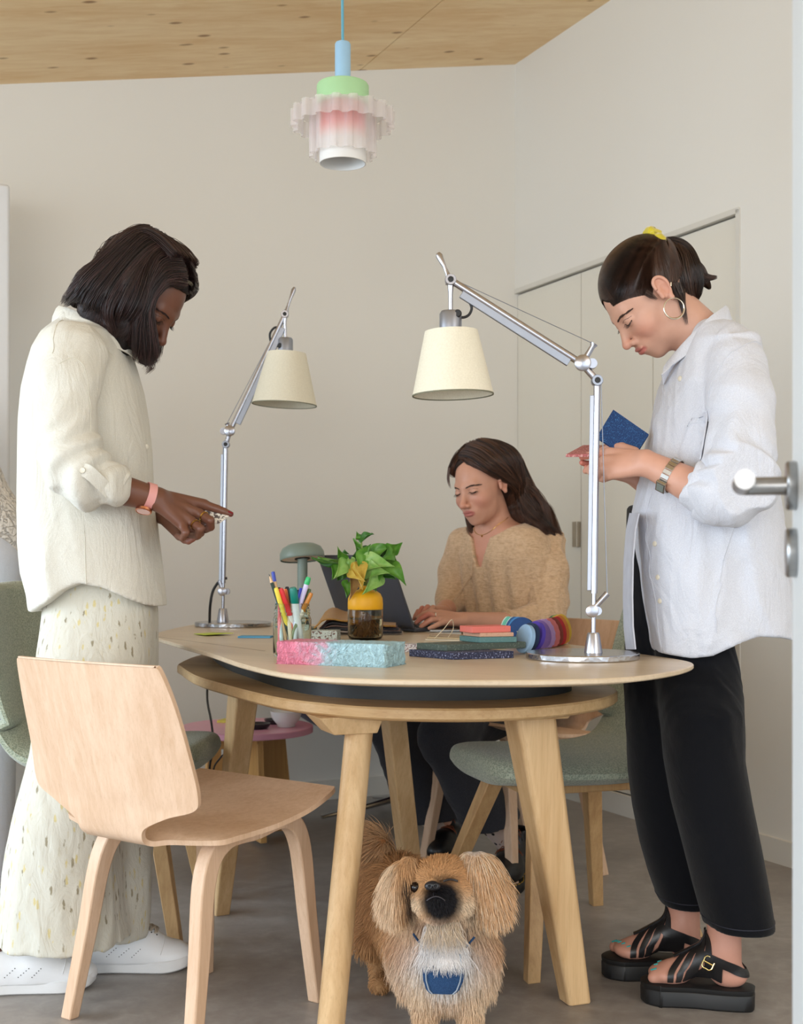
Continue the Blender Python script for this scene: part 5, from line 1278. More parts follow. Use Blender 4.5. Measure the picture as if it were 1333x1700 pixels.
tf = zlev([(955, 95, 255, .12, 0), (1010, 90, 261, .125), (1090, 85, 263, .125), (1180, 80, 262, .125), (1250, 80, 259, .125), (1320, 90, 257, .12), (1400, 100, 255, .12), (1500, 112, 252, .11), (1530, 115, 250, .11), (1548, 117, 248, .11)], df, .12)
def trouL(P):
    d = smin(stack(P, tn, 2.2, k=.01), stack(P, tf, 2.2, k=.01), .02)
    k = np.clip((1.0-P[:, 2])/.8, .25, 1)
    a = np.arctan2(P[:, 1]-dn, P[:, 0]+.68)
    return d-.007*k*wn(P, 31, 16, (1.2, 1.2, .22), .7, 4)-.0045*k*wn(P, 32, 38, (1, 1, .4), 1.1, 4, True)
V, Q_ = sdf_mesh(trouL, (W(-25, 0, dn)[0], 2.60, W(0, 1595, dn)[2]), (W(270, 0, df)[0], 3.08, W(0, 950, df)[2]), .0055)
obj('trousers', (V, Q_), PAT, pL, angle=0)

# trainers
WL = plain('white_leather', (232, 233, 235), .38, var=.012, bump=.1, bscale=400); WR = plain('white_rubber', (226, 226, 226), .6, var=.02); LACE = plain('beige_lace', (178, 166, 150), .8, var=.08, vscale=200)
DOT = plain('perforation', (60, 60, 62), .8)
def outline_shoe(Ls, w, k=1.0):
    return [(0, 0), (.01, -w*.55), (.05, -w*.72), (.10*k, -w*.70), (.16*k, -w*.86), (.205*k, -w*.98), (Ls-.035, -w*.86), (Ls-.010, -w*.5), (Ls, 0.004), (Ls-.012, w*.55), (Ls-.045, w*.86), (.19*k, w*.88), (.13*k, w*.72), (.06, w*.72), (.012, w*.6)]
def trainer(toe, heel, person, seed):
    toe, heel = np.array(toe), np.array(heel); u_ = (toe-heel)/np.linalg.norm(toe-heel); Ls = np.linalg.norm(toe-heel); v_ = np.array((-u_[1], u_[0])); w = .048
    O = np.array([heel+u_*a+v_*b for a, b in cat(outline_shoe(Ls, w), 6)])
    M = np.array([[u_[0], v_[0]], [u_[1], v_[1]]])
    zs = []
    so_v, so_f = prism(O, [(.0, .006), (.004, .001), (.014, 0), (.026, .0005), (.029, .004)]); x_ = (so_v[:, :2]-heel)@u_; so_v[:, 2] += .012*np.clip((x_-(Ls-.07))/.07, 0, 1)**2
    def loc_(a, b, z): return np.array((*(heel+u_*a+v_*b), z), np.float32)
    def f(P):
        q = np.column_stack([(P[:, :2]-heel)@u_, (P[:, :2]-heel)@v_, P[:, 2]]).astype(np.float32)
        d = ell(q, (Ls-.062, .003, .028), (.064, .046, .038)); d = smin(d, ell(q, (Ls-.125, 0, .042), (.060, .040, .045)), .03)
        d = smin(d, ell(q, (.125, 0, .050), (.075, .036, .058)), .03); d = smin(d, ell(q, (.055, 0, .050), (.056, .036, .070)), .03)
        d = smax(d, .022-q[:, 2], .003)
        top = .115-np.clip((q[:, 0]-.06)/.06, 0, 1)*.01
        d = smax(d, q[:, 2]-(.096+.0*q[:, 0]), .006)
        return smax(d, -ell(q, (.055, 0, .112), (.042, .026, .045)), .005)
    V, Q_ = sdf_mesh(f, loc_(Ls/2, 0, .06)-vec(.17, .13, .06), loc_(Ls/2, 0, .06)+vec(.17, .13, .07), .003)
    up = obj('shoe', (V, Q_), WL, person, angle=0)
    obj('sole', (so_v, so_f), WR, up, angle=40)
    # laces and eyelets
    lc = []; dots = []
    for i in range(6):
        a = Ls-.068-i*.0165; pts = on_shell(f, [loc_(a+.006*(-1)**i*0, b, .11) for b in np.linspace(-.030, .030, 9)], .0025)
        lc.append(tube(cat(pts, 3, False), .0032, 8, flat=(1.3, .8)))
        if i < 5:
            pts = on_shell(f, [loc_(a-.016*q, -.028+.056*q, .11) for q in np.linspace(0, 1, 9)], .0035); lc.append(tube(cat(pts, 3, False), .0026, 8))
            pts = on_shell(f, [loc_(a-.016*q, .028-.056*q, .11) for q in np.linspace(0, 1, 9)], .004); lc.append(tube(cat(pts, 3, False), .0026, 8))
        dots.append(lathe([(.0018, 0), (.0018, .0006), (.0002, .0008)], on_shell(f, [loc_(a, -.027, .10)], .0003)[0], 10, (*(-v_), .4)))
    P0 = on_shell(f, [loc_(Ls-.155, -.012, .11)], .004)[0]
    lc.append(tube(cat([P0, P0+(0, 0, .012)+np.array((*u_, 0))*-.010, P0+(0, 0, .018)+np.array((*u_, 0))*.002, P0+(0, 0, .006)+np.array((*u_, 0))*.006], 5, False), .0018, 8))
    obj('laces', join(*lc), LACE, up)
    for r_ in range(3):
        for c_ in range(5):
            p_ = on_shell(f, [loc_(Ls-.112-.028*r_-.0055*c_, -.08, .066-.0065*c_)], .0003)[0]; dots.append(lathe([(.0011, 0), (.0011, .0005), (.0002, .0006)], p_, 8, (*(-v_), .4)))
    obj('perforations', join(*dots), DOT, up)
    pts = on_shell(f, [loc_(Ls-.056-.012*abs(q), -.05*q, .09-.045*abs(q)) for q in np.linspace(0, 1, 10)], .0003); obj('toe_seam', tube(pts, .0011, 6), WR, up)
    obj('sock', lathe([(.033, 0), (.032, .03), (.034, .065)], loc_(.058, 0, .075), 32), fabric('white_sock', (226, 226, 228), weave=500), person)
FS1 = (W(155, 1640, 2.77)[0], 2.80); FS2 = (W(155, 1640, 2.77)[0]-.27, 2.745)
trainer(FS1, FS2, pL, 1)
G1 = (W(319, 1605, 2.91)[0], 2.925); G2 = (W(319, 1605, 2.91)[0]-.272, 2.90)
trainer(G1, G2, pL, 2)
# watch on near wrist
RG = plain('rose_gold', (216, 150, 120), .25, 1.0); PS = plain('pink_strap', (222, 158, 152), .55, var=.02)
wc = n(247, 824, 2.673); wax = n(262, 829, 2.68)-n(200, 810, 2.645); 
obj('watch_strap', lathe([(.0265, -.0085), (.0285, -.0085), (.0285, .0085), (.0265, .0085), (.0265, -.0085)], wc, 40, wax, cap=False), PS, pL, angle=40)
wdir = np.array((-.1, -.38, -.92)); wdir /= np.linalg.norm(wdir); fc = wc+wdir*.0285+(-.005, 0, 0)
wt = obj('watch_case', lathe([(.0155, 0), (.0170, .001), (.0170, .006), (.015, .0075), (.014, .0065), (.001, .0065)], fc, 36, wdir), RG, pL, angle=40)
obj('watch_face', lathe([(.0138, .0066), (.001, .0068)], fc, 36, wdir), plain('watch_face_pink', (230, 190, 180), .2), wt)
# rings
GOLD = plain('gold', (206, 170, 96), .25, 1.0)
for a, b in ((n(333, 878, 2.67), kn[2]), (n(349, 864, 2.70), kn[1])):
    c_ = a*.45+b*.55; obj('ring', lathe([(.0105, -.0015), (.0118, -.0015), (.0118, .0015), (.0105, .0015), (.0105, -.0015)], c_, 24, a-b, cap=False), GOLD, pL, angle=40)

# bob hair: gathered mass plus strands
HB1 = hair_base_mat('dark_hair_mass', (26, 18, 18)); HM1 = hair_mat('dark_hair', (66, 46, 44), .34)
dN, dF = DL-.085, DL+.085
def hmass(P):
    Q = (P-cLf)@RLf
    d = ell(Q, (0, -.022, .038), (.082, .103, .086))
    d = smin(d, chain(P, [W(225, 455, DL), W(165, 478, DL), W(128, 498, DL-.02)], [.085, .055, .018]), .03)
    for s in (-1, 1):
        dd = DL+s*.055
        d = smin(d, chain(P, [W(225, 480, dd), W(215, 530, dd), W(222, 572, dd), W(236, 590, dd)], [.066, .052, .034, .012]), .025)
        d = smin(d, chain(P, [W(175, 490, dd), W(165, 520, dd), W(195, 562, dd)], [.060, .045, .022]), .025)
    # open the face
    yb = np.interp(Q[:, 2], [-.085, -.01, .07], [.094, .058, .044]).astype(np.float32); d = smax(d, -np.maximum(yb-Q[:, 1], Q[:, 2]-.072), .008)
    return d+.0035*wn((P-cLf)@RLf, 5, 60, (1, .25, 1), .5, 4)
V, Q_ = sdf_mesh(hmass, *bounds([W(110, 410, DL), W(325, 600, DL), W(220, 500, DL-.10), W(220, 500, DL+.12)], .04), .004)
hb = obj('hair', (V, Q_), HB1, pL, angle=0)
gs = []
rs = np.random.RandomState(2)
def LQ(x, y, z): return cL+RL@np.array((x, y, z))
for s, dd in ((1, dN), (-1, dF)):
    for i in range(30):       # from the parting/front over the crown, down the side to the ends
        q = i/29; y0 = .062-.147*q; z0 = .105+.022*math.sin(q*PI)
        A0 = LQ(s*.012, y0, z0 if q > .05 else .095); A1 = LQ(s*.066, y0*.9-.004, .085-.02*abs(q-.5))
        ex = 262-q*130+rs.randn()*6; ey = 600-max(0, q-.15)*150+rs.randn()*8+(8 if q < .3 else 0); ey = min(ey, 604)
        if q > .75: ex, ey = 150-(q-.75)*150+rs.randn()*6, 520-(q-.75)*110+rs.randn()*8
        E_ = W(ex, ey, DL-s*(.040+.030*math.sin(q*PI)))
        M_ = W((ex*.62+238*.38)+(6 if q < .5 else -16), 500+(ey-560)*.4, DL-s*.092)
        A0, A1, M_ = on_shell(hmass, [A0, A1, M_], .003)
        gs.append(([A0, A1, M_, E_*.7+M_*.3+np.array((0, -s*.004, 0)), E_], [.012, .016, .018, .014, .008]))
for i in range(10):
    q = i/9; gs.append(([LQ(.05-.1*q, .02, .122), LQ(.055-.11*q, -.07, .10), W(160+rs.randn()*6, 470+rs.randn()*6, DL-.05+.1*q), W(122+rs.randn()*8, 492+rs.randn()*8, DL-.045+.09*q)], [.014, .018, .016, .009]))
St = locks(gs, 9000, 14, 3)
St2 = St.reshape(-1, 3); dd_ = hmass(St2.astype(np.float32)); 
inside = dd_ < .0008; P_ = on_shell(hmass, St2[inside], .0012, 3); St2[inside] = P_; St = St2.reshape(St.shape)
hair('hair_strands', St, HM1, hb, .00055)
# fly-aways under the chin
fw = locks([([W(235, 590, DL-.03), W(250, 606, DL-.02), W(240, 618, DL-.01)], [.012, .012, .01]), ([W(225, 590, DL+.02), W(245, 600, DL+.02), W(262, 592, DL+.02)], [.012, .012, .01])], 160, 8, 5, 1)
hair('hair_strands', fw, HM1, hb, .0004)
# glitter hair band
bd_pts = on_shell(hmass, [LQ(.085*math.sin(a), .056, .024+.070*math.cos(a)) for a in np.linspace(-1.2, 1.2, 24)], .005)
obj('hair_band', tube(bd_pts, .0042, 8), speck('glitter', (36, 30, 26), (200, 186, 150), 900, .58), hb)
# small white card held in the fingers
cd = thing('card', 'small white card held in the fingers of the woman in the cream shirt', 'card', W(358, 862, 2.755))
Gc = np.array([[W(340, 848, 2.745), W(380, 857, 2.740)], [W(345, 871, 2.725), W(365, 868, 2.725)]])
obj('paper', sheet(Gc, .003), terr('white_fleck_card', (232, 228, 220), ((60, 56, 60), (120, 110, 110)), 90), cd, smooth=False)
# ---------------------------------------------------------------- woman on the right: white shirt, black trousers, sandals
DR_ = 2.75
pR = thing('person', 'standing woman in an open white shirt and black wide trousers, hair in a ponytail', 'person', (W(1160, 1600, DR_)[0], DR_, 0))
SKM = attr_mat('skin_light', .45, .0, .10, 300, .4)
SR = (206, 160, 138)
cR = W(1076, 494, DR_); RR = head_frame(math.radians(83), math.radians(47)); RRf = RR.astype(np.float32); cRf = cR.astype(np.float32)
nkR = [W(1112, 512, DR_), W(1162, 560, DR_), W(1200, 640, DR_)]
def fR(P):
    Q = (P-cRf)@RRf
    return smin(head_sdf(Q, 1.0, 1.0), chain(P, nkR, [.052, .055, .08]), .020)
V, Q_ = sdf_mesh(fR, *bounds([cR, *nkR], .145), .0018)
colr = head_cols((V-cR)@RR, SR, (186, 110, 100), (214, 138, 116))
n = W
kR = [n(1011, 752, 2.66), n(1003, 765, 2.645), n(1004, 778, 2.635), n(1012, 789, 2.63)]
J1 = dict(elbow=n(1205, 835, 2.52), wrist=n(1072, 768, 2.60), re=.040, rm=.034, rw=.0250, knuckles=kR, kr=.0118, wo=n(1072, 755, 2.615)-n(1072, 785, 2.585),
          fingers=[([kR[0], n(992, 752, 2.72), n(978, 756, 2.735), n(966, 759, 2.745)], [.0100, .0086, .0078, .0064]),
                   ([kR[1], n(990, 770, 2.705), n(980, 777, 2.725), n(972, 782, 2.74)], [.0100, .0086, .0078, .0064]),
                   ([kR[2], n(992, 789, 2.69), n(984, 788, 2.715), n(977, 781, 2.735)], [.0098, .0084, .0076, .0062]),
                   ([kR[3], n(1002, 795, 2.685), n(993, 794, 2.705), n(987, 789, 2.72)], [.0088, .0076, .0068, .0058])],
          thumb=([n(1052, 752, 2.69), n(1032, 744, 2.715), n(1014, 743, 2.735), n(1000, 748, 2.75)], [.0135, .0118, .0095, .0078]))
(V1, Q1), _ = hand_arm(J1)
kG = [n(1008, 762, 2.80), n(1008, 772, 2.79), n(1012, 781, 2.78), n(1020, 789, 2.775)]
J2 = dict(elbow=n(1160, 860, 2.93), wrist=n(1050, 785, 2.82), re=.038, rm=.033, rw=.0245, knuckles=kG, kr=.0115,
          fingers=[([kG[0], n(994, 755, 2.79), n(980, 756, 2.78), n(969, 758, 2.77)], [.0095, .0084, .0076, .0062]),
                   ([kG[1], n(990, 768, 2.78), n(977, 771, 2.77), n(966, 768, 2.76)], [.0095, .0084, .0076, .0062]),
                   ([kG[2], n(994, 780, 2.77), n(982, 782, 2.76), n(974, 776, 2.75)], [.0092, .008, .0072, .006]),
                   ([kG[3], n(1006, 794, 2.76), n(996, 793, 2.75), n(988, 787, 2.745)], [.0084, .0072, .0066, .0056])],
          thumb=([n(1040, 768, 2.80), n(1020, 752, 2.79), n(1004, 745, 2.78), n(990, 746, 2.77)], [.0125, .011, .009, .0074]))
(V2, Q2), _ = hand_arm(J2)
A1_, A2_ = W(1215, 1575, 2.66), W(1140, 1550, 2.86)
def footR(ank, toe, heel, seed):
    toe, heel = np.array(toe), np.array(heel); u_ = (toe-heel)/np.linalg.norm(toe-heel); v_ = np.array((-u_[1], u_[0])); L = np.linalg.norm(toe-heel)
    def loc_(a, b, z): return np.array((*(heel+u_*a+v_*b), z))
    z0 = .045
    def f(P):
        q = np.column_stack([(P[:, :2]-heel)@u_, (P[:, :2]-heel)@v_, P[:, 2]]).astype(np.float32)
        d = ell(q, (.042, 0, z0+.022), (.038, .029, .026))
        d = smin(d, cap(q, (.055, 0, z0+.070), (.150, .002, z0+.022), .030, .024), .02)
        d = smin(d, ell(q, (.165, .004, z0+.016), (.040, .040, .020)), .02)
        d = smin(d, cap(q, (.052, 0, z0+.06), (.046, 0, z0+.34), .033, .044), .02)
        for b, r, l in ((.026, .0125, L-.014), (.008, .0088, L-.020), (-.008, .0082, L-.026), (-.021, .0078, L-.034), (-.034, .0074, L-.044)):
            s = 1 if seed == 0 else -1
            d = smin(d, cap(q, (.170, s*b*.9, z0+.014), (l-.008, s*b, z0+.010), r*1.05, r), .004)
        return smax(d, z0-q[:, 2], .002)
    return f, loc_, L, u_, v_
H1, T1 = (W(1248, 1660, 2.64)[0], 2.655), (W(1072, 1660, 2.70)[0], 2.715)
H2, T2 = (W(1172, 1610, 2.86)[0], 2.845), (W(1004, 1610, 2.88)[0], 2.875)
f1, L1_, Ln1, u1, v1 = footR(None, T1, H1, 0); f2, L2_, Ln2, u2, v2 = footR(None, T2, H2, 1)
Vf1, Qf1 = sdf_mesh(f1, *bounds([L1_(0, -.05, .04), L1_(Ln1, .05, .04), L1_(.05, 0, .34)], .05), .003)
Vf2, Qf2 = sdf_mesh(f2, *bounds([L2_(0, -.05, .04), L2_(Ln2, .05, .04), L2_(.05, 0, .34)], .05), .003)
def coreR(P): return smin(chain(P, [W(1195, 640, DR_), W(1190, 850, DR_), W(1165, 1020, DR_+.02)], [.08, .075, .05]), smin(chain(P, [W(1165, 1075, 2.73), W(1215, 1480, 2.66)], [.035, .045]), chain(P, [W(1120, 1050, 2.84), W(1130, 1440, 2.86)], [.055, .045]), .01), .03)
V3, Q3 = sdf_mesh(coreR, *bounds([W(1195, 640, DR_), W(1215, 1480, 2.66), W(1100, 1050, 2.9)], .13), .012)
fs = lambda V_: skin_cols(V_, (204, 150, 130))
Vb, Qb = jmesh([(V, Q_), (V1, Q1), (V2, Q2), (V3, Q3), (Vf1, Qf1), (Vf2, Qf2)])
SH_ = (208, 158, 136)
obj('body', (Vb, Qb), SKM, pR, angle=0, col=np.vstack([colr, skin_cols(V1, SH_, spots=[(n(968, 765, 2.745), .03, (220, 140, 120)), (n(1003, 770, 2.68), .035, (222, 148, 124))]), skin_cols(V2, SH_, spots=[(n(970, 765, 2.76), .035, (216, 134, 116))]), fs(V3), fs(Vf1), fs(Vf2)]))
face_parts(pR, cR, RR, 1.0, (66, 44, 34), bw=.9)
TQ = plain('turquoise_polish', (70, 190, 190), .25)
for (lo_, f_, Lx, s) in ((L1_, f1, Ln1, 1), (L2_, f2, Ln2, -1)):
    for b, l in ((.026, Lx-.014), (.008, Lx-.020), (-.008, Lx-.026), (-.021, Lx-.034), (-.034, Lx-.044)):
        p_ = on_shell(f_, [lo_(l-.006, s*b, .075)], .0003)[0]; nail(p_, lo_(1, 0, 0)-lo_(0, 0, 0)+(0, 0, -.35), (0, 0, 1), TQ, pR, 1.15 if b > .02 else .8)
# sandals
BL = plain('black_leather', (26, 25, 27), .36, var=.06, bump=.25, bscale=350); BS = plain('black_platform', (22, 22, 23), .5, var=.05)
def sandal(toe, heel, f, lo_, L, near):
    toe, heel = np.array(toe), np.array(heel); u_ = (toe-heel)/L; v_ = np.array((-u_[1], u_[0]))
    Ox = [(-.010, 0), (-.004, -.026), (.04, -.038), (.09, -.036), (.15, -.046), (.19, -.049), (L-.015, -.040), (L+.004, -.018), (L+.008, .006), (L-.005, .032), (L-.035, .046), (.17, .046), (.11, .036), (.05, .036), (-.002, .026)]
    O = np.array([heel+u_*a+v_*b for a, b in cat(Ox, 6)])
    sd = obj('sandal', prism(O, [(0, .004), (.004, .0005), (.030, 0), (.033, .0016), (.036, .0004), (.043, 0), (.045, .003)]), BS, pR, angle=40)
    V_, F_ = np.array([]), None
    def strap(a0, a1, z0=.044, width=.017, skew=0.0, top=None, name='strap', off=.0022):
        G = []
        for th in np.linspace(-1, 1, 25):
            row = []
            for w_ in np.linspace(-1, 1, 5):
                ang = th*1.62; a = a0+(a1-a0)*(.5+.5*math.cos(ang))+w_*width/2
                row.append(lo_(a, math.sin(ang)*.060, max(.046, .050+math.cos(ang)*.13*.8)))
            G.append(row)
        G = np.array(G); P_ = on_shell(f, G.reshape(-1, 3), off, 8).reshape(G.shape); P_[..., 2] = np.maximum(P_[..., 2], .0455)
        return obj(name, sheet(P_, .0028), BL, sd, angle=60)
    for a0, a1 in ((L-.058, L-.062), (L-.085, L-.085), (L-.112, L-.104), (L-.140, L-.124)): strap(a0, a1, width=.0165)
    # ankle strap: around the heel and over the instep
    G = []
    for th in np.linspace(0, 2*PI, 49):
        cx_ = .048+.055*math.cos(th); b = .045*math.sin(th); zc = .095+.018*math.cos(th)*1.0; G.append([lo_(cx_, b, zc+w_) for w_ in np.linspace(-.011, .011, 5)])
    G = np.array(G); P_ = on_shell(f, G.reshape(-1, 3), .0024, 8).reshape(G.shape); obj('ankle_strap', sheet(P_, .003), BL, sd, angle=60)
    for s in (-1, 1):
        G = []
        for q in np.linspace(0, 1, 12):
            G.append([lo_(.068+.016*q+w_*(.019+.004*q), s*.05, .100-.056*q) for w_ in np.linspace(-1, 1, 5)])
        G = np.array(G); P_ = on_shell(f, G.reshape(-1, 3), .0022, 8).reshape(G.shape); P_[..., 2] = np.maximum(P_[..., 2], .0455); obj('side_panel', sheet(P_, .003), BL, sd, angle=60)
    G = []
    for q in np.linspace(0, 1, 18):
        G.append([lo_(.105+q*(L-.165), w_*.012, .16-.06*q) for w_ in np.linspace(-1, 1, 5)])
    G = np.array(G); P_ = on_shell(f, G.reshape(-1, 3), .0045, 8).reshape(G.shape); obj('centre_strap', sheet(P_, .003), BL, sd, angle=60)
    for q in (.08, .32, .56, .80):
        G = [[lo_(.108+q*(L-.165)+a_*.012, w_*.017, .2) for w_ in np.linspace(-1, 1, 6)] for a_ in np.linspace(-1, 1, 4)]
        G = np.array(G); P_ = on_shell(f, G.reshape(-1, 3), .0065, 8).reshape(G.shape); P_[-1, :, 2] += .003; obj('strap_fold', sheet(P_, .004), BL, sd, angle=60)
    if near:
        side = -np.sign(v_[1]) if abs(v_[1]) > .1 else 1
        pb = on_shell(f, [lo_(.086, (-1 if v_[1] > 0 else 1)*.06, .097)], .006)[0]
        uu = np.array((*u_, 0))*.9+np.array((0, 0, .42)); uu /= np.linalg.norm(uu); nn = np.array((*(v_*(-1 if v_[1] > 0 else 1)), .25)); nn /= np.linalg.norm(nn); ww = np.cross(uu, nn)
        c4 = [pb+uu*a_*.0105+ww*b_*.0125 for a_, b_ in ((-1, -1), (-1, 1), (1, 1), (1, -1))]
        rr_ = []
        for i in range(4):
            A_, B_ = c4[i], c4[(i+1) % 4]
            for q in (.18, .5, .82): rr_.append(A_*(1-q)+B_*q)
        obj('buckle', tube(cat(rr_, 4), .0017, 8, closed=True), plain('pale_gold', (236, 214, 150), .25, 1.0), sd)
        obj('buckle_pin', tube([pb-uu*.010, pb+uu*.011], .0013, 6), plain('pale_gold', (236, 214, 150), .25, 1.0), sd)
sandal(T1, H1, f1, L1_, Ln1, True); sandal(T2, H2, f2, L2_, Ln2, False)

# trousers
BLK_T = fabric('black_cotton', (15, 16, 21), weave=700, wstr=.2, crease=.3, cscale=12, rgb2=(10, 11, 15), sheen=.1, cdist=.006)
dn, df = 2.67, 2.85
tn = zlev([(840, 1085, 1190, .07, .08), (950, 1088, 1215, .075, .075), (1050, 1096, 1226, .085, .06), (1095, 1098, 1234, .092, .045), (1130, 1098, 1236, .10, .03), (1170, 1098, 1235, .12, .005), (1180, 1098, 1234, .125), (1260, 1104, 1234, .115), (1330, 1116, 1246, .112), (1400, 1134, 1260, .110), (1470, 1152, 1273, .108), (1520, 1166, 1281, .106), (1537, 1170, 1283, .106)], dn, .1)
tf = zlev([(840, 1044, 1180, .12, 0), (950, 1040, 1190, .13), (1050, 1040, 1190, .13), (1130, 1040, 1185, .125), (1200, 1042, 1180, .115), (1280, 1046, 1176, .11), (1340, 1054, 1176, .105), (1400, 1066, 1176, .10), (1450, 1080, 1176, .098), (1485, 1092, 1175, .096), (1497, 1097, 1174, .096)], df, .12)
def trouR(P):
    d = smin(stack(P, tn, 2.2, k=.01), stack(P, tf, 2.2, k=.01), .012)
    kn_ = np.exp(-((P[:, 2]-.72)/.16)**2)
    return d-.0045*wn(P, 41, 13, (1.2, 1.2, .35), .7, 4)-.005*kn_*wn(P, 42, 26, (1, 1, 1), 1.1, 3, True)
V, Q_ = sdf_mesh(trouR, (W(1025, 0, dn)[0], 2.49, W(0, 1560, dn)[2]), (W(1310, 0, df)[0], 3.03, W(0, 830, df)[2]), .0055)
tr = obj('trousers', (V, Q_), BLK_T, pR, angle=0)
hm = []
for lv, zz in ((tn, W(0, 1522, dn)[2]), (tf, W(0, 1484, df)[2])):
    L_ = np.array(sorted(lv)); c_ = [np.interp(zz, L_[:, 0], L_[:, i]) for i in (1, 2, 3, 4)]
    P_ = on_shell(trouR, [(c_[0]+c_[2]*math.cos(a), c_[1]+c_[3]*math.sin(a), zz) for a in np.linspace(0, 2*PI, 48)[:-1]], .0004); P_[:, 2] = zz; hm.append(tube(P_, .0011, 5, closed=True))
obj('hem_stitch', join(*hm), plain('hem_thread', (40, 41, 52), .8), tr)

# shirt
WHT = fabric('white_linen', (214, 216, 224), weave=600, wstr=.3, crease=.7, cscale=10, rgb2=(198, 200, 210), cdist=.012, stretch=(1.2, 1.2, .7))
LIN = plain('grey_lining', (190, 192, 202), .8)
lvR = zlev([(532, 1150, 1204, .07), (552, 1140, 1232, .12), (575, 1128, 1248, .16), (600, 1112, 1258, .155), (640, 1094, 1268, .16), (690, 1084, 1275, .165), (740, 1076, 1280, .165), (790, 1062, 1285, .165), (850, 1048, 1292, .165), (900, 1050, 1298, .165), (960, 1056, 1305, .165), (1020, 1066, 1312, .165), (1090, 1076, 1322, .165)], DR_, .2)
hz_ = [W(x, y, DR_) for x, y in ((1040, 1070), (1072, 1078), (1100, 1082), (1125, 1085), (1155, 1080), (1190, 1062), (1225, 1050), (1262, 1052), (1310, 1062), (1340, 1064))]
hzx, hzz = np.array([p[0] for p in hz_]), np.array([p[2] for p in hz_])
sE = [n(1222, 612, 2.62), n(1232, 670, 2.565), n(1232, 740, 2.53), n(1228, 800, 2.50), n(1205, 822, 2.51), n(1180, 818, 2.525)]
sRd = [.066, .064, .062, .072, .062, .050]
sF = [n(1200, 620, 2.90), n(1190, 740, 2.95), n(1170, 850, 2.94), n(1110, 830, 2.88)]
def shirtR(P):
    d = stack(P, lvR, 2.3, k=.03)
    low = np.clip((1.28-P[:, 2])/.4, 0.2, 1)
    d = d-.0125*low*wn(P, 51, 13, (1.5, 1.5, .25), .8, 4)-.006*wn(P, 52, 26, (1.2, 1, .6), 1.1, 3, True)
    s = chain(P, sE, sRd, .02)
    el = np.exp(-np.linalg.norm(P-n(1215, 790, 2.50).astype(np.float32), axis=1)**2/.012)
    s = s-.006*wn(P, 53, 17, (1, 1, .7), 1.0, 4)-.007*el*np.sin((P[:, 0]*.6+P[:, 2]*.5)*150+3*np.sin(P[:, 2]*35+P[:, 1]*20))
    d = smin(d, s, .008)
    d = smin(d, chain(P, sF, [.065, .062, .058, .045], .02), .02)
    d = smax(d, np.interp(P[:, 0], hzx, hzz).astype(np.float32)-P[:, 2], .004)
    return smax(d, -ell(P, W(1118, 556, DR_), (.055, .050, .050)), .012)
lo = np.array([W(1015, 0, DR_)[0], 2.45, W(0, 1095, DR_)[2]]); hi = np.array([W(1340, 0, DR_)[0], 3.05, W(0, 520, DR_)[2]])
V, Q_ = sdf_mesh(shirtR, lo, hi, .005)
shR = obj('shirt', (V, Q_), WHT, pR, angle=0)
WS = plain('white_seam', (206, 208, 216), .8)
collar('collar', [W(1112, 612, DR_-.055), W(1138, 585, DR_-.075), W(1172, 556, DR_-.078), W(1196, 538, DR_-.045), W(1202, 532, DR_), W(1196, 538, DR_+.045), W(1170, 556, DR_+.078), W(1135, 588, DR_+.07)], [.014, .022, .03, .032, .032, .03, .02], .7, WHT, shR, .0035)
# open front flap of the collar
G = []
for q in np.linspace(0, 1, 8):
    a = W(1122-22*q, 600+38*q, DR_-.065+.02*q); b = W(1098+3*q, 622+16*q, DR_-.075+.02*q); G.append([a*(1-w_)+b*w_+np.array((0, -.006*math.sin(w_*PI), 0)) for w_ in np.linspace(0, 1, 5)])
obj('collar_point', sheet(np.array(G), .003), WHT, shR, angle=60)
seam([W(1248, 585, 2.62), W(1225, 588, 2.58), W(1200, 600, 2.56), W(1188, 620, 2.56), W(1180, 660, 2.56), W(1178, 700, 2.56)], shirtR, r=.0009, mat=WS, par=shR)
seam([W(1093, 640, 2.72), W(1082, 700, 2.66), W(1072, 760, 2.64), W(1058, 850, 2.66), W(1062, 950, 2.66), W(1075, 1020, 2.66), W(1096, 1076, 2.66)], shirtR, r=.0008, mat=WS, par=shR)
seam([W(1238, 870, 2.5), W(1236, 950, 2.5), W(1232, 1046, 2.5)], shirtR, r=.0008, mat=WS, par=shR)
# chest pocket
pk = [[(1088, 696), (1139, 684)], [(1086, 708), (1140, 697)], [(1083, 730), (1142, 725)], [(1082, 752), (1145, 750)], [(1085, 766), (1148, 768)]]
G = []
for (a, b) in pk: G.append([W(a[0]+(b[0]-a[0])*q, a[1]+(b[1]-a[1])*q, 2.55) for q in np.linspace(0, 1, 14)])
G = np.array(cat(G, 5, False) if False else [np.array(g_) for g_ in G]); Gi = []
for i in range(len(G)-1):
    for t_ in np.linspace(0, 1, 6)[:-1]: Gi.append(G[i]*(1-t_)+G[i+1]*t_)
Gi.append(G[-1]); Gi = np.array(Gi); P_ = on_shell(shirtR, Gi.reshape(-1, 3), .0035, 8).reshape(Gi.shape); obj('pocket', sheet(P_, .003), WHT, shR, angle=60)
P_ = on_shell(shirtR, [W(1087+52*q, 708-11*q, 2.55) for q in np.linspace(0, 1, 14)], .005); obj('pocket_stitch', tube(P_, .0009, 5), WS, shR)
cuff('cuff', n(1172, 812, 2.535), n(1150, 800, 2.55)-n(1195, 822, 2.525), .051, .049, .058, WHT, shR, 4, flat=(1, 1))
cuff('cuff', n(1186, 822, 2.53), n(1150, 800, 2.55)-n(1195, 822, 2.525), .056, .055, .040, WHT, shR, 6)
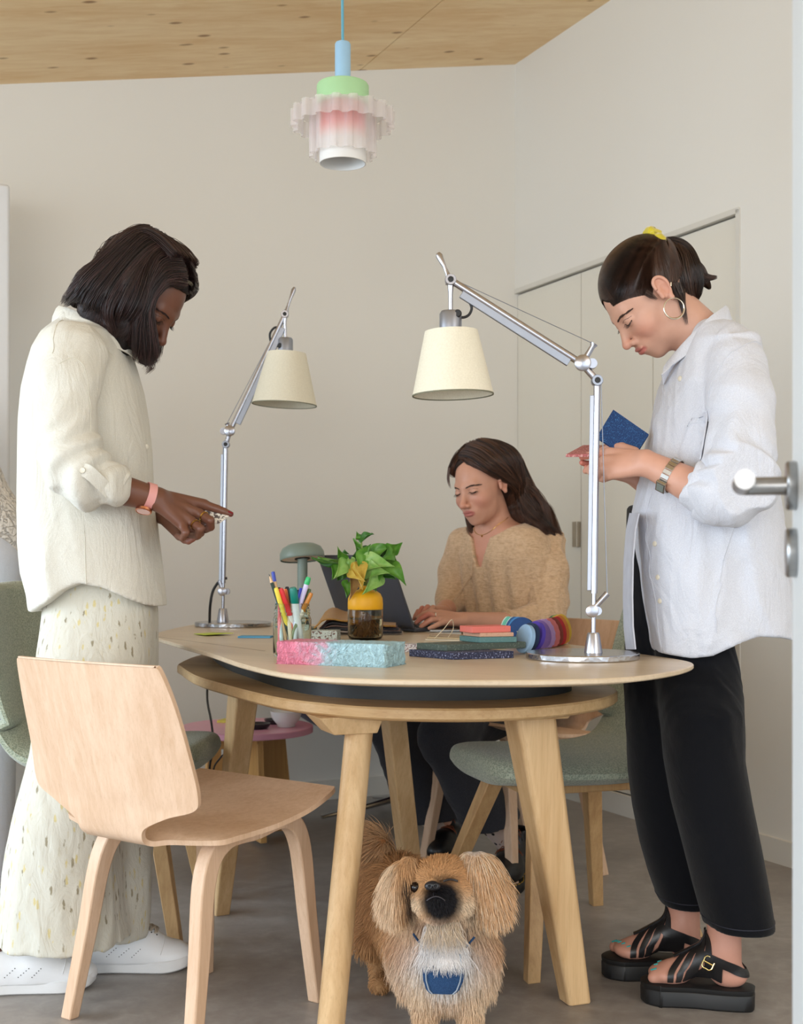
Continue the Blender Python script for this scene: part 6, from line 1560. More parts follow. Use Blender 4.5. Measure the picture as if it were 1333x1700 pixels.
for x, y in ((1101, 614), (1066, 905), (1072, 960), (1079, 1000)):
    p_ = on_shell(shirtR, [W(x, y, DR_-.12)], .0005)[0]; obj('button', lathe([(.005, 0), (.0055, .001), (.0045, .002), (.001, .0018)], p_, 18, (-.75, -.65, 0)), plain('cream_button', (216, 208, 190), .3), shR, angle=50)
# front edge showing its lining
G = [[W(x0, y, DR_-.02), W(x0+8, y, DR_-.07), W(x0+15, y, DR_-.12)] for x0, y in ((1046, 852), (1040, 880), (1036, 930), (1035, 990), (1036, 1040), (1040, 1078))]
obj('front_facing', sheet(np.array(G), .003), LIN, shR, angle=60)

# watch
STL = plain('watch_steel', (186, 182, 176), .25, 1.0); wax = n(1072, 768, 2.60)-n(1205, 835, 2.52); wc = n(1114, 789, 2.575); wax = wax/np.linalg.norm(wax)
lk = []; X_, Y_, Z_ = frame(wax)
for i in range(22):
    a0, a1 = i*2*PI/22+.02, (i+1)*2*PI/22-.02; V_ = []
    for a in (a0, a1):
        for r_ in (.0325, .0350):
            for z_ in (-.0085, .0085): V_.append(wc+Z_*z_+X_*r_*math.cos(a)*.96+Y_*r_*math.sin(a)*1.05)
    lk.append((np.array(V_), [(0, 1, 3, 2), (4, 6, 7, 5), (0, 4, 5, 1), (2, 3, 7, 6), (0, 2, 6, 4), (1, 5, 7, 3)]))
ws = obj('watch_bracelet', join(*lk), STL, pR, smooth=False, bevel=.0006)
wd_ = np.array((-.05, -.62, -.78)); wd_ = wd_-wax*(wd_@wax); wd_ /= np.linalg.norm(wd_); wr_ = np.cross(wax, wd_)
R_ = np.stack([wax, wr_, wd_], 1); pc_ = wc+wd_*.0375
case = obj('watch_case', box(pc_, (.021, .027, .007), R_), STL, pR, smooth=False, bevel=.0015)
obj('watch_display', box(pc_+wd_*.0037, (.015, .018, .0012), R_), plain('lcd_grey', (120, 128, 122), .3), case, smooth=False)
obj('ring', lathe([(.0095, -.0015), (.0108, -.0015), (.0108, .0015), (.0095, .0015), (.0095, -.0015)], n(997, 768, 2.695), 24, n(990, 770, 2.705)-kR[1], cap=False), STL, pR, angle=40)
# hoop earring and piercings
SLV = plain('silver', (222, 214, 196), .2, 1.0); ear = cR+RR@np.array((-.081, -.006, -.033)); hc = ear+np.array((0, -.004, -.0205))
hp_ = [hc+np.array((.0215*math.sin(a), .003*math.sin(a), .0215*math.cos(a))) for a in np.linspace(0, 2*PI, 41)[:-1]]
obj('hoop_earring', tube(hp_, [.0011+.0010*(1-math.cos(a))/2 for a in np.linspace(0, 2*PI, 41)[:-1]], 10, closed=True), SLV, pR)
e1 = cR+RR@np.array((-.086, -.022, -.008)); obj('ear_stud', tube([e1+(0, 0, -.004), e1+(0, 0, .004)], .0014, 8), SLV, pR)
# hair slicked back to a high ponytail
HB2 = hair_base_mat('brown_hair_mass', (40, 26, 20)); HM2 = hair_mat('brown_hair', (64, 42, 31), .30)
PT = np.array((0, -.098, .062)); HL = ([-.14, -.10, -.055, -.036, -.024, -.012, .010, .020, .032, .045, .09, .10], [-.045, -.042, -.034, -.026, .006, .026, .024, .002, .008, .020, .048, .052])
def hcap(P):
    Q = ((P-cRf)@RRf).astype(np.float32)
    return smin(ell(Q, (0, -.020, .036), (.0762, .1002, .0877)), ell(Q, PT+(0, .022, -.006), (.026, .028, .022)), .02)
def hairR(P):
    Q = ((P-cRf)@RRf).astype(np.float32)
    d = smin(ell(Q, (0, -.020, .036), (.0742, .0980, .0857)), ell(Q, PT+(0, .022, -.006), (.026, .028, .022)), .02)
    hl = .003*np.sin(Q[:, 1]*260+np.sin(Q[:, 0]*300)*2)+np.interp(Q[:, 1], *HL).astype(np.float32)+.014*np.clip(1-np.abs(Q[:, 0])/.05, 0, 1)*(Q[:, 1] > .04)
    d = smax(d, hl-Q[:, 2], .003); v = Q-PT.astype(np.float32); 
    ang = np.arctan2(v[:, 0], v[:, 1]); return d-.0009*np.sin(ang*26+6*np.sin(Q[:, 2]*40))
V, Q_ = sdf_mesh(hairR, *bounds([cR], .15), .0028)
hr = obj('hair', (V, Q_), HB2, pR, angle=0)
rs = np.random.RandomState(7); ST = []
for i in range(9000):
    s = -1 if rs.rand() < .75 else 1
    y = rs.uniform(-.10, .085) if i < 5200 else rs.uniform(.025, .059); z = np.interp(y, *HL)+rs.rand()**1.6*.06-.006*rs.rand(); x = s*.09
    if y > .06 or rs.rand() < .25: x = rs.uniform(-1, 1)*.06; y = .10; z = .066+.014*max(0, 1-abs(x)/.05)+rs.rand()**1.5*.03
    if i >= 5200:
        th_ = rs.uniform(.30, 1.35); x = s*.080*math.sin(th_); y = .100*math.cos(th_)-.018; z = np.interp(y, *HL)+rs.rand()**1.5*.04-.005*rs.rand()
    k = 10; q = np.linspace(0, 1, k)[:, None]; A_ = np.array((x, y, z)); P_ = A_*(1-q)+PT*q; P_[:, 2] += .022*np.sin(q[:, 0]*PI)*(z > -.01); P_[:, 0] += s*.03*np.sin(q[:, 0]*PI); P_ += rs.randn(3)*.0012
    ST.append(P_*np.linspace(1, 1, k)[:, None])
ST = np.array(ST); Wd = cR+ST.reshape(-1, 3)@RR.T; Wd = on_shell(hcap, Wd, .0006, 5); ST = Wd.reshape(ST.shape); ok = np.abs(np.diff(ST, axis=1)).max((1, 2)) < .05
hair('hair_strands', ST[ok], HM2, hr, .0005)
pp = [(1096, 420, 0), (1112, 410, 0), (1131, 422, 0), (1143, 448, -.01), (1151, 476, -.01), (1150, 500, 0)]
wp_ = [W(a, b, DR_+c) for a, b, c in pp]
pt_ = [(wp_, [.014, .020, .025, .026, .021, .010], 6), ([wp_[1], wp_[2], W(1152, 445, DR_), W(1172, 460, DR_), W(1191, 460, DR_)], [.016, .018, .016, .008, .003], .8),
       ([wp_[1], W(1125, 430, DR_-.02), W(1132, 465, DR_-.025), W(1140, 490, DR_-.02), W(1156, 506, DR_-.01)], [.018, .022, .022, .016, .006], 2.4),
       ([wp_[2], W(1158, 450, DR_+.01), W(1172, 470, DR_+.01), W(1179, 480, DR_)], [.016, .016, .009, .002], .7)]
def tailR(P): return chain(P, wp_[:5], [.014, .018, .022, .021, .014], .01)-.0025*wn(P, 9, 60, (1, 1, .3), .4, 3)
V, Q_ = sdf_mesh(tailR, *bounds(wp_, .05), .004)
tl_ = obj('ponytail', (V, Q_), HB2, pR, angle=0)
hair('hair_strands', locks(pt_, 4200, 12, 4, .5), HM2, tl_, .0005)
hair('loose_strands', np.vstack([locks([([cR+RR@np.array((-.070, .022, .018)), cR+RR@np.array((-.075, .020, .004)), cR+RR@np.array((-.076, .018, -.010))], [.006, .006, .003])], 60, 8, 6, 1),
     locks([([W(1130, 480, DR_-.05), W(1133, 505, DR_-.056), W(1140, 540, DR_-.056)], [.010, .007, .004]), ([W(1120, 470, DR_-.06), W(1128, 490, DR_-.062), W(1135, 500, DR_-.058)], [.014, .010, .004])], 200, 8, 8, 1)]), HM2, hr, .00035)
# scrunchie
YEL = plain('mustard_velvet', (196, 178, 20), .7, var=.1, sheen=.6); sc_c = W(1089, 409, DR_); sax = np.array(wp_[1])-np.array(wp_[0])+np.array((.006, 0, -.004)); X_, Y_, Z_ = frame(sax)
pts, rr_ = [], []
for a in np.linspace(0, 2*PI, 73)[:-1]: pts.append(sc_c+(X_*math.cos(a)+Y_*math.sin(a))*(.029+.003*math.sin(a*7))+Z_*.004*math.sin(a*9)); rr_.append(.0120+.0028*math.sin(a*11)+.0012*math.sin(a*23))
obj('scrunchie', tube(pts, rr_, 16, closed=True), YEL, pR)
# held samples
BT = speck('blue_shred', (16, 54, 104), (56, 120, 176), 520, .60)
def tileq(c4, th, name, label, mat, cate='sample tile'):
    c4 = np.array(c4); nn = np.cross(c4[1]-c4[0], c4[3]-c4[0]); nn /= np.linalg.norm(nn)
    return tag(obj(name, hexa(list(c4-nn*th/2)+list(c4+nn*th/2)), mat, smooth=False, bevel=.0008), label, cate)
tileq([W(1018, 681, 2.75), W(1077, 722, 2.72), W(1049, 766, 2.70), W(990, 727, 2.735)], .008, 'sample_tile', 'square blue flecked tile held up in the hand of the woman in white', BT)
tileq([W(939, 756.5, 2.72), W(1006, 756, 2.71), W(1012, 741, 2.85), W(968, 741, 2.86)], .006, 'sample_tile', 'flat reddish pink tile resting on the fingers of the woman in white', speck('red_flecks', (176, 96, 96), (222, 170, 164), 240, .56))
# ---------------------------------------------------------------- seated woman behind the laptop
DM = 4.0
pM = thing('person', 'seated woman in a beige crinkled blouse typing on the laptop', 'person', (.36, 4.0, 0))
cM = W(800, 806, 3.95); RM = head_frame(math.radians(44), math.radians(17), math.radians(-4)); RMf = RM.astype(np.float32); cMf = cM.astype(np.float32)
n = W; SM = (204, 152, 128)
FM = np.array((-.774, -.633)); yawM = math.atan2(-.774, .633)   # local x = her left side
lvM = [(1.050, .300, 4.00, .055, .055), (1.035, .303, 4.005, .085, .065), (1.015, .308, 4.01, .135, .082), (.985, .315, 4.015, .165, .10), (.93, .322, 4.02, .178, .115), (.85, .330, 4.03, .176, .122), (.75, .338, 4.04, .172, .125), (.62, .348, 4.05, .170, .130), (.44, .356, 4.06, .185, .16)]
def torM(P): return stack(P, lvM, 2.2, yaw=yawM, k=.03)
nkM = [W(812, 835, 3.975), W(822, 866, 4.0), W(828, 900, 4.01)]
def fM(P):
    Q = (P-cMf)@RMf
    d = smin(head_sdf(Q, 1.0, .5, .76), chain(P, nkM, [.049, .051, .065]), .018)
    return smin(d, smax(torM(P)+.008, .84-P[:, 2], .01), .03)
V, Q_ = sdf_mesh(fM, *bounds([cM, cM+(0, 0, .05), (.15, 3.86, .82), (.5, 4.2, .84)], .12), .0026)
colm = head_cols((V-cM)@RM, SM, (180, 108, 98), (204, 128, 108))
chest = np.clip((1.03-V[:, 2])/.06, 0, 1)[:, None]*.5; colm = colm*(1-chest)+np.array(S((214, 148, 126)))*chest
kM = [n(732, 1019, 3.66), n(729, 1024, 3.64), n(731, 1029, 3.62), n(737, 1033, 3.605)]
J1 = dict(elbow=n(880, 1040, 3.80), wrist=n(770, 1030, 3.665), re=.038, rm=.033, rw=.0235, knuckles=kM, kr=.0115, h=.0024, wo=n(770, 1024, 3.685)-n(770, 1036, 3.64),
          fingers=[([kM[0], n(714, 1015, 3.66), n(701, 1021, 3.66), n(693, 1026, 3.66)], [.0098, .0085, .0077, .0064]),
                   ([kM[1], n(711, 1020, 3.63), n(699, 1027, 3.63), n(691, 1034, 3.63)], [.0098, .0085, .0077, .0064]),
                   ([kM[2], n(716, 1029, 3.60), n(706, 1035, 3.60), n(699, 1040, 3.60)], [.0096, .0083, .0075, .0062]),
                   ([kM[3], n(727, 1037, 3.585), n(719, 1041, 3.58), n(713, 1043, 3.58)], [.0086, .0074, .0067, .0056])],
          thumb=([n(752, 1028, 3.685), n(735, 1024, 3.70), n(720, 1026, 3.70), n(708, 1031, 3.695)], [.0125, .0112, .009, .0072]))
(V1, Q1), _ = hand_arm(J1)
kG = [n(724, 1013, 3.83), n(715, 1012, 3.85), n(706, 1013, 3.865), n(699, 1016, 3.88)]
J2 = dict(elbow=n(752, 1005, 4.08), wrist=n(735, 1014, 3.93), re=.038, rm=.033, rw=.0235, knuckles=kG, kr=.0115, h=.0026,
          fingers=[([kG[0], n(719, 1009, 3.80), n(713, 1016, 3.78), n(709, 1024, 3.77)], [.0096, .0085, .0077, .0062]),
                   ([kG[1], n(710, 1008, 3.82), n(704, 1016, 3.80), n(700, 1024, 3.79)], [.0096, .0085, .0077, .0062]),
                   ([kG[2], n(701, 1010, 3.83), n(696, 1018, 3.82), n(692, 1026, 3.81)], [.0094, .0083, .0075, .006]),
                   ([kG[3], n(694, 1015, 3.86), n(690, 1022, 3.85), n(687, 1028, 3.845)], [.0086, .0074, .0067, .0056])],
          thumb=([n(733, 1018, 3.89), n(730, 1022, 3.84), n(725, 1026, 3.81), n(720, 1030, 3.79)], [.0125, .0112, .009, .0072]))
(V2, Q2), _ = hand_arm(J2)
hip1, kn1, hm1 = W(872, 1152, 3.98), W(738, 1224, 3.62), W(815, 1362, 3.70)
hip2, kn2, hm2 = W(826, 1150, 4.12), W(658, 1216, 3.90), W(712, 1350, 3.98)
an1, an2 = W(853, 1410, 3.73), W(752, 1395, 4.02)
def coreM(P): return smin(smax(torM(P)+.02, P[:, 2]-.86, .01), np.minimum(chain(P, [hip1, kn1, an1], [.07, .05, .032]), chain(P, [hip2, kn2, an2], [.07, .05, .032])), .03)
V3, Q3 = sdf_mesh(coreM, *bounds([hip1, kn1, an1, hip2, kn2, an2, (.35, 4.2, .86)], .09), .010)
cf = lambda V_, s_: skin_cols(V_, SM, spots=s_)
Vb, Qb = jmesh([(V, Q_), (V1, Q1), (V2, Q2), (V3, Q3)])
obj('body', (Vb, Qb), SKM, pM, angle=0, col=np.vstack([colm, cf(V1, [(n(705, 1028, 3.62), .04, (204, 124, 106))]), cf(V2, [(n(700, 1018, 3.82), .05, (208, 134, 116))]), cf(V3, [])]))
face_parts(pM, cM, RM, 1.0, (62, 42, 32), bw=1.0)
# eye slits: a hint of open eye between the lids
for s in (-1, 1):
    pts = [cM+RM@np.array((s*(.031+.0115*q), surf_y(.031+.0115*q, -.0048+.003*q*q)+.0002, -.0045+.003*q*q)) for q in np.linspace(-1, 1, 7)]
    obj('iris', tube(cat(pts, 3, False), .0012, 6), plain('dark_iris', (52, 36, 30), .2), pM)
# blouse
GZ = NT('beige_double_gauze'); cS = S((214, 182, 148)); v = GZ.coord()
wv = GZ.noise(GZ.coord((1, 1, 1)), 95, 3, .5, .6); wv2 = GZ.noise(GZ.coord((.35, .35, 2.2)), 150, 2, .5, .8)
mm = GZ.math('ADD', GZ.math('MULTIPLY', wv, .5), GZ.math('MULTIPLY', wv2, .5))
GZ.link(GZ.ramp(mm, [(0.35, S((188, 154, 120))), (0.6, cS)]), GZ.b.inputs['Base Color']); GZ.b.inputs['Roughness'].default_value = .9; GZ.b.inputs['Sheen Weight'].default_value = .2
GZ.bump(mm, 1.0, .005); GZ = GZ.m
slM1 = [n(912, 903, 3.98), n(914, 950, 3.93), n(908, 1000, 3.88), n(905, 1026, 3.83), n(870, 1034, 3.79), n(845, 1033, 3.76)]
slM2 = [n(768, 902, 4.07), n(757, 950, 4.10), n(750, 995, 4.06), n(742, 1010, 4.0)]
opc = n(806, 890, 3.925)
def blM(P):
    d = torM(P)-.008
    d = smax(d, .46-P[:, 2], .01)
    low = np.clip((1.0-P[:, 2])/.12, .1, 1)
    q = ((P-vec(.32, 4.02, 0))@vec(.633, -.774, 0))
    d = d-.0095*low*np.sin(q*95+2*np.sin(P[:, 2]*9))*np.clip((1.0-P[:, 2])*6, .15, 1)*.6-.008*wn(P, 61, 20, (1, 1, .35), .8, 3)
    s = chain(P, slM1, [.054, .060, .062, .058, .048, .036], .02)-.009*wn(P, 62, 20, (1, 1, .6), 1.0, 4)-.005*wn(P, 63, 40, (1, 1, 1), 1.0, 3, True)
    d = smin(d, s, .005); d = smin(d, chain(P, slM2, [.052, .056, .05, .036], .02)-.004*wn(P, 62, 22, (1, 1, .6), 1.0, 4), .012)
    # neckline: round neck with a V slit
    f_ = (P-np.array((.303, 4.005, 1.05), np.float32)); R_ = np.stack([np.array((.633, -.774, 0)), np.array((-.774, -.633, 0)), np.array((0, 0, 1.))], 1).astype(np.float32); q3 = f_@R_
    op = ell(q3, (.004, .032, .0), (.100, .090, .080)); vv = np.maximum(np.abs(q3[:, 0]-.004)-(.044+(q3[:, 2]+.05)*.36), np.maximum(-q3[:, 1]+.03, -.150-q3[:, 2]))
    return smax(d, -np.minimum(op, vv), .004)
V, Q_ = sdf_mesh(blM, *bounds([*slM1, *slM2, (.20, 3.86, .45), (.52, 4.22, 1.06)], .085), .005)
bl = obj('blouse', (V, Q_), GZ, pM, angle=0)
Rl = np.stack([np.array((.633, -.774, 0)), np.array((-.774, -.633, 0)), np.array((0, 0, 1.))], 1)
def ML(a, b, c): return np.array((.303, 4.005, 1.05))+Rl@np.array((a, b, c))
pk = on_shell(blM, [ML(.0, .2, -.14-.035*i) for i in range(12)], .0015); obj('placket', tube(pk, .0028, 6, flat=(1, .5)), GZ, bl)
cuff('cuff', n(842, 1033, 3.757), n(842, 1033, 3.757)-n(870, 1034, 3.79), .038, .035, .018, GZ, bl, 8)
for i in (0, 2, 5): 
    p_ = on_shell(blM, [ML(.012, .2, -.10-.045*i)], .001)[0]; obj('button', lathe([(.005, 0), (.005, .0015), (.001, .002)], p_, 14, (-.774, -.633, 0)), plain('horn_button', (176, 148, 112), .4), bl, angle=50)
# necklace
nk = on_shell(fM, [ML(.052*math.sin(a), .055*math.cos(a)+.03, -.012-.040*math.cos(a)) for a in np.linspace(-1.9, 1.9, 30)], .0012)
ncl = obj('necklace', tube(nk, .0009, 6), GOLD, pM); obj('pendant', lathe([(.001, -.003), (.0035, 0), (.001, .003)], nk[15]+(0, -.001, -.004), 12), GOLD, ncl)
for a in kM[1:2]: obj('ring', lathe([(.0098, -.0012), (.0108, -.0012), (.0108, .0012), (.0098, .0012), (.0098, -.0012)], a*.55+n(711, 1020, 3.63)*.45, 20, a-n(711, 1020, 3.63), cap=False), SLV, pM, angle=40)
# trousers, socks, boots
CHR = fabric('charcoal_twill', (58, 58, 64), weave=600, wstr=.2, crease=.3, cscale=12, rgb2=(42, 42, 48), sheen=.1)
def trM(P):
    d = smin(chain(P, [hip1, kn1, hm1], [.092, .072, .088], .02), chain(P, [hip2, kn2, hm2], [.092, .074, .098], .02), .006)
    d = smin(d, ell(P, (.36, 4.07, .50), (.17, .15, .09)), .03)
    for k_, h_, t_ in ((kn1, hm1, 0), (kn2, hm2, 1)):
        ax_ = (h_-k_)/np.linalg.norm(h_-k_); ax_ = ax_+np.array((-.25, -.2, 0)); ax_ /= np.linalg.norm(ax_)
        near = (chain(P, [k_, h_+(h_-k_)*.3], [.12, .14]) < 0)
        d = np.where(near & ((chain(P, [hip1, kn1], [.075, .06]) > 0) & (chain(P, [hip2, kn2], [.075, .06]) > 0)), np.maximum(d, (P-h_.astype(np.float32))@ax_.astype(np.float32)-.012), d)
    return d-.0045*wn(P, 71, 16, (1, 1, .5), .8, 4)-.003*wn(P, 72, 34, (1, 1, 1), 1.0, 3, True)
V, Q_ = sdf_mesh(trM, *bounds([hip1, kn1, hm1, hip2, kn2, hm2], .13), .006)
obj('trousers', (V, Q_), CHR, pM, angle=0)
def sock_mat():
    t = NT('dotted_sock'); vo = t.node('ShaderNodeTexVoronoi'); vo.inputs['Scale'].default_value = 38; vo.inputs['Randomness'].default_value = .4; t.link(t.coord((1, 1, 1)), vo.inputs['Vector'])
    t.link(t.ramp(vo.outputs['Distance'], [(0.28, S((24, 22, 24))), (0.33, S((206, 184, 172)))]), t.b.inputs['Base Color']); t.b.inputs['Roughness'].default_value = .9; return t.m
SOK = sock_mat()
for an_, hm_, fx in ((an1, hm1, np.array((-.25, -.97))), (an2, hm2, np.array((-.35, -.94)))):
    obj('sock', tube([hm_+(hm_-an_)*.4, (hm_+an_)/2, an_], [.045, .036, .036], 24), SOK, pM)
    fx = fx/np.linalg.norm(fx); sxx = np.array((-fx[1], fx[0])); g_ = an_[:2]
    def bl_(a, b, z): return np.array((*(g_+fx*a+sxx*b), z))
    def boot(P):
        q = np.column_stack([(P[:, :2]-g_)@fx, (P[:, :2]-g_)@sxx, P[:, 2]]).astype(np.float32)
        d = cap(q, (0, 0, .06), (-.004, 0, .155), .044, .046); d = smin(d, ell(q, (.125, 0, .052), (.062, .046, .036)), .03)
        d = smin(d, cap(q, (.0, 0, .06), (.09, 0, .062), .042, .040), .03); d = smax(d, .026-q[:, 2], .003); d = smax(d, q[:, 2]-.150, .004)
        return smax(d, -cap(q, (0, 0, .12), (0, 0, .20), .039), .004)
    V, Q_ = sdf_mesh(boot, *bounds([bl_(-.06, 0, .02), bl_(.19, 0, .16), bl_(0, .05, .02), bl_(0, -.05, .02)], .03), .004)
    bt = obj('boot', (V, Q_), BL, pM, angle=0)
    O = np.array([g_+fx*a+sxx*b for a, b in cat([(-.052, 0), (-.045, -.034), (0, -.042), (.06, -.040), (.12, -.050), (.17, -.036), (.192, 0), (.17, .038), (.12, .050), (.06, .040), (0, .042), (-.045, .034)], 5)])
    obj('sole', prism(O, [(0, .003), (.004, 0), (.024, 0), (.027, .002)]), BS, bt, angle=40)
    wl = np.column_stack([inset(O, .003), np.full(len(O), .028)]); dash = [tube(wl[i:i+2], .0013, 5) for i in range(0, len(wl)-1, 2)]
    obj('welt_stitching', join(*dash), plain('yellow_thread', (196, 150, 40), .6), bt)
    lc = []
    for i in range(6):
        z = .07+.013*i; a = .056-.010*i*.3
        pts = on_shell(boot, [bl_(.07-.004*i, b, z+.02) for b in np.linspace(-.022, .022, 6)], .002); lc.append(tube(pts, .0018, 6))
        for s in (-1, 1):
            p_ = pts[0 if s < 0 else -1]; lc.append(tube(cat([p_, p_+np.array((*(fx*.012+sxx*s*.006), .004)), p_+np.array((*(fx*.016+sxx*s*.012), -.006))], 3, False), .0012, 5))
    obj('laces', join(*lc), plain('rust_lace', (130, 66, 34), .8), bt)
# long hair
HB3 = hair_base_mat('long_hair_mass', (44, 28, 22)); HM3 = hair_mat('long_brown_hair', (92, 60, 44), .32)
def MQ(x, y, z): return cM+RM@np.array((x, y, z))
back = [W(838, 775, 3.97), W(858, 815, 4.0), W(872, 850, 4.0), W(896, 872, 3.98), W(918, 890, 3.95)]
side2 = [W(785, 800, 4.03), W(784, 850, 4.06), W(790, 878, 4.02)]
def hairM(P):
    Q = ((P-cMf)@RMf).astype(np.float32)
    d = ell(Q, (0, -.024, .040), (.083, .103, .088))
    hl = np.interp(Q[:, 1], [-.02, .0, .03, .055, .09], [-.03, .012, .040, .058, .074]).astype(np.float32)+.026*np.clip(1-np.abs(Q[:, 0])/.055, 0, 1)*(Q[:, 1] > .03)
    d = smax(d, np.where(Q[:, 1] > -.015, hl-Q[:, 2], -.05-.0*Q[:, 2]), .006)
    d = smin(d, chain(P, back, [.060, .056, .050, .034, .012], .01), .025)
    d = smin(d, chain(P, side2, [.028, .020, .012], .01), .015)
    return d+.0030*wn(P, 5, 50, (1, .4, .4), .6, 4)+.003*np.exp(-(Q[:, 0]/.004)**2)*(Q[:, 2] > .06)
V, Q_ = sdf_mesh(hairM, *bounds([cM, *back], .125), .004)
hm_ = obj('hair', (V, Q_), HB3, pM, angle=0); gs = []; rs = np.random.RandomState(12)
for i in range(26):
    q = i/25; y0 = .070-.155*q; s = 1
    A0, A1 = MQ(.002*s, y0, .14), MQ(-.078, y0*.75-.012, .055); A0, A1, A2 = on_shell(hairM, [A0, A1, MQ(-.095, -.030-.04*q, -.012)], .003)
    t_ = rs.rand(); E0 = back[2]+np.array((rs.randn()*.012, -.03+rs.randn()*.012, (t_-.5)*.06)); E1 = back[3]+np.array((rs.randn()*.01, -.02+rs.randn()*.01, (t_-.5)*.05)); E2 = back[4]+np.array((rs.randn()*.012, 0, (t_-.5)*.035))
    gs.append(([A0, (A0+A1)/2+RM[:, 2]*.012, A1, A2, back[1]+np.array((.004, -.045, (t_-.5)*.05)), E0, E1, E2], [.012, .014, .014, .014, .016, .016, .014, .005], 1.4))
for i in range(14):
    q = i/13; y0 = .070-.150*q; A0, A1 = on_shell(hairM, [MQ(.002, y0, .14), MQ(.078, y0*.8-.01, .06)], .003); gs.append(([A0, (A0+A1)/2+RM[:, 2]*.010, A1, side2[0]+(0, 0, .01), side2[1], side2[2]+(rs.randn()*.008, 0, rs.randn()*.006)], [.012, .014, .014, .014, .012, .005], .7))
for i in range(8):
    gs.append(([back[0]+(.02, 0, .03), back[1]+(.035, 0, .02), back[2]+(.045, 0, .03), back[3]+(.035, 0, .03+.01*rs.randn()), back[4]+(.02+.01*rs.randn(), 0, .01*rs.randn())], [.014, .016, .016, .012, .004], .7))
St = locks(gs, 8000, 18, 3, .5); s2 = St.reshape(-1, 3); dd_ = hairM(s2.astype(np.float32)); m_ = dd_ < .0008; s2[m_] = on_shell(hairM, s2[m_], .0012, 3); St = s2.reshape(St.shape)
hair('hair_strands', St, HM3, hm_, .0006)
hair('loose_strands', locks([([W(862, 800, 3.97), W(885, 815, 3.97), W(903, 840, 3.97), W(915, 880, 3.96), W(932, 898, 3.95)], [.012, .018, .018, .014, .008]), ([W(746, 775, 3.93), W(744, 795, 3.93), W(748, 812, 3.93)], [.004, .004, .003], .3), ([W(765, 800, 4.05), W(778, 870, 4.02), W(787, 884, 4.0), W(795, 882, 3.99)], [.006, .008, .006, .003])], 260, 12, 9, 1), HM3, hm_, .0005)

# ---------------------------------------------------------------- person at the left edge, mostly outside the frame
DE = 3.62
pE = thing('person', 'person in cream openwork sweater and pale blue trousers, mostly cut off at the left edge', 'person', (W(-45, 1400, DE)[0], DE, 0))
def knit_mat():
    t = NT('openwork_knit'); v = t.coord(); vo = t.node('ShaderNodeTexVoronoi'); vo.inputs['Scale'].default_value = 75; vo.inputs['Randomness'].default_value = .25; t.link(v, vo.inputs['Vector'])
    w = t.noise(v, 22, 3, .5, 1.5); r = t.ramp(w, [(0.47, (0, 0, 0)), (0.5, (1, 1, 1)), (0.53, (0, 0, 0))])
    t.link(t.mix(r, t.ramp(vo.outputs['Distance'], [(0.12, S((196, 192, 188))), (0.3, S((232, 228, 222)))]), S((206, 202, 198))), t.b.inputs['Base Color'])
    t.b.inputs['Roughness'].default_value = .9; t.bump(t.math('SUBTRACT', vo.outputs['Distance'], r), .9, .004); return t.m
KN = knit_mat()
hipE, midE, chE, hdE = W(-42, 905, DE), W(-90, 802, DE), W(-190, 690, DE), W(-262, 600, DE)
def bodE(P):
    d = chain(P, [W(-45, 960, DE), hipE, midE, chE, W(-225, 650, DE)], [.10, .125, .115, .12, .05], .03)
    d = smin(d, cap(P, W(-225, 650, DE), hdE, .055, .05), .02); d = smin(d, ell(P, W(-285, 575, DE), (.095, .078, .11)), .02)
    for s in (-1, 1):
        d = smin(d, chain(P, [W(-200, 700, DE+s*.17), W(-215, 850, DE+s*.2), W(-300, 930, DE+s*.12), W(-340, 940, DE+s*.09)], [.045, .036, .026, .03]), .02)
        d = smin(d, chain(P, [W(-45, 960, DE+s*.08), W(-50, 1200, DE+s*.09), W(-48, 1450, DE+s*.1), W(-100, 1475, DE+s*.1)], [.08, .055, .035, .03]), .02)
    return d
V, Q_ = sdf_mesh(bodE, *bounds([W(-340, 575, DE), W(0, 1475, DE), W(-42, 905, DE+.15), W(-42, 905, DE-.15)], .16), .012)
obj('body', (V, Q_), SKM, pE, angle=0, col=skin_cols(V, SR))
obj('hair', sdf_mesh(lambda P: smax(ell(P, W(-278, 566, DE), (.108, .092, .112)), -ell(P, W(-330, 620, DE), (.10, .10, .10)), .02), *bounds([W(-278, 566, DE)], .15), .008), HB3, pE, angle=0)
def swE(P):
    d = chain(P, [W(-42, 900, DE), hipE, midE, chE], [.155, .155, .14, .145], .03)
    for s in (-1, 1): d = smin(d, chain(P, [W(-200, 700, DE+s*.17), W(-215, 850, DE+s*.2), W(-285, 920, DE+s*.14)], [.07, .06, .045]), .03)
    d = d-.005*wn(P, 81, 18, (1, 1, .6), .8, 3); return smax(d, W(0, 968, DE)[2]+.16*(P[:, 0]+1.05)*.4-P[:, 2], .008)
V, Q_ = sdf_mesh(swE, *bounds([W(-285, 690, DE), W(0, 975, DE), W(-42, 905, DE+.2), W(-42, 905, DE-.2)], .17), .008)
sw_ = obj('sweater', (V, Q_), KN, pE, angle=0)
hb_ = [W(0, 955, DE)[2]+k for k in (-.035, 0, .03)]; G = []
for a in np.linspace(0, 2*PI, 60): G.append([np.array((W(-42, 0, DE)[0]+.150*math.cos(a), DE+.150*math.sin(a), z+.064*(.0+.150*math.cos(a))*1.0)) for z in hb_])
obj('ribbed_hem', sheet(np.array(G), .008), fabric('ribbed_cream', (226, 221, 212), weave=500), sw_, angle=60)
PBL = fabric('pale_blue_cotton', (222, 228, 240), weave=700, wstr=.2, crease=.4, cscale=10, rgb2=(210, 216, 232))
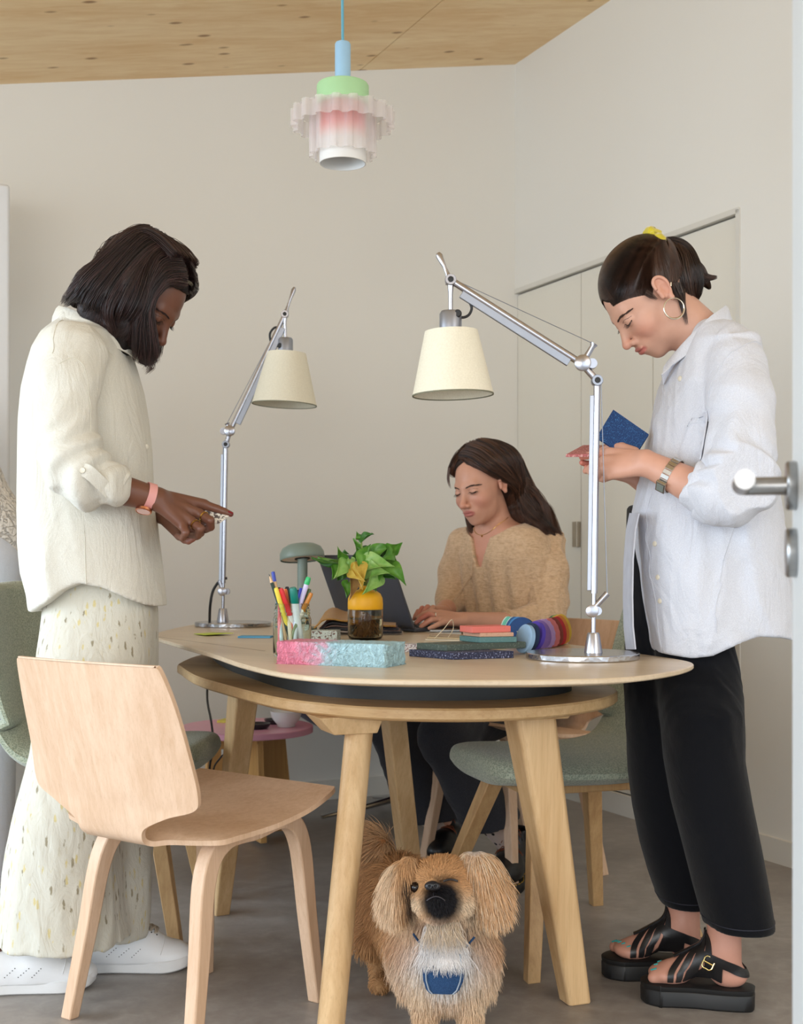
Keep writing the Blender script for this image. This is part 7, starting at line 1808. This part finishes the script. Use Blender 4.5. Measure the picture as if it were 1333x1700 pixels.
def trE(P):
    d = smin(*[chain(P, [W(-42, 940, DE+s*.07), W(-45, 1200, DE+s*.08), W(-45, 1440, DE+s*.09)], [.125, .112, .105], .0) for s in (-1, 1)], .02)
    d = smin(d, ell(P, W(-42, 935, DE), (.14, .15, .10)), .03); d = smax(d, W(0, 1452, DE)[2]-P[:, 2], .004); return d-.004*wn(P, 82, 14, (1, 1, .3), .8, 3)
V, Q_ = sdf_mesh(trE, *bounds([W(-42, 900, DE+.1), W(-42, 1450, DE-.1)], .17), .008)
obj('trousers', (V, Q_), PBL, pE, angle=0)
NVY = plain('navy_canvas', (36, 44, 86), .7)
for s in (-1, 1):
    a, b = W(-20, 1470, DE+s*.09), W(-165, 1480, DE+s*.09); b[0] = a[0]-.24
    obj('shoe', sdf_mesh(lambda P: smax(chain(P, [(a[0], a[1], .045), (a[0]-.12, a[1], .045), (b[0], a[1], .03)], [.045, .045, .035], .02), .0-P[:, 2]+.001, .003), *bounds([a, b, (a[0], a[1], 0)], .08), .006), NVY, pE, angle=0)
# ---------------------------------------------------------------- small long-haired dog under the table
def D_(x, y, d): return W(x, y, d)
dg = thing('dog', 'small fluffy tan dog with black muzzle and white chest wearing a blue harness', 'dog', (W(735, 1700, 2.52)[0], 2.52, 0))
hc_ = D_(737, 1474, 2.44)
def dogS(P):
    d = ell(P, hc_, (.063, .058, .054))
    d = smin(d, ell(P, hc_+np.array((-.030, -.030, -.018)), (.028, .024, .024)), .015); d = smin(d, ell(P, hc_+np.array((.032, -.030, -.018)), (.028, .024, .024)), .015)
    d = smin(d, ell(P, D_(724, 1506, 2.395), (.036, .024, .027)), .012)        # muzzle
    d = smin(d, ell(P, D_(722, 1488, 2.383), (.024, .016, .012)), .008); d = smin(d, ell(P, D_(724, 1519, 2.385), (.021, .016, .013)), .008)
    d = smin(d, cap(P, hc_+np.array((0, .03, -.02)), D_(742, 1570, 2.52), .060, .078), .03)   # neck
    d = smin(d, ell(P, D_(738, 1600, 2.52), (.088, .085, .092)), .03)          # chest
    d = smin(d, cap(P, D_(735, 1590, 2.55), (.0, 2.80, .185), .088, .080), .03)  # barrel
    d = smin(d, ell(P, (-.012, 2.84, .185), (.080, .085, .088)), .03)
    for x, y, s in ((702, 1640, -1), (783, 1640, 1)):
        t = D_(x, y, 2.49); d = smin(d, chain(P, [t, (t[0]-.004*s, 2.475, .085), (t[0]-.004*s, 2.46, .028)], [.036, .024, .020]), .02)
        d = smin(d, ell(P, (t[0]-.004*s, 2.435, .020), (.024, .034, .020)), .012)
    for x, s in ((-.060, -1), (.050, 1)):
        d = smin(d, chain(P, [(x*.6, 2.82, .15), (x, 2.76, .11), (x*.9, 2.83, .062), (x*.85, 2.785, .024)], [.055, .036, .018, .017]), .02)
        d = smin(d, ell(P, (x*.85+.004, 2.755, .018), (.021, .032, .018)), .012)
    return d
V, Q_ = sdf_mesh(dogS, *bounds([hc_, (-.09, 2.93, .0), (.1, 2.38, .0), (0, 2.9, .28)], .075), .004)
hx_, hy_, hz_2 = hc_
TAN, TAN2, CRM, WHF, BKF = (np.array(S(c)) for c in ((204, 156, 108), (172, 118, 74), (228, 204, 174), (234, 230, 228), (24, 22, 26)))
def dogcol(P):
    n_ = len(P); c = np.tile(TAN, (n_, 1)); px = CX+P[:, 0]*F_PX/P[:, 1]; py = HZ-(P[:, 2]-EYE)*F_PX/P[:, 1]
    def bl2(w, col): nonlocal c; w = np.clip(w, 0, 1)[:, None]; c = c*(1-w)+col*w
    fr = P[:, 1] < 2.62
    bl2((P[:, 2] < .16)*(P[:, 2] > .0)*.55*fr, CRM); bl2(np.exp(-(((px-737)/52)**2+((py-1590)/48)**2))*1.5*fr*(py > 1520), WHF)
    bl2(np.exp(-(((px-780)/36)**2+((py-1510)/26)**2))*1.1*fr, CRM); bl2(np.exp(-(((px-683)/22)**2+((py-1505)/26)**2))*1.1*fr, CRM)
    bl2(np.exp(-(((px-700)/26)**2+((py-1640)/40)**2))*.8*fr, CRM); bl2(np.exp(-(((px-790)/30)**2+((py-1650)/40)**2))*.8*fr, CRM)
    bl2(1.6-((px-725)/36)**2*1.4-((py-1500)/33)**2*1.4*(1), BKF*1.0) if False else None
    w = np.clip(1.75-1.4*(((px-732)/33)**2+((py-1495)/36)**2), 0, 1)*(P[:, 1] < 2.45); bl2(w, BKF)
    w = np.exp(-(((px-745)/14)**2+((py-1461)/7)**2))*(P[:, 1] < 2.45)*.8; bl2(w, TAN2*.4)
    w = np.exp(-(((px-690)/13)**2+((py-1474)/13)**2))*(P[:, 1] < 2.45)*1.2; bl2(w, TAN*.8)
    bl2((P[:, 1] > 2.65)*.35*(P[:, 2] > .12), TAN2)
    return c
bd_ = obj('body', (V, Q_), attr_mat('dog_skin', .8, 0, .2, 200, .15), dg, angle=0, col=dogcol(V)*.75)
# fur, grown from the body surface
def grow(name, Vt, Fq, N_, parent, seed, lenf, colf, keep=None, sdf=None, rad=.00045, k=7, flow=None):
    rs = np.random.RandomState(seed); Vt = np.asarray(Vt); A, B, C, D = (Vt[Fq[:, i]] for i in range(4)); nr = np.cross(C-A, D-B); ar = np.linalg.norm(nr, axis=1); nr /= ar[:, None]+1e-12
    c_ = (A+C)/2; w = ar*(keep(c_) if keep is not None else 1); w = w/w.sum(); idx = rs.choice(len(Fq), N_, p=w)
    u1_, u2_ = rs.rand(N_, 1), rs.rand(N_, 1); P0 = A[idx]*(1-u1_)*(1-u2_)+B[idx]*u1_*(1-u2_)+C[idx]*u1_*u2_+D[idx]*(1-u1_)*u2_; Nn = nr[idx]
    L = lenf(P0)*(.65+.5*rs.rand(N_)); F_ = flow(P0, Nn); F_ += rs.randn(N_, 3)*.16; F_ /= np.linalg.norm(F_, axis=1)[:, None]
    st = [P0]; d0 = Nn*.75+F_*.5; p = P0
    for i in range(1, k):
        q = i/(k-1); dr_ = d0*(1-q)**1.3+(F_+np.array((0, 0, -.35*q)))*min(1, q*1.5+.15); dr_ /= np.linalg.norm(dr_, axis=1)[:, None]; p = p+dr_*(L/(k-1))[:, None]; st.append(p)
    ST = np.stack(st, 1); col = colf(P0)[:, None, :]*(.70+.55*rs.rand(N_, 1, 1)); col = np.repeat(col, k, 1)*np.linspace(.8, 1.15, k)[None, :, None]
    o = hair(name, ST, attr_mat('dog_fur', .55, 0, 0, 100, .25), parent, rad, np.clip(col, 0, 1)); o['kind'] = 'stuff'; return o
def pxy(P): return CX+P[:, 0]*F_PX/P[:, 1], HZ-(P[:, 2]-EYE)*F_PX/P[:, 1]
def lenf(P):
    px, py = pxy(P); L = np.full(len(P), .036); hd = np.linalg.norm((P-hc_)/(.085, .09, .075), axis=1) < 1; L[hd] = .016
    face = hd & (P[:, 1] < 2.42); L[face] = .009; L[(np.abs(px-724) < 34) & (np.abs(py-1500) < 34) & (P[:, 1] < 2.45)] = .006
    L[(P[:, 2] > .13) & (P[:, 2] < .235) & (P[:, 1] < 2.56) & ~hd] = .044; L[(P[:, 2] > .09) & (P[:, 2] <= .13)] = .032; L[(P[:, 2] < .05)] = .010; L[(P[:, 2] >= .05) & (P[:, 2] < .09)] = .018; return L
def flow(P, Nn):
    F_ = np.tile(np.array((0, .05, -1.0)), (len(P), 1)); hd = (P[:, 2] > hz_2-.05) & (P[:, 1] < 2.52)
    r = P-D_(722, 1472, 2.40); r = r/np.linalg.norm(r, axis=1)[:, None]; F_[hd] = r[hd]*1.0+np.array((0, .3, -.15)); b = (P[:, 1] > 2.62); F_[b] += np.array((0, .6, 0)); F_ -= Nn*np.sum(F_*Nn, 1)[:, None]*.8; return F_+Nn*.12
def keep(P):
    px, py = pxy(P); k_ = np.ones(len(P)); k_[(np.hypot((px-718)/13, (py-1470)/10) < 1) & (P[:, 1] < 2.45)] = 0; k_[(np.hypot(px-692, py-1474) < 10) & (P[:, 1] < 2.45)] = 0
    k_[P[:, 1] < 2.6] *= 1.6; k_[(P[:, 2] > hz_2-.06) & (P[:, 1] < 2.46)] *= 2.6; return k_
grow('fur', V, Q_, 52000, bd_, 1, lenf, dogcol, keep, flow=flow)
# ears: leathery flaps under long hair
def ear(pts, rr, seed, colf, ln, nn, down):
    def f(P): return chain(P, pts, rr, .01)
    v_, q_ = sdf_mesh(f, *bounds(pts, .04), .004); e = obj('ear', (v_, q_), attr_mat('dog_skin', .8), dg, angle=0, col=colf(v_)*.6)
    grow('ear_fur', v_, q_, nn, e, seed, lambda P: np.full(len(P), ln), colf, None, flow=lambda P, N_: np.tile(np.array(down, float), (len(P), 1))+N_*.1, rad=.0005, k=8)
def ecl(P):
    px, py = pxy(P); c = np.tile(TAN, (len(P), 1))*.9+CRM*.1; w = np.exp(-((px-671)/6)**2)[:, None]*.9*(py > 1450)[:, None]; c = c*(1-w)+BKF*1.5*w; w2 = (np.clip((664-px)/10, 0, 1)*.75)[:, None]; return c*(1-w2)+CRM*w2
def ecr(P):
    px, py = pxy(P); c = np.tile(TAN*.8+CRM*.25, (len(P), 1)); w = (np.exp(-((px-(783+(py-1450)*.22))/7)**2)*.95*(py > 1440))[:, None]; c = c*(1-w)+BKF*1.6*w; w2 = (np.exp(-((px-786)/14)**2-((py-1412)/7)**2))[:, None]; c = c*(1-w2)+WHF*w2
    rs = np.random.RandomState(len(P)); m_ = (rs.rand(len(P)) < .22)[:, None]; return np.where(m_, CRM, c)
ear([D_(679, 1432, 2.45), D_(663, 1452, 2.44), D_(655, 1482, 2.43), D_(655, 1500, 2.425)], [.012, .018, .018, .012], 11, ecl, .045, 5200, (-.10, -.05, -1))
ear([D_(776, 1426, 2.45), D_(796, 1436, 2.44), D_(808, 1465, 2.43), D_(817, 1492, 2.425)], [.014, .022, .022, .014], 12, ecr, .055, 7000, (.28, -.05, -1))
# tail curl plume
tlp = [(-.03, 2.90, .25), (-.055, 2.88, .285), (-.05, 2.84, .30)]
def ftl(P): return chain(P, tlp, [.022, .024, .016], .01)
v_, q_ = sdf_mesh(ftl, *bounds(tlp, .04), .005); tl = obj('tail', (v_, q_), attr_mat('dog_skin', .8), dg, angle=0, col=np.tile(TAN2, (len(v_), 1)))
grow('tail_fur', v_, q_, 2600, tl, 13, lambda P: np.full(len(P), .055), lambda P: np.tile(TAN*.8+CRM*.2, (len(P), 1)), None, flow=lambda P, N_: np.tile(np.array((-.75, -.2, -.2)), (len(P), 1))+N_*.5, k=8)
# face: nose leather, nostrils, eyes, mouth line
def ray_hit(px, py, off):
    ds = np.linspace(2.25, 2.60, 400); P = np.array([D_(px, py, d) for d in ds], np.float32); return P[np.argmax(dogS(P) < off)].astype(float)
NS = plain('nose_leather', (34, 33, 37), .28, var=.1, bump=.3, bscale=600); no = D_(718, 1470, 2.366)
def nose(P):
    q = (P-no.astype(np.float32)); q2 = q.copy(); q2[:, 0] = np.abs(q[:, 0]); q = q/1.02; q2 = q2/1.02; d = smin(ell(q, (0, 0, 0), (.0125, .009, .0085)), ell(q2, (.008, .002, -.002), (.0065, .008, .006)), .004)
    d = smax(d, -ell(q2, (.0055, -.009, .0005), (.0028, .005, .0026)), .001); return smax(d, -ell(q, (0, -.010, -.005), (.0010, .004, .007)), .001)
obj('nose', sdf_mesh(nose, no-.022, no+.022, .001), NS, dg, angle=0)
EYM = plain('dark_eye', (22, 13, 11), .08, var=.1)
ep = ray_hit(690, 1473, -.001); obj('eye', lathe([(.0001, -.0105), (.0060, -.0087), (.0098, -.0036), (.0105, 0), (.0098, .0036), (.0060, .0087), (.0001, .0105)], ep, 24), EYM, dg, angle=0)
eps = [ray_hit(736+24*q, 1463-3*math.sin(q*PI), .006) for q in np.linspace(0, 1, 9)]; obj('closed_eyelid', tube(eps, .0018, 8), NS, dg)
mo = on_shell(dogS, [D_(706+36*q, 1498-10*math.sin(q*PI), 2.36) for q in np.linspace(0, 1, 11)], .004); obj('mouth_line', tube(cat(mo, 4, False), .0011, 8), plain('lip_grey', (58, 54, 60), .45), dg)
ml_ = on_shell(dogS, [D_(719, 1476+10*q, 2.36) for q in np.linspace(0, 1, 5)], .003); obj('muzzle_crease', tube(ml_, .0010, 6), NS, dg)
# harness
HNY = fabric('navy_mesh', (44, 74, 112), weave=500, wstr=.5, rgb2=(30, 54, 90)); PIP = plain('grey_piping', (150, 160, 172), .5)
gl = [(1572, 706, 768), (1590, 700, 772), (1612, 696, 775), (1632, 698, 771), (1648, 704, 764), (1655, 712, 756)]
def chst(P): return dogS(P)-.026
G = [[D_(a+(b-a)*q, y, 2.40) for q in np.linspace(0, 1, 14)] for y, a, b in gl]; G = np.array(G); Gi = []
for i in range(len(G)-1):
    for t_ in np.linspace(0, 1, 5)[:-1]: Gi.append(G[i]*(1-t_)+G[i+1]*t_)
Gi.append(G[-1]); Gi = np.array(Gi); P_ = on_shell(chst, Gi.reshape(-1, 3), 0, 8).reshape(Gi.shape)
hn_ = obj('harness', sheet(P_, .004), HNY, dg, angle=60)
for c_ in (1, -2): obj('piping', tube(P_[3:, c_]+np.array((0, -.004, 0)), .0013, 8), PIP, hn_)
for pts in ([(706, 1574), (700, 1566), (693, 1556), (688, 1548)], [(766, 1574), (776, 1562), (784, 1552)]):
    pp_ = on_shell(chst, [D_(a, b, 2.42) for a, b in pts], .0, 8); obj('strap', tube(cat(pp_, 4, False), .004, 8, flat=(1, .4)), HNY, hn_)
V_t = P_.reshape(-1, 3)[:14*3]; 
rs = np.random.RandomState(21); top_ = []; YY_ = []
for i in range(1800):
    q = rs.rand(); yy_ = rs.rand()**.7; YY_.append(yy_); a = on_shell(chst, [D_(735+(q-.5)*(52+34*yy_)+rs.randn()*5, 1540+yy_*46, 2.40)], -.025+.018*yy_, 4)[0]; L_ = .028+.018*rs.rand(); sxd = (q-.45)*.5+rs.randn()*.22; ph_ = rs.rand()*6
    top_.append([a+np.array((sxd*t_*L_+.0025*math.sin(t_*5+ph_), -.012*math.sin(min(t_*2.2, 1.6)), -L_*t_)) for t_ in np.linspace(0, 1, 6)])
yv = np.clip(np.array(YY_)*2.2-.25+rs.rand(1800)*.4, 0, 1)[:, None, None]; col = np.clip((CRM*.9*(1-yv)+WHF*yv)*np.ones((1800, 6, 1))*(.75+.35*rs.rand(1800, 1, 1)), 0, 1); ch = hair('chest_fur', np.array(top_), attr_mat('dog_fur', .55), bd_, .0005, col); ch['kind'] = 'stuff'
